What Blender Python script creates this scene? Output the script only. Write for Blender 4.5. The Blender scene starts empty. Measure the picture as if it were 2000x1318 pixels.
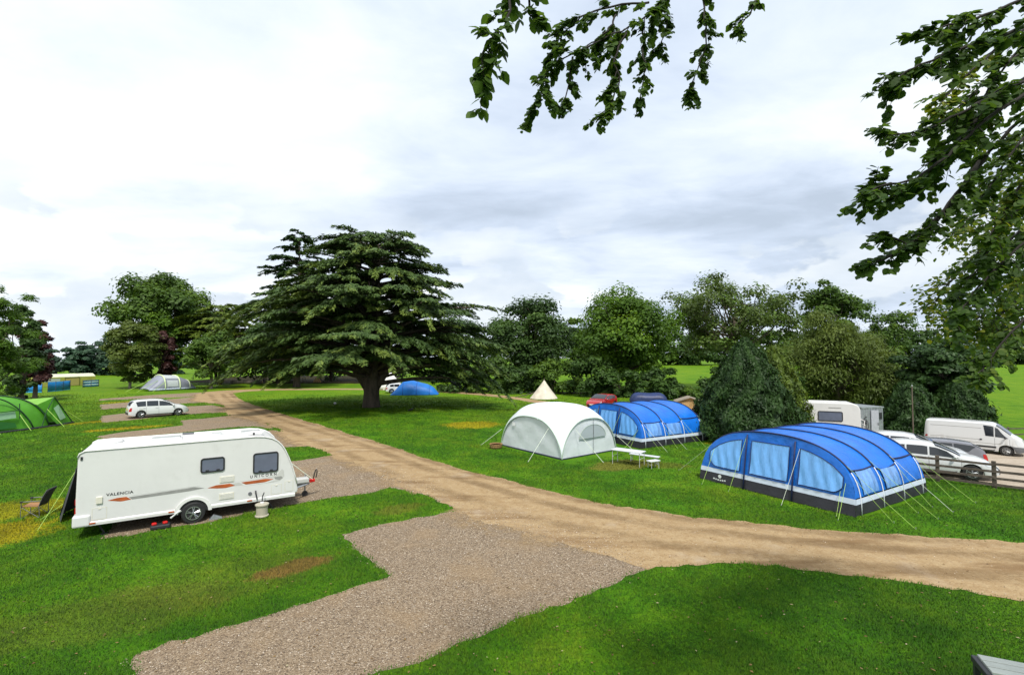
import bpy, bmesh, math, random
import numpy as np
from mathutils import Vector, Matrix
from mathutils.geometry import tessellate_polygon

SC = bpy.context.scene
COL = SC.collection
R = math.radians
PI = math.pi

# ------------------------------------------------------------------ camera
CAM_H = 5.4
cam_d = bpy.data.cameras.new('camera')
cam = bpy.data.objects.new('camera', cam_d)
COL.objects.link(cam)
cam_d.sensor_width = 36.0
cam_d.lens = 16.92
cam_d.clip_start = 0.1
cam_d.clip_end = 3000
cam.location = (0, 0, CAM_H)
cam.rotation_euler = (R(90 + 2.315), 0, 0)
SC.camera = cam

# ------------------------------------------------------------------ view
SC.view_settings.view_transform = 'Standard'
SC.view_settings.look = 'None'
SC.view_settings.gamma = 1.0
SC.view_settings.use_curve_mapping = False
SC.view_settings.exposure = 0.30
SC.cycles.max_bounces = 8
SC.cycles.diffuse_bounces = 3
SC.cycles.glossy_bounces = 3
SC.cycles.transmission_bounces = 4
SC.cycles.transparent_max_bounces = 6

# ------------------------------------------------------------------ node helpers
def nd(nt, typ, **kw):
    n = nt.nodes.new(typ)
    for k, v in kw.items():
        if k == 'inp':
            for kk, vv in v.items():
                n.inputs[kk].default_value = vv
        else:
            setattr(n, k, v)
    return n
def lk(nt, a, b):
    nt.links.new(a, b)
def math_n(nt, op, a, b=None, c=None, clamp=False):
    n = nt.nodes.new('ShaderNodeMath'); n.operation = op; n.use_clamp = clamp
    for i, q in enumerate((a, b, c)):
        if q is None: continue
        if isinstance(q, (int, float)): n.inputs[i].default_value = q
        else: nt.links.new(q, n.inputs[i])
    return n.outputs[0]
def mix_c(nt, f, a, b, blend='MIX'):
    n = nt.nodes.new('ShaderNodeMix'); n.data_type = 'RGBA'; n.blend_type = blend
    for i, q in ((0, f), (6, a), (7, b)):
        if isinstance(q, (int, float)): n.inputs[i].default_value = q
        elif isinstance(q, tuple): n.inputs[i].default_value = q if len(q) == 4 else (*q, 1)
        else: nt.links.new(q, n.inputs[i])
    return n.outputs[2]
def ramp(nt, f, stops, interp='LINEAR'):
    n = nt.nodes.new('ShaderNodeValToRGB'); n.color_ramp.interpolation = interp
    e = n.color_ramp.elements
    while len(e) < len(stops): e.new(0.5)
    for i, (p, c) in enumerate(stops):
        e[i].position = p
        e[i].color = (c, c, c, 1) if isinstance(c, (int, float)) else (*c, 1)
    nt.links.new(f, n.inputs[0])
    return n.outputs[0]
def maprange(nt, v, a, b, c=0.0, d=1.0, smooth=True):
    n = nt.nodes.new('ShaderNodeMapRange')
    n.interpolation_type = 'SMOOTHSTEP' if smooth else 'LINEAR'
    nt.links.new(v, n.inputs[0])
    for i, q in enumerate((a, b, c, d)): n.inputs[i + 1].default_value = q
    return n.outputs[0]
def noise(nt, vec, scale, detail=4, rough=0.55, dist=0.0):
    n = nt.nodes.new('ShaderNodeTexNoise')
    n.inputs['Scale'].default_value = scale; n.inputs['Detail'].default_value = detail
    n.inputs['Roughness'].default_value = rough; n.inputs['Distortion'].default_value = dist
    if vec is not None: nt.links.new(vec, n.inputs['Vector'])
    return n.outputs[0]

# ------------------------------------------------------------------ world: overcast sky with cloud banks
SUN_EL, SUN_AZ = 56.0, 166.0          # sun behind the camera, a little to the right
W = bpy.data.worlds.new('World'); SC.world = W; W.use_nodes = True
nt = W.node_tree; nt.nodes.clear()
sky = nd(nt, 'ShaderNodeTexSky', sky_type='NISHITA', sun_disc=False, sun_elevation=R(SUN_EL), sun_rotation=R(SUN_AZ), altitude=60.0)
tc = nd(nt, 'ShaderNodeTexCoord')
sep = nd(nt, 'ShaderNodeSeparateXYZ'); lk(nt, tc.outputs['Generated'], sep.inputs[0])
dz = math_n(nt, 'MAXIMUM', sep.outputs[2], 0.0)
den = math_n(nt, 'ADD', dz, 0.16)
cx = math_n(nt, 'DIVIDE', sep.outputs[0], den); cy = math_n(nt, 'DIVIDE', sep.outputs[1], den)
cmb = nd(nt, 'ShaderNodeCombineXYZ'); lk(nt, cx, cmb.inputs[0]); lk(nt, cy, cmb.inputs[1]); cmb.inputs[2].default_value = 3.7
mp = nd(nt, 'ShaderNodeMapping'); mp.inputs['Rotation'].default_value = (0, 0, R(-18)); mp.inputs['Scale'].default_value = (0.8, 1.25, 1)
mp.inputs['Location'].default_value = (2.35, 0.4, 0)
lk(nt, cmb.outputs[0], mp.inputs['Vector'])
n1 = noise(nt, mp.outputs[0], 0.55, 5, 0.55, 0.5)
n2 = noise(nt, mp.outputs[0], 1.9, 8, 0.58, 0.3)
nsum = math_n(nt, 'ADD', math_n(nt, 'MULTIPLY', n1, 0.62), math_n(nt, 'MULTIPLY', n2, 0.38))
# the cloud deck is thinner and whiter towards one side of the sky
side = math_n(nt, 'MULTIPLY', sep.outputs[0], -0.11)
dens = math_n(nt, 'ADD', math_n(nt, 'ADD', nsum, side), math_n(nt, 'MULTIPLY', dz, 0.05))
deck = ramp(nt, dens, [(0.33, (0.48, 0.555, 0.66)), (0.41, (0.57, 0.655, 0.785)), (0.48, (0.675, 0.755, 0.865)), (0.55, (0.79, 0.85, 0.895)), (0.62, (0.88, 0.915, 0.92))])
# low heaped clouds near the horizon
sc3 = nd(nt, 'ShaderNodeMapping'); sc3.inputs['Scale'].default_value = (1, 1, 2.1); sc3.inputs['Location'].default_value = (3.1, 0.4, 0.9)
lk(nt, tc.outputs['Generated'], sc3.inputs['Vector'])
n3 = noise(nt, sc3.outputs[0], 3.1, 9, 0.52, 0.0)
heap = maprange(nt, n3, 0.51, 0.545)
low = maprange(nt, sep.outputs[2], 0.16, 0.34, 1.0, 0.0)
heapf = math_n(nt, 'MULTIPLY', math_n(nt, 'MULTIPLY', heap, low), 0.85)
shade3 = ramp(nt, noise(nt, sc3.outputs[0], 7.0, 6, 0.5), [(0.3, (0.58, 0.66, 0.76)), (0.65, (0.78, 0.83, 0.87))])
clouds = mix_c(nt, heapf, deck, shade3)
skyn = mix_c(nt, 1.0, sky.outputs[0], (0.10, 0.10, 0.10), 'MULTIPLY')
thin = maprange(nt, dens, 0.33, 0.46, 0.90, 1.0)
fin = mix_c(nt, thin, skyn, clouds)
bg = nd(nt, 'ShaderNodeBackground'); bg.inputs['Strength'].default_value = 1.0
lk(nt, fin, bg.inputs['Color'])
wo = nd(nt, 'ShaderNodeOutputWorld'); lk(nt, bg.outputs[0], wo.inputs[0])

# ------------------------------------------------------------------ sun (veiled)
sl = bpy.data.lights.new('sun', 'SUN'); sl.energy = 3.3; sl.angle = R(9); sl.color = (1.0, 0.955, 0.88)
sun = bpy.data.objects.new('sun', sl); COL.objects.link(sun)
sd = Vector((math.sin(R(SUN_AZ)) * math.cos(R(SUN_EL)), math.cos(R(SUN_AZ)) * math.cos(R(SUN_EL)), math.sin(R(SUN_EL))))
sun.rotation_euler = sd.to_track_quat('Z', 'Y').to_euler()
sun.location = sd * 100

# ------------------------------------------------------------------ terrain
def sst(v, a, b):
    t = np.clip((np.asarray(v, float) - a) / (b - a), 0, 1)
    return t * t * (3 - 2 * t)
def terr(x, y):
    x = np.asarray(x, float); y = np.asarray(y, float)
    s = (x - 18.5) * 0.63 + (y - 21.14) * 0.77
    w = sst(x / np.maximum(y, 1.0), 0.5, 0.68) * sst(y, 8, 16)
    z = -1.25 * sst(s, 0.8, 14.0) * w
    z = z * (1 - sst(y, 45, 90))
    z = z + 2.6 * sst(y, 70, 190) * sst(x, -30, 10)
    return z
def tz(x, y): return float(terr(x, y))

# ------------------------------------------------------------------ scene-object helpers
def setp(o, label=None, cat=None, group=None, kind=None):
    if label: o['label'] = label
    if cat: o['category'] = cat
    if group: o['group'] = group
    if kind: o['kind'] = kind
    return o
def thing(name, label, cat, loc=(0, 0, 0), rotz=0.0, group=None):
    o = bpy.data.objects.new(name, None); COL.objects.link(o)
    o.location = loc; o.rotation_euler = (0, 0, rotz); o.empty_display_size = 0.3
    return setp(o, label, cat, group)
def copy_tree(o, parent=None):
    c = o.copy(); COL.objects.link(c); c.parent = parent
    for ch in list(o.children): copy_tree(ch, c)
    return c
def link_mesh(name, me, mat, parent=None, smooth=False, bevel=0.0, label=None, kind=None):
    o = bpy.data.objects.new(name, me); COL.objects.link(o)
    if mat is not None and len(me.materials) == 0: me.materials.append(mat)
    if smooth: me.shade_smooth()
    if parent is not None: o.parent = parent
    if bevel > 0:
        b = o.modifiers.new('bevel', 'BEVEL'); b.width = bevel; b.segments = 2; b.limit_method = 'ANGLE'; b.angle_limit = R(35)
    return setp(o, label=label, kind=kind)

class MB:
    def __init__(s): s.v = []; s.f = []
    def add(s, vs, fs):
        b = len(s.v); s.v += [tuple(map(float, p)) for p in vs]; s.f += [tuple(b + i for i in f) for f in fs]; return s
    def box(s, cx, cy, cz, sx, sy, sz, rz=0.0, M=None):
        vs = []
        for k in (-1, 1):
            for i, j in ((-1, -1), (1, -1), (1, 1), (-1, 1)):
                x, y = i * sx / 2, j * sy / 2
                p = Vector((cx + x * math.cos(rz) - y * math.sin(rz), cy + x * math.sin(rz) + y * math.cos(rz), cz + k * sz / 2))
                vs.append(M @ p if M else p)
        return s.add(vs, [(3, 2, 1, 0), (4, 5, 6, 7), (0, 1, 5, 4), (1, 2, 6, 5), (2, 3, 7, 6), (3, 0, 4, 7)])
    def tube(s, path, r, n=6, cap=True):
        P = [Vector(p) for p in path]; m = len(P)
        rr = list(r) if hasattr(r, '__len__') else [r] * m
        vs = []; up = Vector((0, 0, 1)); side = None
        for i in range(m):
            t = (P[min(i + 1, m - 1)] - P[max(i - 1, 0)])
            if t.length < 1e-9: t = Vector((0, 0, 1))
            t.normalize()
            if side is None:
                a = up if abs(t.z) < 0.9 else Vector((1, 0, 0)); side = t.cross(a).normalized()
            else:
                side = (side - t * side.dot(t))
                if side.length < 1e-6: side = t.cross(up if abs(t.z) < .9 else Vector((1, 0, 0)))
                side.normalize()
            b = t.cross(side)
            for k in range(n):
                a = 2 * PI * k / n
                vs.append(P[i] + (side * math.cos(a) + b * math.sin(a)) * rr[i])
        fs = []
        for i in range(m - 1):
            for k in range(n):
                fs.append((i * n + k, i * n + (k + 1) % n, (i + 1) * n + (k + 1) % n, (i + 1) * n + k))
        if cap:
            fs.append(tuple(range(n - 1, -1, -1))); fs.append(tuple((m - 1) * n + k for k in range(n)))
        return s.add(vs, fs)
    def lathe(s, prof, n=16, c=(0, 0, 0), axis='z', cap=True):
        vs = []
        for r, h in prof:
            for k in range(n):
                a = 2 * PI * k / n
                p = (r * math.cos(a), r * math.sin(a), h)
                if axis == 'y': p = (p[0], p[2], p[1])
                if axis == 'x': p = (p[2], p[0], p[1])
                vs.append((c[0] + p[0], c[1] + p[1], c[2] + p[2]))
        fs = []
        for i in range(len(prof) - 1):
            for k in range(n):
                q = (i * n + k, i * n + (k + 1) % n, (i + 1) * n + (k + 1) % n, (i + 1) * n + k)
                fs.append(q if axis != 'y' else q[::-1])
        if cap:
            fs.append(tuple(range(n - 1, -1, -1)) if axis != 'y' else tuple(range(n)))
            l = [(len(prof) - 1) * n + k for k in range(n)]
            fs.append(tuple(l) if axis != 'y' else tuple(l[::-1]))
        return s.add(vs, fs)
    def grid(s, fn, nu, nv):
        vs = [fn(i / nu, j / nv) for j in range(nv + 1) for i in range(nu + 1)]
        w = nu + 1
        return s.add(vs, [(j * w + i, j * w + i + 1, (j + 1) * w + i + 1, (j + 1) * w + i) for j in range(nv) for i in range(nu)])
    def prism(s, outl, fn, a, b):
        """outline of 2-D points, fn(u, v, w) -> 3-D, from depth a to depth b"""
        n = len(outl)
        vs = [fn(u, v, a) for u, v in outl] + [fn(u, v, b) for u, v in outl]
        fs = [tuple(range(n)), tuple(range(2 * n - 1, n - 1, -1))] + [(i, i + n, (i + 1) % n + n, (i + 1) % n) for i in range(n)]
        return s.add(vs, fs)
    def ball(s, c, r, nu=10, nv=7, sc=(1, 1, 1)):
        return s.grid(lambda u, v: (c[0] + r * sc[0] * math.sin(PI * v) * math.cos(2 * PI * u), c[1] + r * sc[1] * math.sin(PI * v) * math.sin(2 * PI * u), c[2] - r * sc[2] * math.cos(PI * v)), nu, nv)
    def build(s, name, mat, parent=None, smooth=False, bevel=0.0, label=None, kind=None, fix=True):
        me = bpy.data.meshes.new(name); me.from_pydata(s.v, [], s.f); me.update()
        if fix:
            bm = bmesh.new(); bm.from_mesh(me); bmesh.ops.recalc_face_normals(bm, faces=bm.faces); bm.to_mesh(me); bm.free()
        return link_mesh(name, me, mat, parent, smooth, bevel, label, kind)

def np_mesh(name, V, F, mat, parent=None, attrs=None, smooth=False, kind=None, label=None):
    V = np.asarray(V, np.float32); F = np.asarray(F, np.int32); k = F.shape[1]
    me = bpy.data.meshes.new(name)
    me.vertices.add(len(V)); me.vertices.foreach_set('co', V.ravel())
    me.loops.add(F.size); me.loops.foreach_set('vertex_index', F.ravel())
    me.polygons.add(len(F)); me.polygons.foreach_set('loop_start', np.arange(0, F.size, k, dtype=np.int32))
    for an, av in (attrs or {}).items():
        a = me.attributes.new(an, 'FLOAT', 'POINT'); a.data.foreach_set('value', np.asarray(av, np.float32))
    me.update(calc_edges=True)
    return link_mesh(name, me, mat, parent, smooth, 0, label, kind)

# ------------------------------------------------------------------ materials
MAT = {}
def mat(name, col, rough=0.6, metal=0.0, var=0.0, vscale=6.0, bump=0.0, bscale=30.0, spec=0.5, coat=0.0, trans=0.0, stretch=None, dirt=0.0):
    if name in MAT: return MAT[name]
    m = bpy.data.materials.new(name); m.use_nodes = True; nt = m.node_tree
    p = nt.nodes['Principled BSDF']
    p.inputs['Roughness'].default_value = rough; p.inputs['Metallic'].default_value = metal
    p.inputs['Specular IOR Level'].default_value = spec; p.inputs['Coat Weight'].default_value = coat
    tc = nd(nt, 'ShaderNodeTexCoord'); vec = tc.outputs['Object']
    if stretch:
        mp = nd(nt, 'ShaderNodeMapping'); mp.inputs['Scale'].default_value = stretch; lk(nt, vec, mp.inputs['Vector']); vec = mp.outputs[0]
    c = (*col, 1)
    if var > 0 or dirt > 0:
        n = noise(nt, vec, vscale, 5, 0.6)
        f = maprange(nt, n, 0.3, 0.7)
        out = mix_c(nt, f, tuple(q * (1 - var) for q in col), tuple(min(1, q * (1 + var * 0.7)) for q in col))
        if dirt > 0:
            g = maprange(nt, noise(nt, vec, 2.3, 6, 0.65), 0.52, 0.75, 0.0, dirt)
            out = mix_c(nt, g, out, (0.16, 0.15, 0.10))
        lk(nt, out, p.inputs['Base Color'])
    else:
        p.inputs['Base Color'].default_value = c
    if bump > 0:
        b = nd(nt, 'ShaderNodeBump'); b.inputs['Strength'].default_value = bump; b.inputs['Distance'].default_value = 0.05
        lk(nt, noise(nt, vec, bscale, 4, 0.55), b.inputs['Height']); lk(nt, b.outputs[0], p.inputs['Normal'])
    if trans > 0:
        t = nd(nt, 'ShaderNodeBsdfTranslucent'); t.inputs[0].default_value = c
        mx = nd(nt, 'ShaderNodeMixShader'); mx.inputs[0].default_value = trans
        lk(nt, p.outputs[0], mx.inputs[1]); lk(nt, t.outputs[0], mx.inputs[2])
        lk(nt, mx.outputs[0], nt.nodes['Material Output'].inputs[0])
    MAT[name] = m
    return m
def leaf_mat(name, dark, light, trans=0.3, rough=0.55, hi=None):
    if name in MAT: return MAT[name]
    m = bpy.data.materials.new(name); m.use_nodes = True; nt = m.node_tree
    p = nt.nodes['Principled BSDF']; p.inputs['Roughness'].default_value = rough; p.inputs['Specular IOR Level'].default_value = 0.25
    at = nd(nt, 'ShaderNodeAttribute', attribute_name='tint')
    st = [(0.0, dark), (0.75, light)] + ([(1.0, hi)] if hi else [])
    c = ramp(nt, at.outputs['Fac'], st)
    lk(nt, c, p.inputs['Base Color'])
    t = nd(nt, 'ShaderNodeBsdfTranslucent')
    hs = nd(nt, 'ShaderNodeHueSaturation'); hs.inputs['Hue'].default_value = 0.485; hs.inputs['Saturation'].default_value = 1.05; hs.inputs['Value'].default_value = 1.5
    lk(nt, c, hs.inputs['Color']); lk(nt, hs.outputs[0], t.inputs[0])
    mx = nd(nt, 'ShaderNodeMixShader'); mx.inputs[0].default_value = trans
    lk(nt, p.outputs[0], mx.inputs[1]); lk(nt, t.outputs[0], mx.inputs[2])
    lk(nt, mx.outputs[0], nt.nodes['Material Output'].inputs[0])
    MAT[name] = m
    return m

DRY = [  # dry or worn grass where tents stood: x, y, half length, half width, angle, amount, kind (0 yellow, 1 brown)
    (-16.4, 14.2, 2.3, 1.6, 40, 0.9, 0), (-17.6, 17.2, 2.0, 1.3, 20, 0.65, 0), (-29.2, 36.6, 2.7, 0.75, 42, 1.0, 0), (-34.6, 40.2, 1.8, 0.75, 60, 0.8, 0),
    (-3.2, 38.6, 2.2, 2.0, 10, 0.85, 0), (-5.6, 12.6, 1.05, 0.42, 42, 0.95, 1), (-6.9, 12.0, 2.2, 1.3, 30, 0.16, 1),
    (5.6, 24.4, 2.0, 1.0, 30, 0.55, 1), (-47.0, 57.5, 2.0, 0.8, 50, 0.8, 0), (13.2, 30.6, 1.3, 0.5, 20, 0.6, 0), (-46, 82.5, 4.0, 1.2, 10, 0.5, 0),
    (-4.0, 17.3, 0.9, 0.5, 30, 0.35, 1), (1.4, 12.0, 1.5, 0.3, 40, 0.3, 1), (7.7, 24.2, 1.2, 0.6, 0, 0.35, 1), (-8.6, 10.3, 2.4, 1.2, 25, 0.20, 1)]
def grass_color(nt, pos, tint=None):
    """real colour of the turf at a place: patchy greens, mown streaks, dry patches"""
    a = noise(nt, pos, 0.16, 4, 0.6); b = noise(nt, pos, 0.9, 5, 0.65); c = noise(nt, pos, 5.5, 3, 0.6)
    f = math_n(nt, 'ADD', math_n(nt, 'ADD', math_n(nt, 'MULTIPLY', a, 0.45), math_n(nt, 'MULTIPLY', b, 0.35)), math_n(nt, 'MULTIPLY', c, 0.2))
    col = ramp(nt, f, [(0.36, (0.030, 0.118, 0.003)), (0.45, (0.056, 0.172, 0.004)), (0.53, (0.090, 0.212, 0.005)), (0.63, (0.150, 0.248, 0.009))])
    sp = nd(nt, 'ShaderNodeSeparateXYZ'); lk(nt, pos, sp.inputs[0])
    far = maprange(nt, sp.outputs[1], 30, 62)
    col = mix_c(nt, math_n(nt, 'MULTIPLY', far, maprange(nt, math_n(nt, 'ADD', math_n(nt, 'MULTIPLY', a, 0.5), math_n(nt, 'MULTIPLY', b, 0.5)), 0.38, 0.62, 0.30, 0.95)), col, (0.135, 0.235, 0.008))
    wob = noise(nt, pos, 1.3, 4, 0.6)
    wob2 = noise(nt, pos, 9.0, 2, 0.6)
    for x, y, l, w, ang, amt, kind in DRY:
        ca, sa = math.cos(R(ang)), math.sin(R(ang))
        dx = math_n(nt, 'SUBTRACT', sp.outputs[0], x); dy = math_n(nt, 'SUBTRACT', sp.outputs[1], y)
        u = math_n(nt, 'ADD', math_n(nt, 'MULTIPLY', dx, ca / l), math_n(nt, 'MULTIPLY', dy, sa / l))
        v = math_n(nt, 'ADD', math_n(nt, 'MULTIPLY', dx, -sa / w), math_n(nt, 'MULTIPLY', dy, ca / w))
        d = math_n(nt, 'SQRT', math_n(nt, 'ADD', math_n(nt, 'MULTIPLY', u, u), math_n(nt, 'MULTIPLY', v, v)))
        d = math_n(nt, 'ADD', d, math_n(nt, 'MULTIPLY', math_n(nt, 'SUBTRACT', wob, 0.5), 1.1))
        d = math_n(nt, 'ADD', d, math_n(nt, 'MULTIPLY', math_n(nt, 'SUBTRACT', wob2, 0.5), 0.8))
        g = maprange(nt, d, 0.75, 1.2, amt, 0.0)
        col = mix_c(nt, g, col, (0.36, 0.30, 0.008) if kind == 0 else (0.22, 0.15, 0.035))
    if tint is not None:
        col = mix_c(nt, 1.0, col, tint, 'MULTIPLY')
    return col
def ground_mats():
    # lawn under the blades
    m = bpy.data.materials.new('lawn'); m.use_nodes = True; nt = m.node_tree; p = nt.nodes['Principled BSDF']
    g = nd(nt, 'ShaderNodeNewGeometry')
    col = grass_color(nt, g.outputs['Position'])
    fine = noise(nt, g.outputs['Position'], 22.0, 4, 0.7)
    tn = ramp(nt, fine, [(0.3, 0.55), (0.7, 1.2)])
    col = mix_c(nt, 1.0, col, tn, 'MULTIPLY')
    lk(nt, col, p.inputs['Base Color']); p.inputs['Roughness'].default_value = 0.9; p.inputs['Specular IOR Level'].default_value = 0.1
    bp = nd(nt, 'ShaderNodeBump'); bp.inputs['Strength'].default_value = 0.7; bp.inputs['Distance'].default_value = 0.08
    lk(nt, noise(nt, g.outputs['Position'], 9.0, 6, 0.75), bp.inputs['Height']); lk(nt, bp.outputs[0], p.inputs['Normal'])
    MAT['lawn'] = m
    # blades
    m = bpy.data.materials.new('blades'); m.use_nodes = True; nt = m.node_tree; p = nt.nodes['Principled BSDF']
    g = nd(nt, 'ShaderNodeNewGeometry'); at = nd(nt, 'ShaderNodeAttribute', attribute_name='tint')
    tn = ramp(nt, at.outputs['Fac'], [(0.0, (0.42, 0.52, 0.4)), (0.5, (1.0, 1.0, 1.0)), (1.0, (1.9, 1.45, 1.6))])
    col = grass_color(nt, g.outputs['Position'], tn)
    lk(nt, col, p.inputs['Base Color']); p.inputs['Roughness'].default_value = 0.55; p.inputs['Specular IOR Level'].default_value = 0.2
    vm = nd(nt, 'ShaderNodeVectorMath', operation='SCALE'); vm.inputs['Scale'].default_value = 0.45; lk(nt, g.outputs['Normal'], vm.inputs[0])
    va = nd(nt, 'ShaderNodeVectorMath', operation='ADD'); va.inputs[1].default_value = (0, 0, 0.8); lk(nt, vm.outputs[0], va.inputs[0])
    vn = nd(nt, 'ShaderNodeVectorMath', operation='NORMALIZE'); lk(nt, va.outputs[0], vn.inputs[0]); lk(nt, vn.outputs[0], p.inputs['Normal'])
    t = nd(nt, 'ShaderNodeBsdfTranslucent'); lk(nt, col, t.inputs[0])
    mx = nd(nt, 'ShaderNodeMixShader'); mx.inputs[0].default_value = 0.3
    lk(nt, p.outputs[0], mx.inputs[1]); lk(nt, t.outputs[0], mx.inputs[2]); lk(nt, mx.outputs[0], nt.nodes['Material Output'].inputs[0])
    MAT['blades'] = m
    # gravel and track
    for name, base, hi, lo, sc in (('gravel', (0.245, 0.185, 0.125), (0.41, 0.34, 0.26), (0.10, 0.075, 0.055), 34.0),
                                   ('track', (0.315, 0.215, 0.110), (0.41, 0.305, 0.175), (0.17, 0.10, 0.045), 30.0),
                                   ('carpark', (0.36, 0.30, 0.23), (0.46, 0.40, 0.33), (0.25, 0.20, 0.15), 20.0)):
        m = bpy.data.materials.new(name); m.use_nodes = True; nt = m.node_tree; p = nt.nodes['Principled BSDF']
        g = nd(nt, 'ShaderNodeNewGeometry'); pos = g.outputs['Position']
        vo = nd(nt, 'ShaderNodeTexVoronoi'); vo.inputs['Scale'].default_value = sc; lk(nt, pos, vo.inputs['Vector'])
        sepc = nd(nt, 'ShaderNodeSeparateColor'); lk(nt, vo.outputs['Color'], sepc.inputs[0])
        stone = ramp(nt, sepc.outputs[0], [(0.0, lo), (0.35, base), (0.75, base), (1.0, hi)])
        big = noise(nt, pos, 0.55, 5, 0.62); mid = noise(nt, pos, 3.0, 5, 0.65)
        if name == 'gravel':
            stone = mix_c(nt, maprange(nt, big, 0.47, 0.66, 0, 0.45), stone, (0.30, 0.21, 0.12))
            stone = mix_c(nt, maprange(nt, mid, 0.58, 0.75, 0, 0.5), stone, (0.20, 0.155, 0.12))
        else:
            stone = mix_c(nt, 0.55, stone, mix_c(nt, maprange(nt, mid, 0.35, 0.65), base, hi))
            # wheel ruts: damp brown earth in long drifts
            mp = nd(nt, 'ShaderNodeMapping'); mp.inputs['Rotation'].default_value = (0, 0, R(38)); mp.inputs['Scale'].default_value = (0.18, 1.0, 1)
            lk(nt, pos, mp.inputs['Vector'])
            st = noise(nt, mp.outputs[0], 0.9, 5, 0.6)
            stone = mix_c(nt, maprange(nt, st, 0.50, 0.66, 0, 0.75), stone, lo)
            stone = mix_c(nt, maprange(nt, big, 0.55, 0.72, 0, 0.45), stone, (0.40, 0.335, 0.26))
        lk(nt, stone, p.inputs['Base Color']); p.inputs['Roughness'].default_value = 0.92; p.inputs['Specular IOR Level'].default_value = 0.15
        bp = nd(nt, 'ShaderNodeBump'); bp.inputs['Strength'].default_value = 0.8 if name == 'gravel' else 0.45; bp.inputs['Distance'].default_value = 0.025
        lk(nt, vo.outputs['Distance'], bp.inputs['Height']); bp.invert = True
        lk(nt, bp.outputs[0], p.inputs['Normal'])
        MAT[name] = m
    m = bpy.data.materials.new('pebbles'); m.use_nodes = True; nt = m.node_tree; p = nt.nodes['Principled BSDF']
    at = nd(nt, 'ShaderNodeAttribute', attribute_name='tint')
    g = nd(nt, 'ShaderNodeNewGeometry')
    c = ramp(nt, at.outputs['Fac'], [(0.0, (0.085, 0.062, 0.042)), (0.3, (0.225, 0.160, 0.100)), (0.7, (0.315, 0.240, 0.160)), (0.92, (0.42, 0.34, 0.245)), (1.0, (0.57, 0.50, 0.42))])
    c = mix_c(nt, maprange(nt, noise(nt, g.outputs['Position'], 0.55, 5, 0.62), 0.47, 0.66, 0, 0.45), c, (0.31, 0.22, 0.13))
    lk(nt, c, p.inputs['Base Color']); p.inputs['Roughness'].default_value = 0.85
    MAT['pebbles'] = m
ground_mats()
def rut_mat():
    m = bpy.data.materials.new('rut_earth'); m.use_nodes = True; nt = m.node_tree; p = nt.nodes['Principled BSDF']
    g = nd(nt, 'ShaderNodeNewGeometry'); pos = g.outputs['Position']; at = nd(nt, 'ShaderNodeAttribute', attribute_name='core')
    n_ = noise(nt, pos, 0.33, 6, 0.7); n2_ = noise(nt, pos, 7.0, 4, 0.7)
    f = math_n(nt, 'ADD', math_n(nt, 'MULTIPLY', n_, 0.75), math_n(nt, 'MULTIPLY', n2_, 0.25))
    al = math_n(nt, 'MULTIPLY', maprange(nt, f, 0.36, 0.64, 0.0, 0.40), maprange(nt, at.outputs['Fac'], 0.0, 0.8))
    c = mix_c(nt, n2_, (0.14, 0.085, 0.04), (0.25, 0.165, 0.085)); lk(nt, c, p.inputs['Base Color']); p.inputs['Roughness'].default_value = 0.95; p.inputs['Specular IOR Level'].default_value = 0.1
    tr = nd(nt, 'ShaderNodeBsdfTransparent'); mx = nd(nt, 'ShaderNodeMixShader'); lk(nt, al, mx.inputs[0]); lk(nt, tr.outputs[0], mx.inputs[1]); lk(nt, p.outputs[0], mx.inputs[2])
    lk(nt, mx.outputs[0], nt.nodes['Material Output'].inputs[0]); MAT['rut_earth'] = m
rut_mat()
def dust_mat():
    m = bpy.data.materials.new('track_dust'); m.use_nodes = True; nt = m.node_tree; p = nt.nodes['Principled BSDF']
    g = nd(nt, 'ShaderNodeNewGeometry'); pos = g.outputs['Position']; at = nd(nt, 'ShaderNodeAttribute', attribute_name='core')
    n_ = noise(nt, pos, 1.1, 6, 0.7); n2_ = noise(nt, pos, 11.0, 4, 0.7)
    f = math_n(nt, 'ADD', at.outputs['Fac'], math_n(nt, 'ADD', math_n(nt, 'MULTIPLY', math_n(nt, 'SUBTRACT', n_, 0.5), 1.6), math_n(nt, 'MULTIPLY', math_n(nt, 'SUBTRACT', n2_, 0.5), 0.9)))
    al = math_n(nt, 'MULTIPLY', maprange(nt, f, 0.30, 0.85, 0.0, 0.95), maprange(nt, at.outputs['Fac'], 0.0, 0.25))
    c = mix_c(nt, n2_, (0.25, 0.165, 0.085), (0.38, 0.275, 0.155)); lk(nt, c, p.inputs['Base Color']); p.inputs['Roughness'].default_value = 0.95; p.inputs['Specular IOR Level'].default_value = 0.1
    tr = nd(nt, 'ShaderNodeBsdfTransparent'); mx = nd(nt, 'ShaderNodeMixShader'); lk(nt, al, mx.inputs[0]); lk(nt, tr.outputs[0], mx.inputs[1]); lk(nt, p.outputs[0], mx.inputs[2])
    lk(nt, mx.outputs[0], nt.nodes['Material Output'].inputs[0]); MAT['track_dust'] = m
dust_mat()

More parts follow.
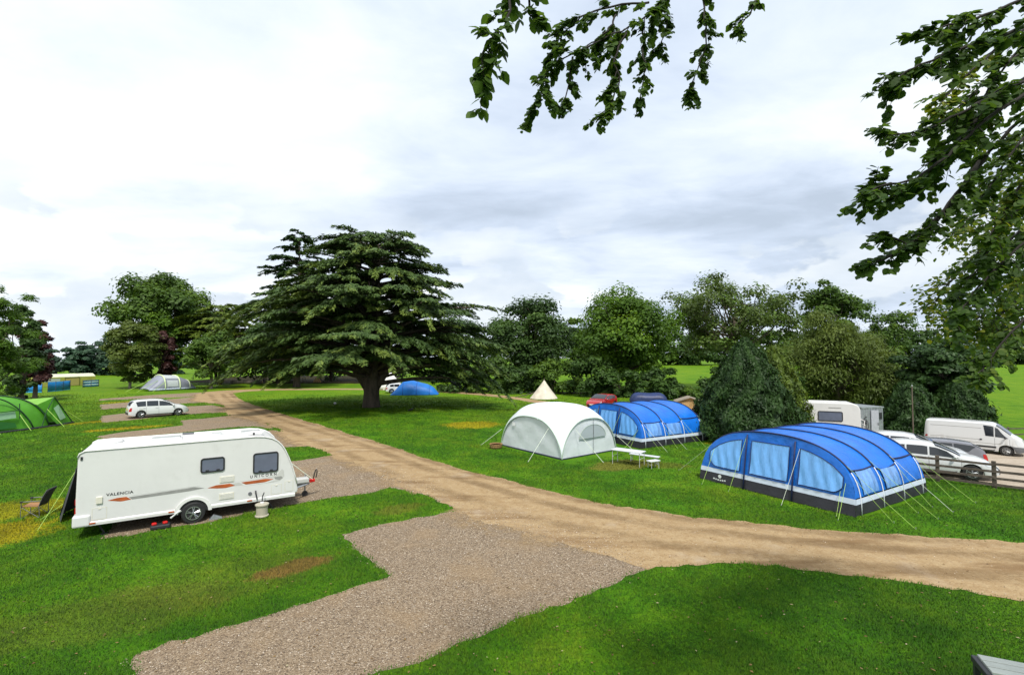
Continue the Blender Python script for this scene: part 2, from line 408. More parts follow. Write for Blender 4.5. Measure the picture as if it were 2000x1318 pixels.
# ================================================================== ground, track, pitches
def axis_steps(a, b, near, lo, hi):
    out = [a]; 
    while out[-1] < b:
        d = abs(out[-1] - near); out.append(out[-1] + lo + (hi - lo) * min(1, d / 200.0))
    return np.array(out)
gx = axis_steps(-520, 520, 10, 1.2, 16); gy = axis_steps(-60, 900, 20, 1.2, 16)
GX, GY = np.meshgrid(gx, gy); GZ = terr(GX, GY)
nx, ny = len(gx), len(gy)
idx = np.arange(nx * ny).reshape(ny, nx)
Fg = np.stack([idx[:-1, :-1], idx[:-1, 1:], idx[1:, 1:], idx[1:, :-1]], -1).reshape(-1, 4)
np_mesh('ground', np.stack([GX, GY, GZ], -1).reshape(-1, 3), Fg, MAT['lawn'], smooth=True, kind='structure')

def rough_poly(pts, step=0.22, jit=0.07, seed=1):
    rnd = random.Random(seed); out = []
    for i in range(len(pts)):
        a, b = pts[i], pts[(i + 1) % len(pts)]
        L = math.hypot(b[0] - a[0], b[1] - a[1]); n = max(1, int(L / step))
        sd = step if L < 40 else 0.6; n = max(1, int(L / sd))
        for k in range(n):
            t = k / n
            w = math.sin((a[0] + t * (b[0] - a[0])) * 2.1 + seed) * 0.6 + rnd.uniform(-1, 1)
            out.append((a[0] + t * (b[0] - a[0]) + w * jit * (-(b[1] - a[1]) / max(L, .01)), a[1] + t * (b[1] - a[1]) + w * jit * ((b[0] - a[0]) / max(L, .01))))
    return out
def smooth_line(pts, it=2):
    for _ in range(it):
        q = [pts[0]]
        for a, b in zip(pts[:-1], pts[1:]):
            q += [(a[0] * .75 + b[0] * .25, a[1] * .75 + b[1] * .25), (a[0] * .25 + b[0] * .75, a[1] * .25 + b[1] * .75)]
        q.append(pts[-1]); pts = q
    return pts
def sheet(name, poly, z, m, seed, jit=0.07):
    P = rough_poly(poly, seed=seed, jit=jit)
    tr = tessellate_polygon([[Vector((x, y, 0)) for x, y in P]])
    V = [(x, y, z) for x, y in P]
    bm = bmesh.new(); vv = [bm.verts.new(v) for v in V]
    for t in tr:
        try: bm.faces.new([vv[i] for i in t])
        except ValueError: pass
    bmesh.ops.recalc_face_normals(bm, faces=bm.faces)
    for f in bm.faces:
        if f.normal.z < 0: f.normal_flip()
    me = bpy.data.meshes.new(name); bm.to_mesh(me); bm.free()
    link_mesh(name, me, m, kind='structure')
    return P

track_in = smooth_line([(-41.48, 71.83), (-34.71, 61.47), (-26.75, 51.57), (-21.52, 45.61), (-17.42, 40.89), (-13.98, 37.06), (-10.95, 33.45), (-7.88, 30.13), (-5.24, 26.7), (-3.16, 24.2), (-1.46, 22.42), (0.0, 21.14), (1.58, 19.48), (3.26, 18.06), (4.53, 17.39), (5.85, 16.46), (6.86, 16.36), (8.24, 15.72), (10.17, 15.17), (12.35, 14.74), (14.89, 14.22), (20, 13.2), (30, 11.0)], 1)
island_far = smooth_line([(-41.48, 71.83), (-41.63, 75.54), (-39.6, 77.84), (-33.52, 79.04), (-25.33, 79.66), (-18.15, 77.84), (-10.97, 73.9), (-4.32, 68.01), (0.0, 62.22), (2.43, 57.35), (5.46, 51.57), (7.65, 48.18), (11.75, 44.43), (14.8, 40.57), (19, 36.5)], 1)
outer_far = smooth_line([(-47.39, 73.9), (-46.67, 77.25), (-44.26, 80.29), (-41.51, 81.57), (-34.98, 82.49), (-26.36, 82.89), (-18.87, 80.92), (-11.46, 77.25), (-4.57, 71.83), (0.0, 66.25), (2.6, 61.47), (5.94, 56.09), (8.36, 52.63), (12.75, 48.18), (16.07, 44.05), (20.5, 39.5)], 1)
low_right = smooth_line([(3.47, 12.44), (4.57, 12.74), (5.39, 12.9), (7.33, 12.53), (8.78, 12.01), (10.14, 11.44), (11.38, 10.92), (16, 9.3), (28, 5.6)], 1)
out_left = [(2.4, 13.6), (1.2, 14.3), (0.4, 15.4), (-0.8, 15.9)] + (lambda P: [(p[0] + 0.45 * math.sin(i * 1.9) + 0.3 * math.sin(i * 4.1), p[1] + 0.45 * math.sin(i * 1.9) + 0.3 * math.sin(i * 4.1)) if 0 < i < len(P) - 1 else p for i, p in enumerate(P)])([(-2.1, 17.35), (-5.6, 21.6), (-9.85, 26.84), (-14, 31.8), (-17.7, 36.02), (-22, 41.2), (-26.0, 45.6), (-30, 50.5), (-34.0, 55.0), (-38.5, 60.3), (-42.82, 65.82), (-46, 70.5)])
TRACK = sheet('track', track_in + low_right[::-1] + out_left + outer_far + island_far[::-1][:-1], 0.012, MAT['track'], 3, 0.09)
PITCH = []
def rut(off, half, z, wob):
    P = [Vector((p[0], p[1], 0)) for p in track_in]; Q = []
    for i in range(len(P) - 1):
        n = max(1, int((P[i + 1] - P[i]).length / 0.8)); Q += [P[i].lerp(P[i + 1], k / n) for k in range(n)]
    V = []; F = []; core = []
    for i, q in enumerate(Q):
        d = (Q[min(i + 2, len(Q) - 1)] - Q[max(i - 2, 0)]).normalized(); nr = Vector((d.y, -d.x, 0)); o = off + wob * math.sin(i * 0.17 + off)
        for k in range(5):
            e = -1 + k / 2; p = q + nr * (o + half * e); V.append((p.x, p.y, z)); core.append(1 - abs(e))
    for i in range(len(Q) - 1):
        for k in range(4): F.append((i * 5 + k, i * 5 + k + 1, i * 5 + k + 6, i * 5 + k + 5))
    np_mesh('wheel_rut', V, F, MAT['rut_earth'], attrs={'core': core}, kind='structure')
rut(0.25, 0.42, 0.017, 0.06); rut(1.25, 0.45, 0.017, 0.10); rut(2.85, 0.50, 0.017, 0.14)
low_left = [(3.47, 12.44), (2.61, 11.91), (1.79, 11.25), (0.85, 10.59), (0.01, 10.03), (-0.74, 9.51), (-1.26, 9.17), (-1.72, 8.78), (-2.21, 8.41), (-3.2, 7.6)]
pitches = [
    low_left + [(-6.3, 7.6), (-6.42, 8.41), (-6.77, 8.82), (-6.79, 8.97), (-6.49, 9.35), (-5.93, 9.7), (-5.24, 10.29), (-4.72, 10.66), (-4.16, 11.08), (-3.56, 11.57), (-3.02, 12.07), (-5.22, 14.91), (-4.53, 15.49), (-3.61, 16.11), (-2.09, 17.2), (0.2, 16.9), (2.6, 14.4)],
    [(-12.25, 14.55), (-11.61, 14.79), (-11.02, 15.35), (-10.04, 15.86), (-9.21, 16.78), (-8.0, 17.93), (-7.05, 18.64), (-5.4, 19.55), (-5.11, 20.08), (-4.37, 19.77), (-3.3, 19.05), (-2.14, 17.57), (-3.5, 20.5), (-9.0, 26.6), (-9.85, 26.74), (-11.31, 25.26), (-12.81, 24.31), (-13.9, 22.0), (-14.3, 18.3), (-13.3, 16.5)],
    [(-9.85, 26.94), (-11.8, 29.44), (-13.3, 29.1), (-15.1, 28.6), (-19, 26.2), (-23.5, 30), (-21.9, 34.2), (-19.82, 34.11), (-18.51, 35.04), (-17.7, 35.9), (-13, 31.5)],
    [(-25.73, 45.21), (-27.02, 42.59), (-28.24, 41.22), (-26.13, 38.45), (-26.75, 36.8), (-27.94, 34.81), (-28.24, 33.02), (-26.5, 31.5), (-24.5, 33.5), (-22.42, 36.02), (-21.42, 37.33), (-19.71, 37.6), (-17.7, 36.12), (-21.5, 41.5)],
    [(-26.1, 46.02), (-27.22, 47.3), (-29.48, 46.44), (-30.99, 45.21), (-32.86, 40.89), (-33.64, 39.63), (-37.74, 44.43), (-35.77, 52.63), (-33.75, 54.31), (-29.6, 50.9)],
    [(-34.19, 55.48), (-36.43, 57.35), (-38.13, 56.09), (-42.13, 49.58), (-46.78, 54.89), (-44.15, 61.47), (-42.82, 65.7), (-38.2, 60.6)],
    [(-42.82, 66.0), (-45.8, 63.77), (-51.18, 60.03), (-53, 62.0), (-51.12, 68.92), (-47.39, 73.9), (-45.8, 71.0)],
]
def dust():
    """sand drifting from the track over the mouths of the gravel pitches"""
    P = [Vector((p[0], p[1], 0)) for p in [(3.4, 12.5)] + out_left]; Q = []; V = []; F = []; core = []
    for i in range(len(P) - 1):
        n = max(1, int((P[i + 1] - P[i]).length / 0.5)); Q += [P[i].lerp(P[i + 1], k / n) for k in range(n)]
    for i, q in enumerate(Q):
        d = (Q[min(i + 6, len(Q) - 1)] - Q[max(i - 6, 0)]).normalized(); nr = Vector((-d.y, d.x, 0)); w = 1.7 * min(1.0, i / 6)
        for k in range(6):
            p = q + nr * (-0.5 + (0.5 + w) * k / 5); V.append((p.x, p.y, 0.0095)); core.append(1 - k / 5)
    for i in range(len(Q) - 1):
        for k in range(5):
            a_ = np.array([V[i * 6 + k], V[i * 6 + k + 1], V[(i + 1) * 6 + k + 1], V[(i + 1) * 6 + k]])
            mx_, my_ = a_[:, 0].mean(), a_[:, 1].mean()
            if any(in_poly(np.array([mx_]), np.array([my_]), PP)[0] for PP in PITCH): F.append((i * 6 + k, i * 6 + k + 1, i * 6 + k + 7, i * 6 + k + 6))
    np_mesh('track_sand', V, F, MAT['track_dust'], attrs={'core': core}, kind='structure')
for i, p in enumerate(pitches): PITCH.append(sheet('gravel_pitch', p, 0.006, MAT['gravel'], 10 + i, 0.08))

# car park beyond the fence, following the falling ground
def carpark():
    V = []; F = []; nu, nv = 44, 40
    for j in range(nv + 1):
        for i in range(nu + 1):
            s = 0.9 + 19.0 * i / nu + (math.sin(j * 1.7) * 0.15 if i in (0, nu) else 0); t = -26 + 52.0 * j / nv
            x = 18.5 + 0.63 * s - 0.77 * t; y = 21.14 + 0.77 * s + 0.63 * t
            V.append((x, y, tz(x, y) + 0.05))
    for j in range(nv):
        for i in range(nu):
            a = j * (nu + 1) + i; q = (a, a + 1, a + nu + 2, a + nu + 1)
            x, y, _ = V[a]
            if y > 8 and x / max(y, 1) > 0.60: F.append(q)
    np_mesh('car_park', V, F, MAT['carpark'], smooth=True, kind='structure')
carpark()
mat('litter', (0.026, 0.022, 0.009), 0.95, spec=0.05, var=0.4, vscale=1.2, bump=0.5, bscale=4)
sheet('woodland_floor', [(-72, 103), (-56, 99), (-44, 98), (-30, 98), (-18, 99), (-10, 104), (-10, 140), (-75, 140)], 0.010, MAT['litter'], 40, 0.5)

def in_poly(X, Y, P):
    P = np.asarray(P); c = np.zeros(len(X), bool)
    x1, y1 = P[:, 0], P[:, 1]; x2, y2 = np.roll(x1, -1), np.roll(y1, -1)
    bx = (X >= P[:, 0].min()) & (X <= P[:, 0].max()) & (Y >= P[:, 1].min()) & (Y <= P[:, 1].max())
    ii = np.nonzero(bx)[0]
    if len(ii) == 0: return c
    xs, ys = X[ii], Y[ii]; cc = np.zeros(len(ii), bool)
    for a, b, d, e in zip(x1, y1, x2, y2):
        if b == e: continue
        k = (b > ys) != (e > ys)
        cc ^= k & (xs < (d - a) * (ys - b) / (e - b) + a)
    c[ii] = cc
    return c

dust()
def in_hard(X, Y):
    m = in_poly(X, Y, TRACK)
    for P in PITCH: m |= in_poly(X, Y, P)
    return m
def lump(X, Y, seed=0):
    r = np.random.RandomState(seed); o = np.zeros_like(X)
    for k in range(10):
        a = r.uniform(0, 2 * PI); f = r.uniform(0.5, 5.0)
        o += np.sin((X * math.cos(a) + Y * math.sin(a)) * f + r.uniform(0, 6.28)) / (1 + 0.3 * f)
    return o / 3.0
def grass():
    rs = np.random.RandomState(5)
    N = 1750000
    # distance from the viewer's window: more blades close by, fewer and coarser far off
    d = 7.3 * (75 / 7.3) ** (rs.rand(N) ** 1.18)
    X = (rs.rand(N) * 2 - 1) * 1.34 * d; Y = d
    je = 0.07 * rs.randn(N); je2 = 0.07 * rs.randn(N)
    ok = ~in_hard(X + je, Y + je2)
    s = (X - 18.5) * 0.63 + (Y - 21.14) * 0.77
    ok &= ~((s > 0.8) & (X / Y > 0.5))
    for x0, y0, w, l, a in ((-11.1, 17.0, 1.6, 3.6, 33.3), (12.5, 20.3, 2.5, 3.1, 31.2), (7.0, 32.0, 2.4, 3.0, 21.8), (3.0, 27.7, 2.1, 2.5, 38)):
        dx, dy = X - x0, Y - y0; c, sn = math.cos(R(a)), math.sin(R(a))
        if a != 33.3: ok &= ~((abs(dx * c + dy * sn) < w - 0.1) & (abs(-dx * sn + dy * c) < l - 0.1))
    ok &= rs.rand(N) > sst(d, 38, 75)
    X, Y, d = X[ok], Y[ok], d[ok]
    keep = rs.rand(len(X)) < np.clip(0.62 + 0.5 * lump(X, Y, 3), 0.25, 1); X, Y, d = X[keep], Y[keep], d[keep]
    n = len(X)
    lm = lump(X, Y, 8)
    h = (0.036 + 0.030 * rs.rand(n) ** 2 + 0.020 * lm) * (1 + 0.018 * (d - 8)); h = np.clip(h, 0.016, None)
    w = (0.0075 + 0.006 * rs.rand(n)) * (1 + 0.085 * (d - 8))
    a = rs.rand(n) * 2 * PI; ln = rs.rand(n) * 0.9 * h; la = rs.rand(n) * 2 * PI
    Z = terr(X, Y)
    V = np.empty((n, 3, 3), np.float32)
    ca, sa = np.cos(a) * w, np.sin(a) * w
    V[:, 0] = np.stack([X - ca, Y - sa, Z - 0.004], -1); V[:, 1] = np.stack([X + ca, Y + sa, Z - 0.004], -1)
    V[:, 2] = np.stack([X + np.cos(la) * ln, Y + np.sin(la) * ln, Z + h], -1)
    lm2 = lump(X * 2.3, Y * 2.3, 21); tint = np.clip(0.46 + 0.14 * lm + 0.12 * lm2 + 0.15 * rs.randn(n), 0, 1)
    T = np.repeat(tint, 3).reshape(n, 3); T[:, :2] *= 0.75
    o = np_mesh('grass', V.reshape(-1, 3), np.arange(n * 3).reshape(-1, 3), MAT['blades'], attrs={'tint': T.ravel()}, kind='stuff')
    setp(o, 'short mown green grass of the camping lawn', 'grass')
grass()

def pebbles():
    rs = np.random.RandomState(9)
    N = 245000
    d = 7.4 * (24 / 7.4) ** rs.rand(N); X = (rs.rand(N) * 2 - 1) * 1.1 * d; Y = d
    jx, jy = 0.55 * rs.randn(N), 0.55 * rs.randn(N)
    m0 = in_poly(X, Y, PITCH[0]) | in_poly(X, Y, PITCH[1]); tr0 = in_poly(X, Y, TRACK)
    m1 = (in_poly(X + jx, Y + jy, PITCH[0]) | in_poly(X + jx, Y + jy, PITCH[1])) & tr0
    js = 0.10 * rs.randn(N); m2 = (in_poly(X + js, Y + js, PITCH[0]) | in_poly(X + js, Y - js, PITCH[1])) & (rs.rand(N) < 0.5)
    m3 = tr0 & (rs.rand(N) < 0.035)
    m = (m0 & ~tr0) | m1 | m2 | m3
    X, Y, d = X[m], Y[m], d[m]
    # stones kicked on to the turf edge and the track
    n = len(X); sz = (0.006 + 0.010 * rs.rand(n) ** 2.5) * (1 + 0.06 * (d - 8))
    O = np.array([(1, 0, 0), (0, 1, 0), (-1, 0, 0), (0, -1, 0), (0, 0, 1)], float)
    fc = np.array([(0, 1, 4), (1, 2, 4), (2, 3, 4), (3, 0, 4)])
    a = rs.rand(n) * 2 * PI; el = 0.7 + 0.7 * rs.rand(n)
    V = np.empty((n, 5, 3), np.float32)
    jig = 1 + 0.35 * (rs.rand(n, 5, 3) - 0.5)
    q = O[None] * jig * sz[:, None, None]
    q[:, :, 0] *= el[:, None]; q[:, :, 2] *= 0.65
    c, s = np.cos(a)[:, None], np.sin(a)[:, None]
    V[:, :, 0] = X[:, None] + q[:, :, 0] * c - q[:, :, 1] * s; V[:, :, 1] = Y[:, None] + q[:, :, 0] * s + q[:, :, 1] * c
    V[:, :, 2] = 0.0125 + np.clip(q[:, :, 2], -0.002, None)
    V[:, 4, 0] += (rs.rand(n) - .5) * sz; V[:, 4, 1] += (rs.rand(n) - .5) * sz
    F = (np.arange(n)[:, None, None] * 5 + fc[None]).reshape(-1, 3)
    o = np_mesh('gravel', V.reshape(-1, 3), F, MAT['pebbles'], attrs={'tint': np.repeat(rs.rand(n), 5)}, kind='stuff')
    setp(o, 'loose grey and pinkish gravel stones lying on the pitches', 'gravel')
pebbles()

def fallen_leaves():
    rs = np.random.RandomState(19); n = 900
    d = 7.6 * (26 / 7.6) ** rs.rand(n); X = (rs.rand(n) * 2 - 1) * 1.08 * d; Y = d
    a = rs.rand(n) * 6.28; s = 0.018 + 0.02 * rs.rand(n); Z = np.where(in_hard(X, Y), 0.022, 0.045) + terr(X, Y) + 0.012 * rs.rand(n)
    c, sn = np.cos(a), np.sin(a); V = np.empty((n, 4, 3), np.float32)
    for k, (u, v) in enumerate(((-1, 0), (0, 0.55), (1, 0), (0, -0.55))):
        V[:, k, 0] = X + s * (u * c - v * sn); V[:, k, 1] = Y + s * (u * sn + v * c); V[:, k, 2] = Z + (0.010 if k % 2 else 0) * rs.rand(n)
    o = np_mesh('fallen_leaves', V.reshape(-1, 3), np.arange(n * 4).reshape(-1, 4), leaf_mat('litter_leaf', (0.10, 0.05, 0.02), (0.26, 0.17, 0.06), 0.2, hi=(0.45, 0.40, 0.25)), attrs={'tint': np.repeat(rs.rand(n), 4)}, kind='stuff')
    setp(o, 'dry brown leaves scattered over lawn and gravel', 'leaves')
fallen_leaves()

# ================================================================== trees
mat('bark', (0.085, 0.065, 0.048), 0.9, var=0.45, vscale=3.0, bump=0.8, bscale=7.0, stretch=(1, 1, 0.25))
mat('bark_pale', (0.19, 0.165, 0.13), 0.9, var=0.4, vscale=3.0, bump=0.7, bscale=7.0, stretch=(1, 1, 0.25))
leaf_mat('oak_leaf', (0.0260, 0.0572, 0.0104), (0.0754, 0.1430, 0.0156), 0.28, hi=(0.1365, 0.2145, 0.0234))
leaf_mat('dark_leaf', (0.0189, 0.0432, 0.0108), (0.0486, 0.0999, 0.0162), 0.22, hi=(0.0837, 0.1485, 0.0243))
leaf_mat('bright_leaf', (0.0264, 0.0624, 0.0072), (0.0840, 0.1680, 0.0120), 0.3, hi=(0.1500, 0.2460, 0.0168))
leaf_mat('olive_leaf', (0.040, 0.064, 0.011), (0.100, 0.142, 0.022), 0.3, hi=(0.155, 0.195, 0.036))
leaf_mat('brown_leaf', (0.042, 0.066, 0.016), (0.090, 0.135, 0.026), 0.28, hi=(0.100, 0.200, 0.028))
leaf_mat('plum_leaf', (0.0242, 0.0110, 0.0110), (0.0770, 0.0308, 0.0264), 0.25, hi=(0.1210, 0.0495, 0.0330))
leaf_mat('yew_leaf', (0.0104, 0.0286, 0.0065), (0.0312, 0.0715, 0.0130), 0.14, hi=(0.0598, 0.1144, 0.0208))
leaf_mat('thuja_leaf', (0.0403, 0.0713, 0.0103), (0.1035, 0.1552, 0.0161), 0.2, hi=(0.1725, 0.2185, 0.0253))
leaf_mat('cedar_leaf', (0.018, 0.040, 0.012), (0.062, 0.110, 0.024), 0.16, hi=(0.145, 0.200, 0.034))
leaf_mat('pine_leaf', (0.0130, 0.0364, 0.0208), (0.0338, 0.0754, 0.0390), 0.1, hi=(0.0546, 0.1014, 0.0468))
leaf_mat('beech_leaf', (0.030, 0.070, 0.011), (0.080, 0.150, 0.018), 0.48, hi=(0.220, 0.250, 0.022))

def unit(a): return a / np.maximum(np.linalg.norm(a, axis=1, keepdims=True), 1e-9)
def cards(P, Nrm, D, ln, wd, tint, six=False):
    """leaf-sized faces: centre P, facing Nrm, long axis D, half length ln, half width wd"""
    n = len(P); D = unit(D - Nrm * np.sum(D * Nrm, 1, keepdims=True)); B = np.cross(Nrm, D)
    L = D * ln[:, None]; Wd = B * wd[:, None]
    V = np.stack([P - L, P + Wd - L * 0.15, P + L, P - Wd + L * 0.05], 1)
    return V.reshape(-1, 3), np.arange(n * 4).reshape(-1, 4), np.repeat(tint, 4)
def limb_path(a, b, rnd, bow=0.12, n=6):
    a, b = Vector(a), Vector(b); d = b - a; L = d.length
    off = Vector((rnd.uniform(-1, 1), rnd.uniform(-1, 1), rnd.uniform(-0.2, 1))) * L * bow
    return [a.lerp(b, i / n) + off * math.sin(PI * i / n) + Vector((rnd.uniform(-1, 1), rnd.uniform(-1, 1), rnd.uniform(-1, 1))) * L * 0.015 for i in range(n + 1)]

def broadleaf(name, label, cat, x, y, h, rx, cb, leafm, seed, ry=None, npuff=60, nleaf=13000, leaf=0.16, trunk_r=0.4, group=None, gap=0.0, lean=0.0, barkm='bark', squash=0.75, shape=2.3, droop=0.0, base=None, hollow=0.45, limbs=16, lop=0.0):
    rs = np.random.RandomState(seed); rnd = random.Random(seed)
    z0 = tz(x, y) if base is None else base
    t = thing(name, label, cat, (x, y, z0), 0.0, group)
    ry = ry or rx
    if y > 20: fo = 1 / math.sqrt(1 + (x / y) ** 2); rx *= fo; ry *= fo     # widths were measured across the oblique line of sight
    nleaf = int(nleaf * 1.42); leaf *= 1.26; h *= 0.97
    cz = (h + cb) / 2; rz = (h - cb) / 2
    d = unit(rs.randn(npuff, 3)); rr = (hollow + (1 - hollow) * rs.rand(npuff) ** 0.6)
    # super-ellipsoid crown, uneven from side to side
    k = (np.abs(d[:, 0]) ** shape + np.abs(d[:, 1]) ** shape + np.abs(d[:, 2]) ** shape) ** (-1 / shape)
    wob = 1 + 0.13 * np.sin(3 * np.arctan2(d[:, 1], d[:, 0]) + seed) + 0.10 * rs.randn(npuff)
    pr = (0.20 + 0.13 * rs.rand(npuff)) * min(rx, rz * 1.3) * min(1.0, (60.0 / npuff) ** 0.25)
    C = d * (k * rr * np.clip(wob, 0.75, 1.2))[:, None] * np.array([rx, ry, rz])
    C *= np.clip(1 - pr / np.array([rx]).mean() * 0.75, 0.5, 1)[:, None]
    C[:, 0] *= 1 - lop * C[:, 2] / rz
    C[:, 2] += cz
    C[:, 0] += lean * (C[:, 2] - cb)
    w = pr ** 2 * (0.6 + 0.8 * rs.rand(npuff)); w /= w.sum()
    pi_ = rs.choice(npuff, nleaf, p=w)
    q = unit(rs.randn(nleaf, 3)); q[:, 2] = np.where(q[:, 2] < -0.35, -q[:, 2] * 0.6, q[:, 2]); q = unit(q)
    rad = pr[pi_] * np.where(rs.rand(nleaf) < 0.16, 1.0 + 0.35 * rs.rand(nleaf), 0.45 + 0.55 * rs.rand(nleaf) ** 0.5)
    P = C[pi_] + q * rad[:, None] * np.array([1, 1, squash])
    P[:, 2] -= droop * (rad / pr[pi_]) ** 2 * pr[pi_] * rs.rand(nleaf)
    if gap > 0:
        g = np.sin(P[:, 0] * 1.9 + seed) * np.sin(P[:, 2] * 2.3 + 1) * np.sin(P[:, 1] * 1.7 + 2) + 0.35 * rs.randn(nleaf)
        kp = g > (-1 + 2 * gap * 0.5); P, q, pi_, rad = P[kp], q[kp], pi_[kp], rad[kp]
    n = len(P)
    # bring the crown to its measured width and height
    for ax, half, mid_ in ((0, rx, lean * (cz - cb)), (1, ry, 0.0)):
        a_, b_ = np.percentile(P[:, ax], 0.3), np.percentile(P[:, ax], 99.7); k_ = 2 * half / (b_ - a_)
        P[:, ax] = (P[:, ax] - (a_ + b_) / 2) * k_ + mid_; C[:, ax] = (C[:, ax] - (a_ + b_) / 2) * k_ + mid_
    a_, b_ = np.percentile(P[:, 2], 1.0), np.percentile(P[:, 2], 99.5); k_ = (h - cb) / (b_ - a_)
    P[:, 2] = (P[:, 2] - a_) * k_ + cb; C[:, 2] = (C[:, 2] - a_) * k_ + cb
    Nn = unit(q * 1.1 + np.array([0, 0, 0.55]) + 0.40 * rs.randn(n, 3))
    D = rs.randn(n, 3) + np.array([0, 0, -droop * 3])
    ln = leaf * (0.7 + 0.7 * rs.rand(n)); wd = ln * (0.5 + 0.25 * rs.rand(n)) * (0.45 if droop > 0 else 1)
    ptint = rs.rand(npuff)
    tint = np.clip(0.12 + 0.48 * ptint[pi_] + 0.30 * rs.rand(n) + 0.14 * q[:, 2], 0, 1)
    V, F, T = cards(P, Nn, D, ln, wd, tint)
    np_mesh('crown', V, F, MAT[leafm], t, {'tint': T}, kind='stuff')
    # trunk and limbs
    mb = MB(); th = cb + (h - cb) * 0.45
    tp = [(0, 0, -0.3), (0, 0, 0.25)] + [(lean * max(0, zz - cb) + rnd.uniform(-.12, .12), rnd.uniform(-.12, .12), zz) for zz in (th * 0.3, th * 0.6, th)]
    mb.tube(tp, [trunk_r * 1.5, trunk_r * 1.08, trunk_r * 0.9, trunk_r * 0.72, trunk_r * 0.4], 9)
    mb.build('trunk', MAT[barkm], t, smooth=True)
    lb = MB(); order = rs.permutation(npuff)[:limbs]
    for i in order:
        zz = th * rnd.uniform(0.4, 0.98); c = C[i]
        p = limb_path((lean * max(0, zz - cb), 0, min(zz, c[2])), c, rnd)
        lb.tube(p, [trunk_r * 0.38 * (1 - 0.85 * j / (len(p) - 1)) for j in range(len(p))], 5)
        for _ in range(2):
            j = rnd.randrange(npuff); a = p[rnd.randint(2, 5)]
            if (Vector(C[j]) - a).length < rx * 0.75:
                p2 = limb_path(a, C[j], rnd, n=4); lb.tube(p2, [trunk_r * 0.16 * (1 - 0.8 * j2 / 4) for j2 in range(5)], 4)
    lb.build('limbs', MAT[barkm], t, smooth=True)
    return t

def conifer(name, label, cat, x, y, h, r, leafm, seed, n=16000, leaf=0.14, group=None, power=0.75, base=0.0, lobes=9, prof=None):
    """dense upright conifer: vertical sprays over a rounded cone"""
    rs = np.random.RandomState(seed)
    t = thing(name, label, cat, (x, y, tz(x, y)), 0.0, group)
    u = rs.rand(n); z = h * (0.01 + 0.985 * (1 - (1 - u) ** 0.62))
    f = z / h
    R_ = r * (np.clip(1 - f, 0, 1) ** power) * (0.72 + 0.28 * sst(f, 0.0, 0.2))
    az = rs.rand(n) * 2 * PI
    lob = 1 + 0.09 * np.sin(az * lobes + 3 * np.sin(z * 1.1 + seed)) + 0.07 * np.sin(az * 4 - z * 1.7) + 0.06 * np.sin(z * 5 + az * 3)
    dep = np.where(rs.rand(n) < 0.7, 1 - 0.12 * rs.rand(n), 0.4 + 0.55 * rs.rand(n)) * np.where(rs.rand(n) < 0.06, 1.09, 1)
    rad = R_ * lob * dep + 0.03
    o = np.stack([np.cos(az), np.sin(az), np.zeros(n)], -1)
    P = o * rad[:, None]; P[:, 2] = z + 0.15 * rs.randn(n) * leaf
    Nn = unit(o + np.array([0, 0, 0.35]) + 0.5 * rs.randn(n, 3))
    D = np.array([0, 0, 1.0]) + 0.5 * o + 0.45 * rs.randn(n, 3)
    ln = leaf * (0.7 + 0.8 * rs.rand(n)); wd = ln * 0.42
    tint = np.clip(0.25 + 0.32 * rs.rand(n) + 0.22 * np.sin(az * lobes + 3 * np.sin(z * 1.1 + seed)) + 0.1 * np.sin(z * 3 + az * 5), 0, 1)
    V, F, T = cards(P, Nn, D, ln, wd, tint)
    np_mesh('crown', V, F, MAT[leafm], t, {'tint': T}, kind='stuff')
    MB().tube([(0, 0, -0.3), (0, 0, h * 0.5), (0, 0, h * 0.9)], [r * 0.07, r * 0.045, 0.02], 7).build('trunk', MAT['bark'], t, smooth=True)
    return t

def plate(out, rs, root, az, L, W, rise, droop, dens, leaf, shade=0.0):
    """one flat cedar bough: foliage laid out in a fan of drooping sprays"""
    ca, sa = math.cos(az), math.sin(az)
    nspr = max(4, int(L * 0.9 + W * 1.2))
    for k in range(nspr):
        s0 = L * (0.30 + 0.66 * (k + rs.rand()) / nspr); sg = 1 if rs.rand() < 0.5 else -1
        la = sg * (0.35 + 0.75 * rs.rand()) * (1.0 - 0.5 * (s0 / L) ** 2)
        wl = W * (0.35 + 0.65 * rs.rand()) * (0.55 + 0.6 * math.sin(PI * min(1, 0.12 + 0.8 * s0 / L)))
        if k > nspr - 3: la *= 0.35
        m = int(dens * (wl + 0.6))
        if m < 3: continue
        u = rs.rand(m) ** 0.8
        side = (rs.rand(m) - 0.5) * 0.95 * (1.15 - 0.65 * u)
        ds = u * wl * math.cos(la) ; dt = u * wl * math.sin(la)
        s = s0 + ds - side * math.sin(la); tt = dt + side * math.cos(la)
        zz = rise * s - droop * (s / L) ** 3 * L * 0.20 - 0.20 * droop * u ** 2 * wl - 0.18 * np.abs(side) + 0.07 * rs.randn(m) + 0.10 * math.sin(k * 2.4)
        P = np.stack([root[0] + s * ca - tt * sa, root[1] + s * sa + tt * ca, root[2] + zz], -1)
        dirx, diry = math.cos(az + la), math.sin(az + la)
        slope = rise - 0.6 * droop * s / L - 0.44 * droop * u ** 0.7
        sp = np.sign(side) * 0.6
        D = np.stack([dirx - sp * diry + 0.25 * rs.randn(m), diry + sp * dirx + 0.25 * rs.randn(m), slope - 0.15 + 0.18 * rs.randn(m)], -1)
        Nn = unit(np.stack([0.55 * ca + 0.45 * rs.randn(m), 0.55 * sa + 0.45 * rs.randn(m), np.ones(m)], -1))
        ln = leaf * (0.7 + 0.8 * rs.rand(m)); wd = ln * (0.30 + 0.12 * rs.rand(m))
        base = rs.rand()
        tint = np.clip(0.12 + 0.30 * base + 0.22 * rs.rand(m) + 0.42 * u ** 1.5 + shade, 0, 1)
        out.append((P, Nn, D, ln, wd, tint))

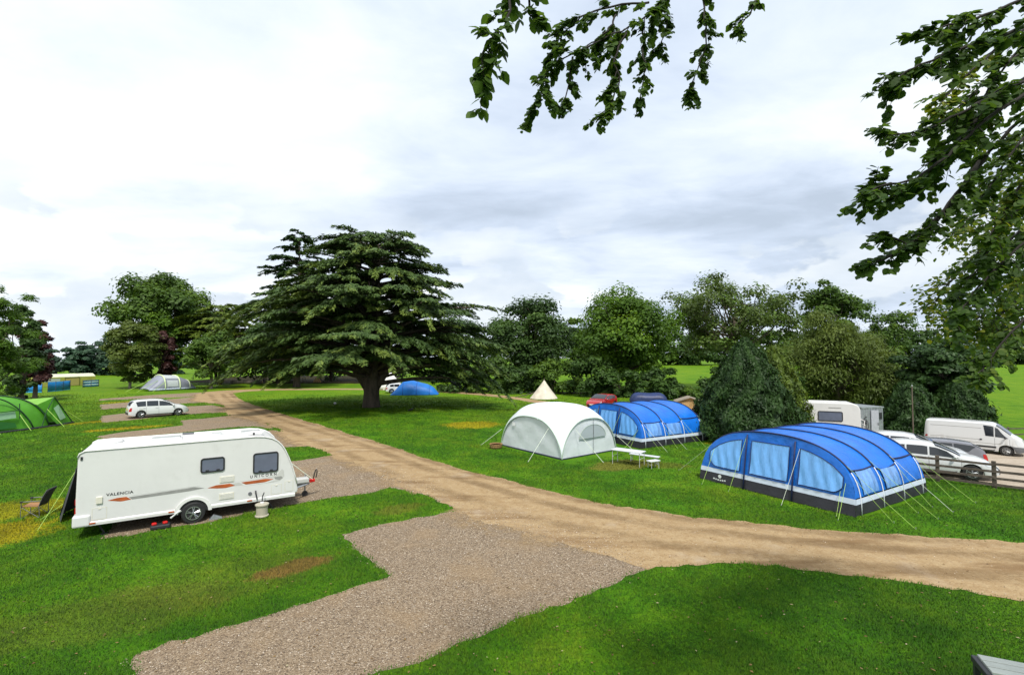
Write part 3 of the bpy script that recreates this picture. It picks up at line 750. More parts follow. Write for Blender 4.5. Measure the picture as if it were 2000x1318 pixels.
def cedar(name, label, x, y, tiers, extra, seed, trunk_r, leafm='cedar_leaf', dens=36, leaf=0.205, leaders=None, per=9):
    rs = np.random.RandomState(seed); rnd = random.Random(seed)
    t = thing(name, label, 'tree', (x, y, tz(x, y)))
    out = []; lb = MB()
    def bough(az, z, L, W, rise, droop, shade=0.0, rx=0.0, ry=0.0, dd=dens):
        root = (rx, ry, z); plate(out, rs, root, az, L, W, rise, droop, dd, leaf, shade)
        pts = []
        for i in range(6):
            s = L * 0.9 * i / 5
            pts.append((rx * 1 + s * math.cos(az) * 1.0, ry + s * math.sin(az), z - (1 - i / 5) * min(1.4, 0.14 * L) + rise * s - droop * (s / L) ** 3 * L * 0.20 - 0.10))
        lb.tube(pts, [max(0.02, 0.022 * L * (1 - 0.85 * i / 5)) for i in range(6)], 5)
    for z, Rr in tiers:
        a0 = rs.rand() * 6.28; n = per if Rr > 5 else 6
        for k in range(n):
            az = a0 + 2 * PI * (k + 0.5 * rs.rand()) / n
            L = Rr * (0.60 + 0.42 * rs.rand())
            bough(az, z + float(np.clip(0.45 * rs.randn(), -0.8, 0.6)), L, 0.34 * L + 0.9, rs.uniform(0.05, 0.20), rs.uniform(0.25, 0.7))
    for e in extra: bough(*e)
    P, Nn, D, ln, wd, tint = [np.concatenate([o[i] for o in out]) for i in range(6)]
    kp = np.random.RandomState(seed + 1).rand(len(P)) < 0.80
    V, F, T = cards(P[kp], Nn[kp], D[kp], ln[kp], wd[kp], tint[kp])
    np_mesh('crown', V, F, MAT[leafm], t, {'tint': T}, kind='stuff')
    H = tiers[-1][0]
    mb = MB()
    path = [(0, 0, -0.3), (0, 0, 0.3), (0.02, 0, 1.5), (0.05, 0, 3.0), (0.1, 0.1, 5.0), (0.15, 0.1, H * 0.55), (0.1, 0, H * 0.97)]
    mb.tube(path, [trunk_r * 1.25, trunk_r * 1.06, trunk_r * 0.94, trunk_r * 0.98, trunk_r * 0.55, trunk_r * 0.38, 0.08], 14)
    mb.build('trunk', MAT['bark'], t, smooth=True)
    for (ax, ay, zt, rr) in (leaders or []):
        lb.tube([(0.1 * ax, 0.1 * ay, 1.9), (ax * 0.3, ay * 0.3, 3.4), (ax * 0.62, ay * 0.62, 5.4), (ax * 0.85, ay * 0.85, zt * 0.6), (ax, ay, zt)], [rr * 1.2, rr * 1.15, rr * 0.8, rr * 0.6, 0.05], 8)
    lb.build('boughs', MAT['bark'], t, smooth=True)
    return t

tiers = [(4.6, 10.0), (5.6, 12.6), (6.6, 13.2), (7.8, 12.2), (8.9, 11.4), (9.9, 11.0), (10.9, 11.0), (11.8, 10.2), (12.7, 9.0), (13.6, 8.2), (14.5, 7.4), (15.4, 7.0), (16.2, 6.8), (17.0, 6.4), (17.6, 5.8), (18.1, 5.0), (18.5, 3.8)]
extra = [(R(180), 10.4, 15.6, 4.8, 0.22, 1.15, 0.1), (R(190), 9.4, 15.2, 4.8, 0.20, 1.25, 0.1), (R(172), 8.2, 14.6, 4.8, 0.18, 1.2, 0.0), (R(184), 7.0, 14.8, 4.6, 0.15, 1.2, 0.0), (R(200), 10.8, 12.6, 4.8, 0.18, 1.0, 0.18), (R(212), 10.4, 11.8, 4.8, 0.18, 1.0, 0.18), (R(205), 7.4, 13.6, 4.8, 0.16, 1.2, 0.1), (R(195), 5.6, 14.0, 4.6, 0.10, 1.1, 0.05), (R(222), 6.6, 11.8, 4.6, 0.12, 1.0, 0.1),
         (R(180), 12.6, 10.2, 4.4, 0.16, 0.9, 0.1), (R(196), 13.4, 8.8, 4.0, 0.14, 0.8, 0.15), (R(168), 12.0, 11.2, 4.4, 0.14, 0.9, 0.05), (R(230), 12.0, 9.6, 4.6, 0.14, 0.9, 0.18), (R(215), 14.8, 7.2, 3.6, 0.12, 0.8, 0.15),
         (R(0), 10.6, 12.9, 3.4, 0.10, 0.45, 0.05), (R(-8), 7.2, 14.2, 4.8, 0.14, 1.0, 0.1), (R(4), 5.6, 14.4, 4.4, 0.12, 1.2, 0.05), (R(-14), 5.0, 13.6, 4.6, 0.10, 1.2, 0.08), (R(14), 8.4, 12.6, 4.4, 0.12, 0.9, 0.0), (R(-22), 6.4, 13.0, 4.6, 0.12, 1.0, 0.12), (R(-5), 3.9, 13.0, 4.0, 0.05, 0.9, 0.0),
         (R(-82), 6.2, 9.5, 4.8, 0.08, 0.5, 0.15), (R(-60), 5.6, 9.0, 4.4, 0.10, 0.7, 0.1), (R(-120), 5.2, 10.0, 4.6, 0.10, 0.9, 0.1), (R(10), 3.9, 9.8, 3.0, 0.0, 0.9, -0.2), (R(215), 5.0, 9.5, 3.8, 0.08, 0.8, 0.0), (R(-45), 10.2, 9.8, 4.6, 0.14, 0.9, 0.15), (R(-30), 12.4, 8.8, 4.0, 0.12, 0.8, 0.15),
         (R(250), 15.0, 6.4, 3.4, 0.12, 0.8, 0.15), (R(-75), 8.4, 9.8, 4.4, 0.12, 0.8, 0.12), (R(-100), 10.6, 9.4, 4.4, 0.12, 0.9, 0.15), (R(-60), 14.0, 7.2, 3.8, 0.12, 0.8, 0.15), (R(-110), 13.2, 7.8, 3.8, 0.12, 0.8, 0.15), (R(-90), 16.4, 5.2, 3.0, 0.1, 0.7, 0.15)]
cedar('cedar_tree', 'huge spreading cedar with tiered flat boughs on the grass island', -15.17, 52.1, tiers, extra, 11, 0.86,
      leaders=[(-3.2, -0.6, 12.5, 0.42), (2.6, 0.5, 13.5, 0.40), (-1.0, 2.0, 15.5, 0.38), (1.2, -1.6, 16.0, 0.36), (4.6, -0.4, 9.5, 0.30), (-5.0, 1.0, 9.0, 0.30)])
cedar('cedar_tree', 'dark slender cedar top rising behind the left of the huge cedar', -38.6, 86.5, [(2.6, 5.1), (4.2, 7.0), (6.2, 7.6), (9.1, 7.0), (11.9, 6.8), (14.7, 6.2), (16.7, 5.9), (18.4, 5.6), (20.1, 5.4), (21.2, 5.2), (22.2, 5.1), (23.6, 4.4), (24.9, 3.5), (26.1, 2.5), (27.3, 1.6)], [], 23, 0.6, 'yew_leaf', 30, 0.27, per=9)

broadleaf('broadleaf_tree', 'pale green leafy tree at the left edge of the photograph', 'tree', -50.6, 47.0, 12.6, 3.9, 0.6, 'bright_leaf', 31, ry=5, npuff=75, nleaf=17000, leaf=0.13, trunk_r=0.3, droop=0.15)
broadleaf('broadleaf_tree', 'darker leafy tree just behind the tree at the left edge', 'tree', -57.3, 56.5, 11.6, 2.7, 0.4, 'dark_leaf', 32, npuff=60, nleaf=11000, leaf=0.15, trunk_r=0.28)
broadleaf('copper_beech', 'copper coloured tree over the left windbreak', 'tree', -62.2, 63.0, 10.2, 2.6, 1.9, 'plum_leaf', 33, npuff=50, nleaf=8000, leaf=0.16, trunk_r=0.25)
broadleaf('oak_tree', 'tallest oak of the left group, domed crown above its neighbours', 'tree', -69.5, 97.0, 22.2, 10.6, 8.2, 'oak_leaf', 34, npuff=80, nleaf=19000, leaf=0.24, trunk_r=0.6, gap=0.2)
broadleaf('broadleaf_tree', 'light green tree in front of the tall left oak', 'tree', -66.5, 91.0, 14.6, 4.8, 3.5, 'bright_leaf', 35, npuff=45, nleaf=9000, leaf=0.2, trunk_r=0.3)
broadleaf('broadleaf_tree', 'low olive green tree with pale stem left of the purple tree', 'tree', -64.9, 82.0, 11.6, 4.9, 1.6, 'olive_leaf', 36, npuff=60, nleaf=12000, leaf=0.17, trunk_r=0.2, barkm='bark_pale')
broadleaf('purple_plum', 'narrow purple leaved tree behind the grey tent', 'tree', -62.6, 86.5, 10.2, 2.4, 1.8, 'plum_leaf', 37, npuff=36, nleaf=6500, leaf=0.18, trunk_r=0.18)
broadleaf('broadleaf_tree', 'rounded green tree right of the purple tree beside the grey tent', 'tree', -51.1, 82.0, 10.0, 5.2, 2.6, 'oak_leaf', 38, npuff=60, nleaf=12500, leaf=0.17, trunk_r=0.26, barkm='bark_pale')
cedar('cedar_tree', 'yellowish dark cedar between the tall oak and the huge cedar', -57.5, 95.0, [(5, 7.5), (6.5, 8.4), (8, 8.4), (9.5, 8.2), (11, 7.6), (12.5, 6.5), (14, 5), (15.2, 3.2)], [], 24, 0.4, 'thuja_leaf', 30, 0.28, per=8)
broadleaf('broadleaf_tree', 'dark woodland tree behind the logs, nearer the grey tent', 'tree', -52.0, 106.0, 16.5, 7.5, 1.4, 'dark_leaf', 39, npuff=50, nleaf=9000, leaf=0.24, trunk_r=0.4)
broadleaf('broadleaf_tree', 'dark woodland tree behind the logs, nearer the huge cedar', 'tree', -40.5, 108.0, 16.0, 8.0, 1.4, 'dark_leaf', 40, npuff=50, nleaf=9000, leaf=0.24, trunk_r=0.4)
broadleaf('broadleaf_tree', 'dark woodland tree seen under the boughs of the huge cedar', 'tree', -27.0, 108.0, 14.5, 8.0, 1.4, 'dark_leaf', 41, npuff=50, nleaf=9000, leaf=0.24, trunk_r=0.4)
broadleaf('broadleaf_tree', 'dark woodland tree behind the blue tent and white bell tent', 'tree', -12.5, 104.0, 14.0, 8.0, 1.6, 'dark_leaf', 42, npuff=50, nleaf=9500, leaf=0.24, trunk_r=0.4)
broadleaf('broadleaf_tree', 'dark leafy tree at the end of the track, left of the huge cedar', 'tree', -45.0, 93.0, 13.5, 7.0, 1.8, 'dark_leaf', 61, npuff=50, nleaf=9000, leaf=0.22, trunk_r=0.3)
broadleaf('broadleaf_tree', 'green tree filling the gap between tall left oak and yellowish cedar', 'tree', -62.0, 101.0, 15.5, 6.0, 3.0, 'oak_leaf', 62, npuff=45, nleaf=8000, leaf=0.22, trunk_r=0.3)
broadleaf('oak_tree', 'dark green oak right of the huge cedar, behind the tipi', 'tree', 3.4, 85.0, 15.6, 8.6, 0.4, 'dark_leaf', 43, npuff=90, nleaf=19000, leaf=0.2, trunk_r=0.5, shape=2.1)
broadleaf('broadleaf_tree', 'small tree in the gap between the two middle oaks', 'tree', 12.3, 88.5, 12.6, 2.6, 1.0, 'oak_leaf', 44, npuff=26, nleaf=4500, leaf=0.2, trunk_r=0.2)
broadleaf('oak_tree', 'bright green domed oak with thick trunk behind the red car', 'tree', 17.7, 72.0, 15.9, 7.9, 2.4, 'bright_leaf', 45, npuff=95, nleaf=22000, leaf=0.17, trunk_r=0.62, shape=2.4, lop=0.02)
broadleaf('oak_tree', 'thin brownish oak with wide sparse crown above the shed', 'tree', 35.6, 76.5, 18.6, 11.3, 6.6, 'brown_leaf', 46, npuff=120, nleaf=14000, leaf=0.17, trunk_r=0.5, gap=0.38, limbs=46, shape=2.6)
broadleaf('oak_tree', 'taller green tree behind the olive willow, right of the sparse oak', 'tree', 55.4, 82.5, 18.4, 5.9, 6.0, 'oak_leaf', 47, npuff=46, nleaf=8500, leaf=0.2, trunk_r=0.4, gap=0.3, limbs=24)
broadleaf('broadleaf_tree', 'small airy tree leaning right at the end of the treeline', 'tree', 66.5, 86.5, 13.8, 4.8, 7.6, 'oak_leaf', 48, npuff=36, nleaf=4200, leaf=0.17, trunk_r=0.3, gap=0.4, lean=0.25, limbs=22)
broadleaf('willow_tree', 'wide olive coloured willow behind the white motorhome', 'tree', 36.9, 54.5, 11.6, 8.3, 0.2, 'olive_leaf', 49, ry=6, npuff=110, nleaf=30000, leaf=0.16, trunk_r=0.4, droop=0.8, shape=2.2, lop=0.25)
conifer('conifer_tree', 'broad dark green conifer between the two blue tents', 'tree', 15.4, 31.8, 6.7, 3.9, 'yew_leaf', 50, n=40000, leaf=0.12, power=0.80)
conifer('conifer_tree', 'yellow green conifer behind the broad dark one', 'tree', 20.0, 36.6, 6.5, 2.5, 'thuja_leaf', 51, n=15000, leaf=0.13, power=0.6)
conifer('conifer_shrub', 'dark clipped conifer beside the slim pole', 'shrub', 33.8, 41.0, 4.6, 2.5, 'yew_leaf', 52, n=9000, leaf=0.15, power=0.5)
conifer('conifer_shrub', 'dark conifer left of the white van', 'shrub', 37.3, 40.0, 4.8, 2.3, 'yew_leaf', 53, n=9000, leaf=0.15, power=0.5)
broadleaf('broadleaf_tree', 'spreading dark tree behind the white van', 'tree', 42.6, 48.0, 8.6, 5.0, 0.2, 'yew_leaf', 54, npuff=80, nleaf=17000, leaf=0.16, trunk_r=0.35, shape=2.0, squash=0.5)
# hedge line behind the tipi, cars and shed
rs = np.random.RandomState(77)
hedge = [(-8.5, 75, 3.6, 2.6, 'dark_leaf'), (-3.6, 74, 4.4, 3.0, 'oak_leaf'), (1.2, 73.5, 3.4, 2.8, 'dark_leaf'), (6.4, 73, 4.2, 2.8, 'oak_leaf'), (11.2, 67, 4.4, 2.6, 'dark_leaf'), (14.6, 66, 3.0, 2.4, 'dark_leaf'), (19.4, 64, 3.2, 2.6, 'dark_leaf'), (23.0, 63, 1.3, 1.8, 'oak_leaf'), (27.2, 61, 3.6, 2.6, 'dark_leaf'), (22.6, 56, 1.2, 1.6, 'oak_leaf'), (28.6, 52, 4.0, 2.8, 'dark_leaf'), (46.5, 60, 4.5, 3.2, 'oak_leaf'), (53.0, 62, 3.6, 3.0, 'oak_leaf')]
hl = ['dark bush under the right boughs of the huge cedar', 'green bush left of the tipi', 'low dark bush straight behind the tipi', 'green bush right behind the tipi', 'dark bush behind the bonnet of the red car', 'low dark bush behind the red car', 'dark bush below the bright domed oak', 'green bush right of the bright oak trunk', 'dark bush behind the shed roof', 'green bush above the covered trailer', 'dark bush between shed and broad conifer', 'green bush in the field right of the willow', 'far green bush above the conifers by the slim pole']
for i, ((hx, hy, hh, hr, hm), lab) in enumerate(zip(hedge, hl)):
    broadleaf('hedge_bush', lab, 'bush', hx, hy, hh * 1.25, hr * 1.35, -0.2, hm, 200 + i, npuff=30, nleaf=4200, leaf=0.16, trunk_r=0.1, group='bushes along the field edge', limbs=5, squash=0.85)
# far pines at the left and far wood beyond the field at the right
pines = []
for i, (px_, py_, s_) in enumerate([(-139, 143, 1.0), (-131, 150, 1.12), (-126, 140, 1.02), (-119, 146, 1.15), (-112, 142, 1.0), (-107, 150, 0.95), (-146, 150, 0.9)]):
    if i < 2:
        o = broadleaf('pine_tree', '', 'tree', px_, py_, 9.6 + 1.0 * i, 6.2, 0.3, 'pine_leaf', 300 + i, npuff=48, nleaf=6500, leaf=0.3, trunk_r=0.3, squash=0.45)
        pines.append(o)
    else:
        o = copy_tree(pines[i % 2]); o.location = (px_, py_, 0); o.rotation_euler.z = 1.3 * i; o.scale = (s_, s_, s_)
    o['label'] = ['dark pine of the far wood on the left, seen past the copper tree', 'far dark pine second from the copper tree', 'far dark pine third from the copper tree', 'far dark pine above the yellow frame tent', 'far dark pine next to the olive green tree', 'last far dark pine, half hidden by the olive green tree', 'far dark pine mostly hidden by the copper tree'][i]
    o['group'] = 'pines of the far wood at the left'
far = []
labs = ['first', 'second', 'third', 'fourth', 'fifth', 'sixth', 'seventh', 'eighth', 'ninth', 'tenth', 'eleventh', 'twelfth', 'thirteenth', 'fourteenth', 'fifteenth', 'sixteenth']
fx = [(40, 172), (53, 178), (66, 175), (80, 182), (95, 178), (110, 184), (124, 180), (138, 184), (152, 180), (166, 186), (180, 182), (194, 186), (208, 182), (222, 188), (26, 180), (120, 196)]
for i, (x_, y_) in enumerate(fx):
    if i < 3:
        o = broadleaf('field_tree', '', 'tree', x_, y_, 10.5 + i, 9.0, 0.2, ('dark_leaf', 'oak_leaf', 'dark_leaf')[i], 400 + i, npuff=46, nleaf=5000, leaf=0.36, trunk_r=0.4, limbs=4)
        far.append(o)
    else:
        o = copy_tree(far[i % 3]); o.location = (x_, y_, tz(x_, y_)); o.rotation_euler.z = 2.1 * i; s_ = 0.85 + 0.35 * ((i * 37) % 10) / 10; o.scale = (s_, s_, s_)
    o['label'] = 'tree of the far hedgerow across the field, %s counted from the left' % labs[[1, 2, 3, 4, 5, 6, 8, 9, 10, 11, 12, 13, 14, 15, 0, 7][i]]
    o['group'] = 'hedgerow trees across the far field'

# ================================================================== the beech hanging over the camera
mat('twig', (0.022, 0.017, 0.014), 0.85, var=0.3, vscale=9)
def leaf_template():
    # pointed oval leaf folded along its midrib, with a short stalk side
    prof = [(0, 0), (0.22, 0.34), (0.52, 0.43), (0.80, 0.26), (1, 0)]
    V = []; F = []
    for x, w in prof: V += [(x, 0, -0.10 * (x - 0.5) ** 2)]
    for x, w in prof[1:-1]: V += [(x, w, 0.10 * w - 0.12 * (x - 0.5) ** 2), (x, -w, 0.10 * w - 0.12 * (x - 0.5) ** 2)]
    # verts: 0..4 midrib, 5/6, 7/8, 9/10 sides
    F = [(0, 1, 5), (0, 6, 1), (1, 2, 7, 5), (1, 6, 8, 2), (2, 3, 9, 7), (2, 8, 10, 3), (3, 4, 9), (3, 10, 4)]
    return np.array(V, float), F
LV, LF = leaf_template()
LT = np.array([t for f in LF for t in ([f] if len(f) == 3 else [(f[0], f[1], f[2]), (f[0], f[2], f[3])])])
def beech():
    rs = np.random.RandomState(3); rnd = random.Random(3)
    t = thing('beech_tree', 'beech whose leafy branches hang into the top right of the photograph', 'tree', (9.0, -3.5, 0))
    ox, oy = 9.0, -3.5
    # boughs hanging in front of the house, in metres (x, y forward, z up); last number = leaf length
    B = [
     ([(0.0, 3.25, 8.1), (-0.03, 3.2, 7.70), (-0.13, 3.15, 7.55), (-0.20, 3.15, 7.42), (-0.19, 3.12, 7.20)], 0.085, 26, 0.13),
     ([(0.10, 3.25, 8.0), (0.12, 3.2, 7.75), (0.20, 3.2, 7.70)], 0.08, 12, 0.09),
     ([(1.75, 4.5, 8.95), (1.45, 4.5, 8.70), (1.25, 4.45, 8.48), (0.86, 4.4, 8.25), (0.42, 4.35, 8.0), (0.29, 4.35, 7.80), (0.23, 4.3, 7.56)], 0.075, 85, 0.14),
     ([(1.25, 4.45, 8.46), (1.23, 4.4, 8.1), (1.24, 4.4, 7.9), (1.19, 4.4, 7.62)], 0.065, 20, 0.09),
     ([(1.10, 4.45, 8.36), (0.96, 4.4, 8.05), (1.0, 4.4, 7.86), (0.90, 4.4, 7.60), (0.83, 4.38, 7.50)], 0.07, 50, 0.13),
     ([(0.56, 4.4, 8.08), (0.53, 4.35, 7.80), (0.46, 4.35, 7.50)], 0.06, 22, 0.08),
     ([(1.35, 4.6, 8.75), (0.85, 4.5, 8.62), (0.58, 4.5, 8.45), (0.44, 4.45, 8.28), (0.40, 4.4, 8.12)], 0.07, 55, 0.13),
     ([(1.5, 4.6, 8.85), (1.52, 4.6, 8.55), (1.44, 4.6, 8.27)], 0.065, 30, 0.12),
     ([(1.0, 4.5, 8.55), (0.9, 4.45, 8.36), (0.72, 4.45, 8.22), (0.62, 4.4, 8.12)], 0.065, 34, 0.13),
     ([(2.0, 4.9, 9.1), (2.0, 4.85, 8.75), (1.98, 4.8, 8.45), (1.86, 4.8, 8.12), (1.80, 4.8, 7.95)], 0.07, 48, 0.12),
     ([(2.75, 5.2, 9.3), (2.62, 5.2, 9.05), (2.48, 5.2, 8.88)], 0.075, 18, 0.11),
     # right-hand mass, near
     ([(5.0, 4.0, 8.6), (4.1, 4.0, 8.15), (3.75, 4.0, 8.05), (3.45, 4.0, 7.93), (3.2, 4.0, 7.82), (3.08, 4.0, 7.70)], 0.085, 75, 0.20),
     ([(4.9, 4.2, 8.8), (4.2, 4.2, 8.5), (3.8, 4.15, 8.35), (3.45, 4.1, 8.22)], 0.085, 60, 0.18),
     ([(4.9, 4.1, 8.0), (4.2, 4.1, 7.75), (3.75, 4.1, 7.52), (3.4, 4.1, 7.35), (3.05, 4.1, 7.32)], 0.08, 60, 0.17),
     ([(5.0, 4.1, 8.1), (4.1, 4.1, 7.55), (3.7, 4.1, 7.2), (3.35, 4.1, 6.95), (3.0, 4.1, 6.86), (2.92, 4.1, 6.80)], 0.08, 75, 0.17),
     ([(5.2, 4.3, 7.9), (4.35, 4.3, 7.35), (3.95, 4.3, 6.95), (3.65, 4.3, 6.65), (3.35, 4.3, 6.42), (3.12, 4.3, 6.52)], 0.08, 95, 0.19),
     ([(5.3, 4.5, 7.7), (4.6, 4.5, 7.1), (4.15, 4.5, 6.6), (3.75, 4.45, 6.15), (3.5, 4.4, 6.0), (3.30, 4.4, 6.1)], 0.075, 80, 0.17),
     ([(4.3, 4.5, 6.8), (3.9, 4.5, 6.25), (3.6, 4.5, 5.98), (3.32, 4.5, 5.86), (3.17, 4.5, 5.83)], 0.075, 34, 0.12),
     # right-hand mass, farther and lower: smaller in view
     ([(8.2, 6.5, 9.0), (7.1, 6.5, 8.1), (6.5, 6.5, 7.5), (6.0, 6.5, 7.2), (5.5, 6.5, 7.0)], 0.08, 110, 0.34),
     ([(8.4, 7.0, 8.6), (7.3, 7.0, 7.7), (6.6, 7.0, 7.0), (6.0, 7.0, 6.4), (5.6, 7.0, 5.9)], 0.08, 130, 0.36),
     ([(9.2, 7.6, 8.4), (8.0, 7.6, 7.4), (7.3, 7.6, 6.7), (6.8, 7.6, 6.1), (6.45, 7.6, 5.85)], 0.08, 130, 0.34),
     ([(9.2, 7.8, 7.4), (8.2, 7.8, 6.7), (7.5, 7.8, 6.2), (6.9, 7.8, 5.75), (6.6, 7.8, 5.9)], 0.08, 120, 0.34),
     ([(9.4, 8.0, 7.6), (8.3, 8.0, 6.5), (7.7, 8.0, 5.95), (7.3, 8.0, 5.7), (7.0, 8.0, 5.72)], 0.08, 110, 0.32),
     ([(9.0, 8.2, 6.9), (8.3, 8.2, 6.2), (7.9, 8.2, 5.75), (7.6, 8.2, 5.55)], 0.08, 100, 0.32),
     ([(9.6, 8.2, 7.0), (8.9, 8.2, 6.4), (8.55, 8.2, 6.0), (8.5, 8.2, 5.7)], 0.08, 70, 0.30),
     ([(7.6, 6.6, 7.8), (6.9, 6.6, 7.3), (6.6, 6.6, 6.7), (6.45, 6.6, 6.2)], 0.08, 70, 0.28),
     ([(7.8, 7.0, 8.9), (7.3, 7.0, 8.6), (6.8, 7.0, 8.35)], 0.085, 60, 0.32),
     ([(8.9, 7.4, 9.2), (8.0, 7.4, 8.6), (7.3, 7.4, 8.15), (6.8, 7.4, 7.9)], 0.085, 80, 0.34),
    ]
    rb = random.Random(14)
    for k in range(10):   # inner boughs of the right-hand mass
        z0 = 6.7 + 3.3 * k / 9 + rb.uniform(-.15, .15); y0 = rb.uniform(4.8, 6.2); r_ = y0 / 5.2; e_ = rb.uniform(-.25, .35)
        B.append(([(6.5 * r_, y0, z0 + .2), ((5.75 + e_ * .4) * r_, y0, z0 - .35), ((5.2 + e_ * .7) * r_, y0 - .05, z0 - .8), ((4.85 + e_) * r_, y0 - .05, z0 - 1.2), ((4.62 + e_) * r_, y0 - .1, z0 - 1.45)], 0.078, 70, 0.20))
    wood = MB(); tw = MB(); LP = []; LD = []; LNn = []; LS = []; LTi = []
    crot = [(9.0, -3.3, 9.5), (9.0, -3.2, 10.5), (8.9, -3.2, 8.6)]
    for bi, (pts, lf, n, spread) in enumerate(B):
        P = [Vector(p) + (Vector((0.14 + (0.35 if 18 <= bi <= 27 else 0), 0, 0.45 if 15 <= bi <= 17 else (0.18 if 18 <= bi <= 27 else 0))) if bi > 10 else Vector((0, 0, 0.13 if bi > 1 else 0.0))) for p in pts]; tw = MB()
        if 2 <= bi <= 9: spread *= 1.35; n = int(n * 1.2); lf *= 0.92
        # smooth path
        Q = []
        for i in range(len(P) - 1):
            for k in range(5):
                u = k / 5; p0 = P[max(i - 1, 0)]; p1 = P[i]; p2 = P[i + 1]; p3 = P[min(i + 2, len(P) - 1)]
                Q.append(0.5 * ((2 * p1) + (-p0 + p2) * u + (2 * p0 - 5 * p1 + 4 * p2 - p3) * u * u + (-p0 + 3 * p1 - 3 * p2 + p3) * u ** 3) + Vector((rnd.uniform(-1, 1), rnd.uniform(-1, 1), rnd.uniform(-1, 1))) * 0.012)
        Q.append(P[-1]); m = len(Q)
        r0 = 0.009 if bi <= 10 else (0.017 if spread < 0.25 else 0.024)
        tw.tube([q - Vector((ox, oy, 0)) for q in Q], [r0 * (1 - 0.85 * i / (m - 1)) + 0.002 for i in range(m)], 5)
        L = sum((Q[i + 1] - Q[i]).length for i in range(m - 1))
        nn = int(n * (8.5 if spread < 0.25 else 10)); lf *= (0.95 if spread < 0.25 else 0.82)
        # side shoots carry the leaves
        shoots = max(4, int(L * (13 if spread < 0.25 else 19)))
        sh = []
        for s in range(shoots):
            i = min(m - 2, int((0.06 + 0.94 * (s + rnd.random()) / shoots) * (m - 1)))
            a = Q[i]; d = (Q[i + 1] - Q[i]).normalized()
            sd = Vector((rnd.uniform(-1, 1), rnd.uniform(-1, 1), rnd.uniform(-0.6, 0.5)))
            sd = (sd - d * sd.dot(d)).normalized()
            e = (d * 0.75 + sd * 0.85 + Vector((0, 0, -0.3))).normalized() * spread * rnd.uniform(0.6, 1.7)
            b = a + e * 0.5 + Vector((0, 0, 0.01)); c = a + e + Vector((0, 0, -0.12 * spread))
            tw.tube([q - Vector((ox, oy, 0)) for q in (a, b, c)], [0.005, 0.0035, 0.0018], 4)
            sh.append((a, b, c, d))
        sh.append((Q[-3], Q[-2], Q[-1], (Q[-1] - Q[-2]).normalized()))
        tone = rnd.uniform(-0.14, 0.14) + (0.22 if lf > 0 and bi in range(18, 28) else (rnd.choice((-0.1, 0.22)) if bi > 27 else -0.14))  # near sprays tinted dark like silhouettes, farther ones yellow-green as if sunlit
        for k in range(nn):
            a, b, c, d = sh[k % len(sh)]; u = rnd.uniform(0.12, 1.0)
            p = (a.lerp(b, u * 2) if u < 0.5 else b.lerp(c, u * 2 - 1))
            dr = (c - a).normalized(); sg = 1 if rnd.random() < 0.5 else -1
            lat = dr.cross(Vector((0, 0, 1)))
            if lat.length < 0.1: lat = Vector((1, 0, 0))
            lat.normalize()
            ld = (dr * rnd.uniform(0.3, 1.0) + lat * sg * rnd.uniform(0.4, 1.0) + Vector((0, 0, rnd.uniform(-0.75, 0.1)))).normalized()
            nm = Vector((rnd.uniform(-.6, .6), rnd.uniform(-.9, .3), 1.0)).normalized()
            LP.append(p + Vector((rnd.uniform(-1, 1), rnd.uniform(-1, 1), rnd.uniform(-1, 1))) * 0.02 * (1 if spread < 0.25 else 4)); LD.append(ld); LNn.append(nm); LS.append(lf * rnd.uniform(0.5, 1.25)); LTi.append(min(1, max(0, 0.42 + tone + rnd.uniform(-0.32, 0.36))))
        tw.build('branch', MAT['twig'], t, smooth=True)
        # limb back to the stem
        c0 = Vector(crot[bi % 3]); a = Q[0]
        mid = c0.lerp(a, 0.55) + Vector((0.4, -0.3, 0.9))
        if bi in (0, 2, 9, 11, 14, 16, 18, 20, 22, 27):
            MB().tube([q - Vector((ox, oy, 0)) for q in (c0, c0.lerp(mid, 0.5) + Vector((0, 0, 0.3)), mid, mid.lerp(a, 0.6) + Vector((0, 0, 0.12)), a)], [0.13, 0.10, 0.07, 0.04, 0.02], 7).build('limb', MAT['bark_pale'], t, smooth=True)
    MB().tube([(0, 0, -0.3), (0, 0, 0.4), (0, 0, 3), (0.05, 0.1, 7), (0, 0.2, 11), (-0.2, 0.2, 15)], [0.85, 0.6, 0.5, 0.42, 0.28, 0.08], 12).build('trunk', MAT['bark_pale'], t, smooth=True)
    LP = np.array(LP); LD = unit(np.array(LD)); LNn = np.array(LNn); LS = np.array(LS); LTi = np.array(LTi)
    LNn = unit(LNn - LD * np.sum(LD * LNn, 1, keepdims=True)); LB = np.cross(LNn, LD)
    # the 300 leaves that show largest are leaves of their own
    view = LS / np.maximum(np.linalg.norm(LP - np.array([0, 0, CAM_H]), axis=1), 1)
    inv = (LP[:, 0] / LP[:, 1] < 1.06) & ((LP[:, 2] - CAM_H) / LP[:, 1] < 0.75)
    order = np.argsort(-(view * inv)); big = order[:300]; rest = order[300:]
    protos = []
    for k in range(6):
        me = bpy.data.meshes.new('leaf'); me.from_pydata([tuple(v) for v in LV * np.array([1, 0.85 + 0.06 * k, 1.0 + 0.5 * (k % 3)])], [], LF)
        at = me.attributes.new('tint', 'FLOAT', 'POINT'); at.data.foreach_set('value', np.full(len(LV), 0.2 + 0.13 * k, np.float32))
        me.materials.append(MAT['beech_leaf']); me.update(); protos.append(me)
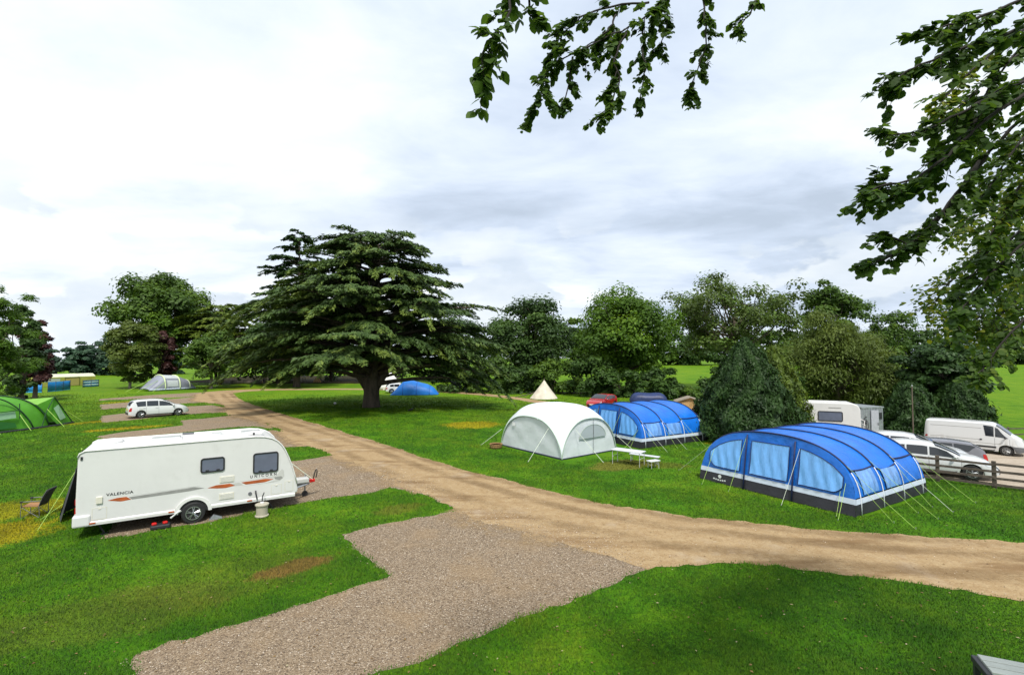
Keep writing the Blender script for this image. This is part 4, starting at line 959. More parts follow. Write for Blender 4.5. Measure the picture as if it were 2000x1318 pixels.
    for i in big:
        k = int(np.clip((LTi[i] - 0.13) / 0.13, 0, 5))
        o = bpy.data.objects.new('leaf', protos[k]); COL.objects.link(o); o.parent = t
        M = Matrix(((LD[i][0], LB[i][0], LNn[i][0]), (LD[i][1], LB[i][1], LNn[i][1]), (LD[i][2], LB[i][2], LNn[i][2])))
        M = M.to_4x4() @ Matrix.Diagonal((LS[i], LS[i], LS[i], 1))
        M.translation = Vector(LP[i]) - Vector((ox, oy, 0)); o.matrix_local = M
    A = LP[rest] - np.array([ox, oy, 0]); S = LS[rest][:, None, None]
    V = A[:, None, :] + S * (LV[None, :, 0:1] * LD[rest][:, None, :] + LV[None, :, 1:2] * LB[rest][:, None, :] + LV[None, :, 2:3] * LNn[rest][:, None, :])
    n = len(rest); nv = len(LV)
    F = (np.arange(n)[:, None, None] * nv + LT[None]).reshape(-1, 3)
    np_mesh('foliage', V.reshape(-1, 3), F, MAT['beech_leaf'], t, {'tint': np.repeat(LTi[rest], nv)}, kind='stuff')
    # unseen rest of the crown, over and behind the camera, added for its shade
    N = 15000; np_ = 110
    C = []
    while len(C) < np_:
        q = rs.randn(3); q /= np.linalg.norm(q); q *= rs.rand() ** 0.4
        c = np.array([7.0, -11.5, 14.0]) + q * np.array([9.5, 8.0, 5.5])
        if c[2] > 8.5 and (c[1] < 0 or c[2] > 7.5 + 1.25 * c[1]): C.append(c)
    C = np.array(C); ci = rs.randint(0, np_, N); q = unit(rs.randn(N, 3)); P = C[ci] + q * (0.5 + 0.9 * rs.rand(N))[:, None]
    ok = (P[:, 1] < 1.0) | (P[:, 2] > CAM_H + 0.95 * P[:, 1]); ok &= (P[:, 2] > 7.6)
    P, q = P[ok], q[ok]; n = len(P)
    Vv, Ff, Tt = cards(P - np.array([ox, oy, 0]), unit(q + np.array([0, 0, 0.8])), rs.randn(n, 3), 0.17 * np.ones(n), 0.10 * np.ones(n), np.clip(rs.rand(n), 0, 1))
    np_mesh('crown', Vv, Ff, MAT['beech_leaf'], t, {'tint': Tt}, kind='stuff')
beech()

# ================================================================== shared object materials
mat('white_paint', (0.70, 0.70, 0.69), 0.35, var=0.03, vscale=1.5, dirt=0.06, coat=0.2)
mat('caravan_white', (0.66, 0.66, 0.65), 0.38, var=0.03, vscale=1.2, dirt=0.09, coat=0.15, bump=0.02, bscale=60)
mat('caravan_trim', (0.70, 0.70, 0.68), 0.5, var=0.05, vscale=4, dirt=0.12)
mat('cream_plastic', (0.66, 0.64, 0.54), 0.5, var=0.05, vscale=5)
mat('black_rubber', (0.015, 0.015, 0.016), 0.65, var=0.2, vscale=8)
mat('black_plastic', (0.022, 0.023, 0.026), 0.5, var=0.15, vscale=8)
mat('grey_plastic', (0.12, 0.125, 0.135), 0.6, var=0.1, vscale=6)
mat('dark_glass', (0.02, 0.024, 0.03), 0.06, spec=0.7)
mat('caravan_glass', (0.125, 0.145, 0.20), 0.12, spec=0.6, var=0.10, vscale=2)
mat('alloy', (0.50, 0.51, 0.53), 0.3, metal=0.85, var=0.06, vscale=6)
mat('steel', (0.42, 0.43, 0.44), 0.4, metal=0.7, var=0.15, vscale=6)
mat('galvanised', (0.36, 0.39, 0.41), 0.45, metal=0.55, var=0.2, vscale=5)
mat('aluminium', (0.62, 0.64, 0.66), 0.4, metal=0.5, var=0.05, vscale=5)
mat('orange_decal', (0.42, 0.10, 0.03), 0.4, var=0.25, vscale=3)
mat('grey_decal', (0.27, 0.27, 0.26), 0.4, var=0.15, vscale=3)
mat('pale_decal', (0.52, 0.52, 0.50), 0.4, var=0.1, vscale=3)
mat('ink', (0.03, 0.03, 0.035), 0.5)
mat('red_plastic', (0.55, 0.012, 0.010), 0.4, var=0.1, vscale=6)
mat('red_lens', (0.42, 0.012, 0.012), 0.15, spec=0.6)
mat('amber_lens', (0.45, 0.10, 0.03), 0.25)
mat('lamp_lens', (0.62, 0.65, 0.68), 0.12, spec=0.7)
mat('clear_dome', (0.58, 0.60, 0.60), 0.15, spec=0.6, var=0.1, vscale=4)
mat('wood_post', (0.115, 0.092, 0.068), 0.85, var=0.35, vscale=5, bump=0.5, bscale=18, stretch=(1, 1, 0.2))
mat('wood_rail', (0.095, 0.076, 0.060), 0.85, var=0.35, vscale=5, bump=0.4, bscale=18)
mat('pine_board', (0.46, 0.29, 0.125), 0.7, var=0.22, vscale=3, bump=0.2, bscale=20, stretch=(0.3, 0.3, 2))
mat('felt', (0.24, 0.20, 0.155), 0.9, var=0.2, vscale=4, bump=0.3, bscale=30)
mat('lime_cord', (0.36, 0.56, 0.10), 0.6)
mat('pale_cord', (0.62, 0.68, 0.55), 0.6)
mat('dark_cord', (0.05, 0.05, 0.06), 0.6)
mat('peg', (0.45, 0.46, 0.47), 0.4, metal=0.6)

def text_part(body, size, mat_, parent, loc, rot, spacing=1.0, name='lettering', xs=1.0, label=None):
    c = bpy.data.curves.new(name, 'FONT'); c.body = body; c.size = size; c.space_character = spacing; c.extrude = 0.001; c.offset = size * 0.022
    tmp = bpy.data.objects.new(name + '_curve', c); COL.objects.link(tmp); bpy.context.view_layer.update()
    me = bpy.data.meshes.new_from_object(tmp.evaluated_get(bpy.context.evaluated_depsgraph_get()))
    bpy.data.objects.remove(tmp); me.name = name; me.materials.clear()
    o = link_mesh(name, me, mat_, parent, label=label)
    o.location = loc; o.rotation_euler = rot; o.scale = (xs, 1, 1)
    return o
def side(u, v, w): return (u, w, v)     # outline in the long side's plane, depth along y
def rrect(x0, z0, x1, z1, r, n=4):
    out = []
    for cx, cz, a0 in ((x1 - r, z1 - r, 0), (x0 + r, z1 - r, 90), (x0 + r, z0 + r, 180), (x1 - r, z0 + r, 270)):
        for k in range(n + 1):
            a = R(a0 + 90 * k / n); out.append((cx + r * math.cos(a), cz + r * math.sin(a)))
    return out
def frame_ring(x0, z0, x1, z1, r, t, y0, y1):
    o = rrect(x0, z0, x1, z1, r); i = rrect(x0 + t, z0 + t, x1 - t, z1 - t, max(0.01, r - t)); n = len(o); m = MB()
    vs = [(a, y0, b) for a, b in o] + [(a, y0, b) for a, b in i] + [(a, y1, b) for a, b in o] + [(a, y1, b) for a, b in i]
    fs = []
    for k in range(n):
        j = (k + 1) % n
        fs += [(k, j, n + j, n + k), (2 * n + k, 3 * n + k, 3 * n + j, 2 * n + j), (k, 2 * n + k, 2 * n + j, j), (n + k, n + j, 3 * n + j, 3 * n + k)]
    return m.add(vs, fs)
def wheel(parent, x, y, z, r, w, spokes=5, side_=-1, rimm='alloy', hub=True):
    """road wheel: the axle runs along y; side_ is the outward direction"""
    wo = MB().lathe([(r * 0.60, -w / 2), (r * 0.93, -w / 2), (r, -w * 0.36), (r, w * 0.36), (r * 0.93, w / 2), (r * 0.60, w / 2)], 24, (x, y, z), 'y').build('wheel', MAT['black_rubber'], parent, smooth=False, bevel=0)
    m = MB(); yo = y + side_ * w * 0.52; ri = r * 0.64
    prof = [(ri, -0.02), (ri, 0.02), (ri * 0.90, 0.02), (ri * 0.90, -0.02)]
    m.lathe(prof + [prof[0]], 24, (x, yo, z), 'y', cap=False)
    for k in range(spokes):
        a = 2 * PI * k / spokes + 0.3
        for da in (-0.16, 0.16):
            p0 = (x + ri * 0.16 * math.cos(a), yo + side_ * 0.012, z + ri * 0.16 * math.sin(a)); p1 = (x + ri * 0.94 * math.cos(a + da), yo, z + ri * 0.94 * math.sin(a + da))
            m.tube([p0, p1], [ri * 0.085, ri * 0.06], 5)
    m.lathe([(ri * 0.2, -0.015), (ri * 0.2, 0.015), (ri * 0.1, 0.025)] if side_ > 0 else [(ri * 0.1, -0.025), (ri * 0.2, -0.015), (ri * 0.2, 0.015)], 12, (x, yo, z), 'y')
    rm = m.build('rim', MAT[rimm], wo)
    MB().lathe([(ri * 0.93, -0.006), (ri * 0.93, 0.006)], 20, (x, y + side_ * w * 0.40, z), 'y').build('brake_disc', MAT['black_plastic'], wo)
    return wo

# ================================================================== touring caravan in the foreground
CV = thing('touring_caravan', 'long white touring caravan with striped side parked on the nearest gravel pitch', 'caravan', (-12.9, 14.25, 0), R(33.3))
LX = 6.16; X0 = 0.12; WD = 2.28
outl = [(X0, 0.50), (X0 - 0.02, 1.2), (X0 + 0.0, 2.44), (X0 + 0.04, 2.55), (X0 + 0.16, 2.61), (4.75, 2.63), (5.05, 2.60), (5.28, 2.53), (5.46, 2.42), (5.60, 2.27), (5.71, 2.09), (5.83, 1.82), (5.94, 1.52), (6.04, 1.18), (6.12, 0.85), (LX, 0.62), (LX - 0.02, 0.50)]
MB().prism(outl, side, 0.0, WD).build('body', MAT['caravan_white'], CV, bevel=0.045)
# roof awning rail and lower skirt
rail = [(x, -0.012, z) for x, z in outl[2:15]]
MB().tube(rail, 0.022, 6).build('roof_rail', MAT['caravan_trim'], CV, smooth=True)
MB().tube([(x, WD + 0.012, z) for x, z in outl[2:15]], 0.022, 6).build('roof_rail', MAT['caravan_trim'], CV, smooth=True)
def skirt(x0, x1):
    return MB().prism([(-0.02, 0.40), (0.03, 0.40), (0.03, 0.53), (-0.005, 0.53), (-0.028, 0.48)], lambda u, v, w: (w, u, v), x0, x1)
skirt(X0 + 0.30, 2.52).build('skirt', MAT['caravan_trim'], CV); skirt(3.50, LX - 0.1).build('skirt', MAT['caravan_trim'], CV)
MB().box(X0 + 0.13, 0.17, 0.56, 0.42, 0.44, 0.34).build('bumper_corner', MAT['caravan_white'], CV, bevel=0.05)
MB().box(X0 + 0.13, WD - 0.17, 0.56, 0.42, 0.44, 0.34).build('bumper_corner', MAT['caravan_white'], CV, bevel=0.05)
MB().box(X0 + 0.0, WD / 2, 0.52, 0.16, WD - 0.7, 0.22).build('rear_bumper', MAT['caravan_trim'], CV, bevel=0.03)
MB().box(3.1, WD / 2, 0.47, 5.6, WD - 0.3, 0.10).build('chassis', MAT['black_plastic'], CV)
for z in (0.85, 1.1):
    MB().box(X0 - 0.035, 0.2, z, 0.03, 0.14, 0.16).build('tail_lamp', MAT['red_lens'], CV)
# wheel arch moulding and wheels
def arch(y0, y1):
    m = MB(); vs = []; n = 14
    for k in range(n + 1):
        a = PI * k / n; c_, s_ = math.cos(a), math.sin(a)
        z_in = 0.36 + 0.40 * s_; z_out = 0.36 + 0.49 * s_
        vs += [(3.01 + 0.41 * c_, y0, z_in), (3.01 + 0.51 * c_, y0, z_out), (3.01 + 0.51 * c_, y1, z_out), (3.01 + 0.41 * c_, y1, z_in)]
    fs = []
    for k in range(n):
        for j in range(4): fs.append((k * 4 + j, k * 4 + (j + 1) % 4, k * 4 + 4 + (j + 1) % 4, k * 4 + 4 + j))
    return m.add(vs, fs)
arch(-0.05, 0.04).build('wheel_arch', MAT['caravan_trim'], CV)
m = MB()
fan = [(3.01 + 0.405 * math.cos(PI * k / 14), 0.36 + 0.405 * math.sin(PI * k / 14)) for k in range(15)]
m.prism(fan, side, -0.008, 0.004).build('wheel_well', MAT['black_rubber'], CV)
wheel(CV, 3.01, -0.02 + 0.06, 0.335, 0.335, 0.19, 5, -1); wheel(CV, 3.01, WD - 0.05, 0.335, 0.335, 0.19, 5, 1)
# windows
for (x0, z0, x1, z1) in ((3.17, 1.58, 3.86, 2.06), (4.70, 1.36, 5.50, 2.06)):
    w = MB().prism(rrect(x0 + .03, z0 + .03, x1 - .03, z1 - .03, 0.05), side, -0.022, 0.01).build('window', MAT['caravan_glass'], CV)
    frame_ring(x0, z0, x1, z1, 0.09, 0.045, -0.035, 0.02).build('frame', MAT['black_plastic'], w)
    for k in (0.28, 0.72):
        MB().box(x0 + (x1 - x0) * k, -0.035, z0 + 0.075, 0.10, 0.02, 0.035).build('catch', MAT['black_plastic'], w, bevel=0.008)
# lockers, vents, sockets
for (x0, z0, x1, z1) in ((0.48, 0.55, 0.83, 0.90), (5.28, 0.56, 5.62, 0.90), (5.72, 0.60, 6.0, 0.98)):
    lk_ = frame_ring(x0, z0, x1, z1, 0.02, 0.014, -0.006, 0.01).build('locker_frame', MAT['cream_plastic'], CV)
    MB().prism(rrect(x0 + .016, z0 + .016, x1 - .016, z1 - .016, 0.012), side, -0.0045, 0.01).build('locker_door', MAT['caravan_white'], lk_)
    MB().box((x0 + x1) / 2, -0.012, z1 - 0.04, 0.06, 0.014, 0.025).build('latch', MAT['cream_plastic'], lk_)
for (x0, z0, x1, z1) in ((3.72, 1.18, 4.15, 1.40), (3.72, 0.62, 4.15, 0.84)):
    v = MB().prism(rrect(x0, z0, x1, z1, 0.015), side, -0.014, 0.01).build('fridge_vent', MAT['cream_plastic'], CV, bevel=0.004)
    for k in range(5):
        MB().box((x0 + x1) / 2, -0.020, z0 + 0.035 + 0.037 * k, (x1 - x0) * 0.86, 0.012, 0.014).build('slat', MAT['caravan_trim'], v)
MB().prism(rrect(0.57, 1.02, 0.72, 1.22, 0.02), side, -0.045, 0.01).build('socket_box', MAT['cream_plastic'], CV, bevel=0.01)
MB().lathe([(0.06, -0.02), (0.06, 0.01)], 14, (4.63, 0, 0.70), 'y').build('water_inlet', MAT['grey_plastic'], CV)
MB().tube([(4.80, -0.02, 0.78), (4.80, -0.05, 0.70), (4.82, -0.06, 0.62), (4.84, -0.12, 0.50)], 0.025, 6).build('water_hose', MAT['black_plastic'], CV, smooth=True)
for x in (0.50, 2.42, 4.62):
    MB().box(x, -0.032, 0.47, 0.15, 0.02, 0.04).build('marker_lamp', MAT['amber_lens'], CV)
MB().box(X0 + 0.09, -0.012, 2.40, 0.05, 0.025, 0.10).build('marker_lamp', MAT['black_plastic'], CV)
# decals on the side
D = [([(0.83, 1.075), (1.05, 1.12), (1.28, 1.12), (1.40, 1.02), (1.15, 1.0)], 'orange_decal'), ([(1.42, 1.02), (1.34, 1.10), (3.02, 1.155), (3.30, 1.09), (2.9, 1.05)], 'grey_decal'), ([(1.45, 1.135), (3.0, 1.185), (3.18, 1.165), (2.9, 1.172)], 'pale_decal'),
     ([(3.38, 1.07), (3.62, 1.13), (4.02, 1.13), (4.18, 1.04), (3.9, 1.0), (3.66, 1.02)], 'orange_decal'), ([(4.05, 1.125), (4.20, 1.03), (4.42, 1.03), (4.30, 1.13)], 'pale_decal'), ([(4.36, 1.12), (4.50, 1.03), (5.08, 1.03), (5.36, 1.10), (5.10, 1.14)], 'orange_decal'),
     ([(3.95, 1.16), (4.9, 1.17), (5.45, 1.22), (5.62, 1.42), (5.68, 1.36), (5.70, 1.15), (5.58, 1.02), (5.35, 0.99), (4.4, 0.985), (5.1, 1.005), (5.45, 1.06), (5.42, 1.13), (5.1, 1.155)], 'pale_decal'), ([(5.38, 1.16), (5.60, 1.17), (5.66, 1.10), (5.55, 1.04), (5.40, 1.09)], 'grey_decal')]
for i, (o, mm) in enumerate(D):
    MB().prism(o, side, -0.0035 - 0.0012 * (i % 3), 0.005).build('side_stripe', MAT[mm], CV)
text_part('VALENCIA', 0.115, MAT['ink'], CV, (0.80, -0.004, 1.21), (R(90), 0, 0), 1.12, xs=1.1, label='dark lettering on the rear half of the side')
text_part('UNICORN', 0.13, MAT['ink'], CV, (4.62, -0.004, 1.225), (R(90), 0, 0), 1.75, xs=0.93, label='spaced dark lettering below the front window')
# roof: skylights, dome, aerial
def skylight(x0, x1, y0, y1, h):
    f = MB().prism([(x0, y0), (x1, y0), (x1, y1), (x0, y1)], lambda u, v, w: (u, v, w), 2.60, 2.665).build('skylight', MAT['caravan_white'], CV, bevel=0.02)
    MB().prism([(x0 + .05, y0 + .05), (x1 - .05, y0 + .05), (x1 - .05, y1 - .05), (x0 + .05, y1 - .05)], lambda u, v, w: (u, v, w), 2.65, 2.665 + h).build('dome', MAT['clear_dome'], f, bevel=0.03)
skylight(1.75, 2.65, 0.75, 1.35, 0.05); skylight(3.45, 3.85, 0.85, 1.25, 0.06); skylight(4.35, 5.05, 0.70, 1.35, 0.05)
MB().lathe([(0.30, 0.0), (0.30, 0.05), (0.26, 0.10), (0.16, 0.135), (0.02, 0.145)], 20, (0.75, 1.45, 2.60)).build('roof_vent', MAT['caravan_white'], CV, smooth=True)
MB().box(2.8, 2.0, 2.65, 0.35, 0.12, 0.06).build('roof_flue', MAT['grey_plastic'], CV, bevel=0.02)
MB().tube([(4.75, 0.45, 2.60), (4.75, 0.45, 2.72)], 0.03, 8).build('aerial_mast', MAT['black_plastic'], CV)
MB().add([(4.42, 0.43, 2.73), (5.05, 0.30, 2.72), (5.05, 0.44, 2.735), (4.75, 0.62, 2.745), (4.42, 0.43, 2.75), (5.05, 0.30, 2.74), (5.05, 0.44, 2.755), (4.75, 0.62, 2.765)], [(3, 2, 1, 0), (4, 5, 6, 7), (0, 1, 5, 4), (1, 2, 6, 5), (2, 3, 7, 6), (3, 0, 4, 7)]).build('aerial', MAT['caravan_white'], CV)
# hitch, steadies, jockey
h = MB(); h.box(6.30, WD / 2, 0.52, 0.75, 0.16, 0.14).tube([(5.9, 0.5, 0.48), (6.75, WD / 2, 0.50)], 0.04, 6).tube([(5.9, WD - .5, 0.48), (6.75, WD / 2, 0.50)], 0.04, 6)
hi = h.build('drawbar', MAT['steel'], CV)
MB().box(6.42, WD / 2, 0.66, 0.62, 0.34, 0.20).build('hitch_cover', MAT['pale_decal'], hi, bevel=0.05)
MB().box(6.86, WD / 2, 0.60, 0.20, 0.13, 0.13).build('hitch_lock', MAT['red_plastic'], hi, bevel=0.03)
MB().tube([(6.90, WD / 2, 0.65), (6.95, WD / 2, 0.86), (6.98, WD / 2, 0.99), (7.02, WD / 2 - .03, 1.02), (7.04, WD / 2, 0.90), (7.0, WD / 2, 0.70)], 0.022, 6).build('stabiliser_handle', MAT['black_plastic'], hi, smooth=True)
MB().tube([(6.62, WD / 2 + .1, 0.02), (6.62, WD / 2 + .1, 0.85)], 0.028, 6).build('jockey_post', MAT['steel'], hi)
MB().lathe([(0.11, -0.03), (0.11, 0.03)], 14, (6.62, WD / 2 + .1, 0.11), 'y').build('jockey_wheel', MAT['black_rubber'], hi)
for (x, y) in ((5.35, 0.28), (0.75, 0.28), (5.35, WD - .28), (0.75, WD - .28)):
    st = MB().tube([(x - 0.22, y, 0.46), (x, y, 0.06)], 0.024, 5).build('corner_steady', MAT['black_plastic'], CV)
    MB().box(x, y, 0.025, 0.16, 0.12, 0.05).build('foot', MAT['black_plastic'], st)
MB().tube([(5.9, WD / 2 - 0.1, 1.55), (6.85, WD / 2 - 0.15, 0.68)], 0.012, 5).build('hitch_strap', MAT['pale_cord'], CV)

def in_cv(x, y): c, s = math.cos(R(33.3)), math.sin(R(33.3)); return (-12.9 + x * c - y * s, 14.25 + x * s + y * c)
# water barrel with pump hose
px_, py_ = in_cv(4.95, -0.55)
wb = thing('water_barrel', 'beige rolling water barrel standing beside the caravan wheel side', 'barrel', (px_, py_, 0), 0.3)
MB().lathe([(0.17, 0.03), (0.215, 0.05), (0.215, 0.09), (0.18, 0.10), (0.18, 0.40), (0.215, 0.41), (0.215, 0.46), (0.17, 0.48)], 22, (0, 0, -0.02)).build('drum', mat('barrel_beige', (0.40, 0.37, 0.29), 0.5, var=0.06), wb, smooth=False, bevel=0.008)
MB().lathe([(0.06, 0.45), (0.06, 0.50), (0.045, 0.51)], 12).build('cap', MAT['white_paint'], wb)
MB().tube([(0, 0, 0.48), (0.0, 0.02, 0.60), (0.0, 0.1, 0.68), (0.0, 0.22, 0.70), (-0.02, 0.42, 0.70)], 0.02, 6).build('hose', MAT['black_plastic'], wb, smooth=True)
# red and black mover gear under the caravan
px_, py_ = in_cv(2.15, -0.02)
eq = thing('wheel_lock', 'red and black wheel clamp kit lying in the shade under the caravan', 'clamp', (px_, py_, 0), R(33.3))
MB().box(0, 0, 0.08, 0.52, 0.30, 0.14).build('case', MAT['black_plastic'], eq, bevel=0.04)
for x in (-0.16, 0.12): MB().box(x, -0.06, 0.185, 0.13, 0.12, 0.08, 0.3).build('clamp_pad', MAT['red_plastic'], eq, bevel=0.03)
MB().tube([(0.26, 0.0, 0.28), (0.40, -0.03, 0.40), (0.52, -0.04, 0.48)], [0.03, 0.025, 0.04], 6).build('lever', MAT['white_paint'], eq)
# step foot by the axle
px_, py_ = in_cv(3.62, 0.05)
sp_ = thing('wheel_chock', 'grey chock on the gravel in front of the caravan wheel', 'chock', (px_, py_, 0), R(33.3))
MB().prism([(-0.18, 0), (0.2, 0), (0.2, 0.05), (-0.05, 0.16)], side, -0.08, 0.08).build('wedge', MAT['galvanised'], sp_, bevel=0.01)

# dark awning on the far side, seen past the rear of the caravan
px_, py_ = in_cv(-0.62, WD + 0.05)
aw = thing('caravan_awning', 'dark grey awning showing behind the rear corner of the caravan', 'awning', (px_, py_, 0), R(33.3))
mat('awning_dark', (0.045, 0.048, 0.06), 0.7, var=0.2, vscale=3, bump=0.4, bscale=4); mat('awning_grey', (0.26, 0.29, 0.34), 0.6, var=0.15, vscale=3, bump=0.3, bscale=4)
def aw_pt(u, v): # back wall sloping from roof height down to the ground, bowed
    return (0.55 + 3.0 * u, 0.02 + 2.3 * v ** 0.8, 2.35 * (1 - v) ** 0.7)
MB().grid(aw_pt, 12, 10).build('roof_panel', MAT['awning_dark'], aw, smooth=True)
# hipped end wall: its foot stands out past the rear of the caravan
E0 = [(0.50, 0.02, 2.35), (0.50, 0.6, 2.02), (0.50, 1.3, 1.36), (0.50, 2.32, 0.05)]; E1 = [(0.02, 0.05, 0.03), (-0.12, 0.7, 0.03), (-0.05, 1.4, 0.03), (0.40, 2.30, 0.03)]
def aw_end(u, v):
    k = u * 3; i = min(2, int(k)); f = k - i
    a = Vector(E0[i]).lerp(Vector(E0[i + 1]), f); b = Vector(E1[i]).lerp(Vector(E1[i + 1]), f); p = a.lerp(b, v)
    return (p.x - 0.06 * math.sin(PI * v) * math.sin(9 * u), p.y, p.z)
MB().grid(aw_end, 12, 8).build('end_wall', MAT['awning_dark'], aw, smooth=True)
MB().grid(lambda u, v: (lambda p: (p[0] - 0.03, p[1], p[2]))(aw_end(0.28 + 0.42 * u, 0.62 + 0.36 * v)), 6, 4).build('mud_wall', MAT['awning_grey'], aw, smooth=True)
MB().tube([(E0[i][0] - 0.02, E0[i][1], E0[i][2]) for i in range(4)], 0.022, 6).build('pole', MAT['lime_cord'], aw, smooth=True)
for a, b in (((0.3, 0.5, 1.6), (-0.42, -0.45, 0.0)), ((0.1, 0.9, 0.55), (-0.62, 0.85, 0.0)), ((0.40, 1.6, 0.8), (-0.3, 2.6, 0))):
    MB().tube([a, b], 0.008, 5).build('guy_line', MAT['lime_cord'], aw)

# ------------------------------------------------------------------ folding chair
def chair(loc, rz):
    t = thing('camping_chair', 'black and tan folding camping chair on the grass behind the caravan', 'chair', loc, rz); t.scale = (0.9, 0.9, 0.9)
    tan = mat('chair_tan', (0.30, 0.15, 0.06), 0.8, var=0.3, vscale=4); blk = mat('chair_black', (0.02, 0.02, 0.022), 0.8, var=0.2)
    MB().grid(lambda u, v: (-0.27 + 0.54 * u, -0.24 + 0.50 * v, 0.45 - 0.05 * math.sin(PI * v) * math.sin(PI * u) + 0.03 * (1 - v)), 6, 6).build('seat', tan, t, smooth=True).modifiers.new('t', 'SOLIDIFY').thickness = 0.035
    MB().grid(lambda u, v: (-0.27 + 0.54 * u, 0.25 + 0.16 * v + 0.10 * v * v, 0.46 + 0.58 * v), 5, 6).build('backrest', blk, t, smooth=True).modifiers.new('t', 'SOLIDIFY').thickness = 0.05
    for s in (-1, 1):
        MB().tube([(s * 0.29, -0.26, 0.0), (s * 0.29, -0.26, 0.45), (s * 0.29, -0.25, 0.63)], 0.013, 6).build('leg', mat('chair_frame', (0.16, 0.165, 0.16), 0.45, metal=0.4), t)
        MB().tube([(s * 0.29, 0.30, 0.0), (s * 0.29, 0.27, 0.46), (s * 0.29, 0.36, 0.75), (s * 0.28, 0.49, 1.02)], 0.013, 6).build('leg', mat('chair_frame', (0.16, 0.165, 0.16), 0.45, metal=0.4), t)
        MB().tube([(s * 0.29, -0.25, 0.02), (s * 0.28, 0.28, 0.44)], 0.010, 6).build('brace', mat('chair_frame', (0.16, 0.165, 0.16), 0.45, metal=0.4), t)
        MB().tube([(s * 0.29, 0.29, 0.02), (s * 0.28, -0.25, 0.44)], 0.010, 6).build('brace', mat('chair_frame', (0.16, 0.165, 0.16), 0.45, metal=0.4), t)
        ar = MB().box(s * 0.30, 0.03, 0.64, 0.055, 0.58, 0.022).build('armrest', mat('chair_frame', (0.16, 0.165, 0.16), 0.45, metal=0.4), t, bevel=0.008)
        MB().box(s * 0.30, -0.24, 0.64, 0.065, 0.10, 0.05).build('cap', blk, ar, bevel=0.01)
    MB().tube([(-0.29, -0.24, 0.45), (0.29, -0.24, 0.45)], 0.016, 6).build('seat_rail', blk, t)
chair((-16.2, 16.55, 0), R(-72))
k_ = thing('tent_peg_bag', 'thin dark pole lying on dry grass at the left edge', 'pole', (-17.55, 15.75, 0.0), R(20))
MB().tube([(-0.8, 0, 0.03), (0.18, 0, 0.03)], 0.03, 7).build('shaft', MAT['galvanised'], k_); MB().tube([(0.18, 0, 0.03), (0.30, 0, 0.03)], 0.038, 7).build('grip', MAT['black_plastic'], k_)

# ================================================================== tents
mat('tent_blue', (0.004, 0.150, 0.64), 0.38, var=0.16, vscale=1.6, bump=0.85, bscale=3.0, spec=0.55, trans=0.10)
mat('tent_navy', (0.008, 0.014, 0.075), 0.6, var=0.1)
mat('tent_skirt', (0.020, 0.020, 0.028), 0.6, var=0.2, vscale=2.5, bump=0.5, bscale=3.5)
mat('tent_band', (0.55, 0.62, 0.74), 0.55, var=0.08, vscale=2.5, bump=0.25, bscale=4)
mat('tent_pane', (0.14, 0.39, 0.82), 0.14, var=0.12, vscale=2.2, bump=0.75, bscale=3.2, spec=0.6, stretch=(1.6, 1.6, 0.35))
mat('tent_pane_side', (0.13, 0.30, 0.66), 0.14, var=0.30, vscale=3.0, bump=0.8, bscale=4.0, spec=0.6, stretch=(1.6, 1.6, 0.35))
mat('pole_white', (0.70, 0.74, 0.80), 0.5)
mat('print_white', (0.75, 0.76, 0.78), 0.6)

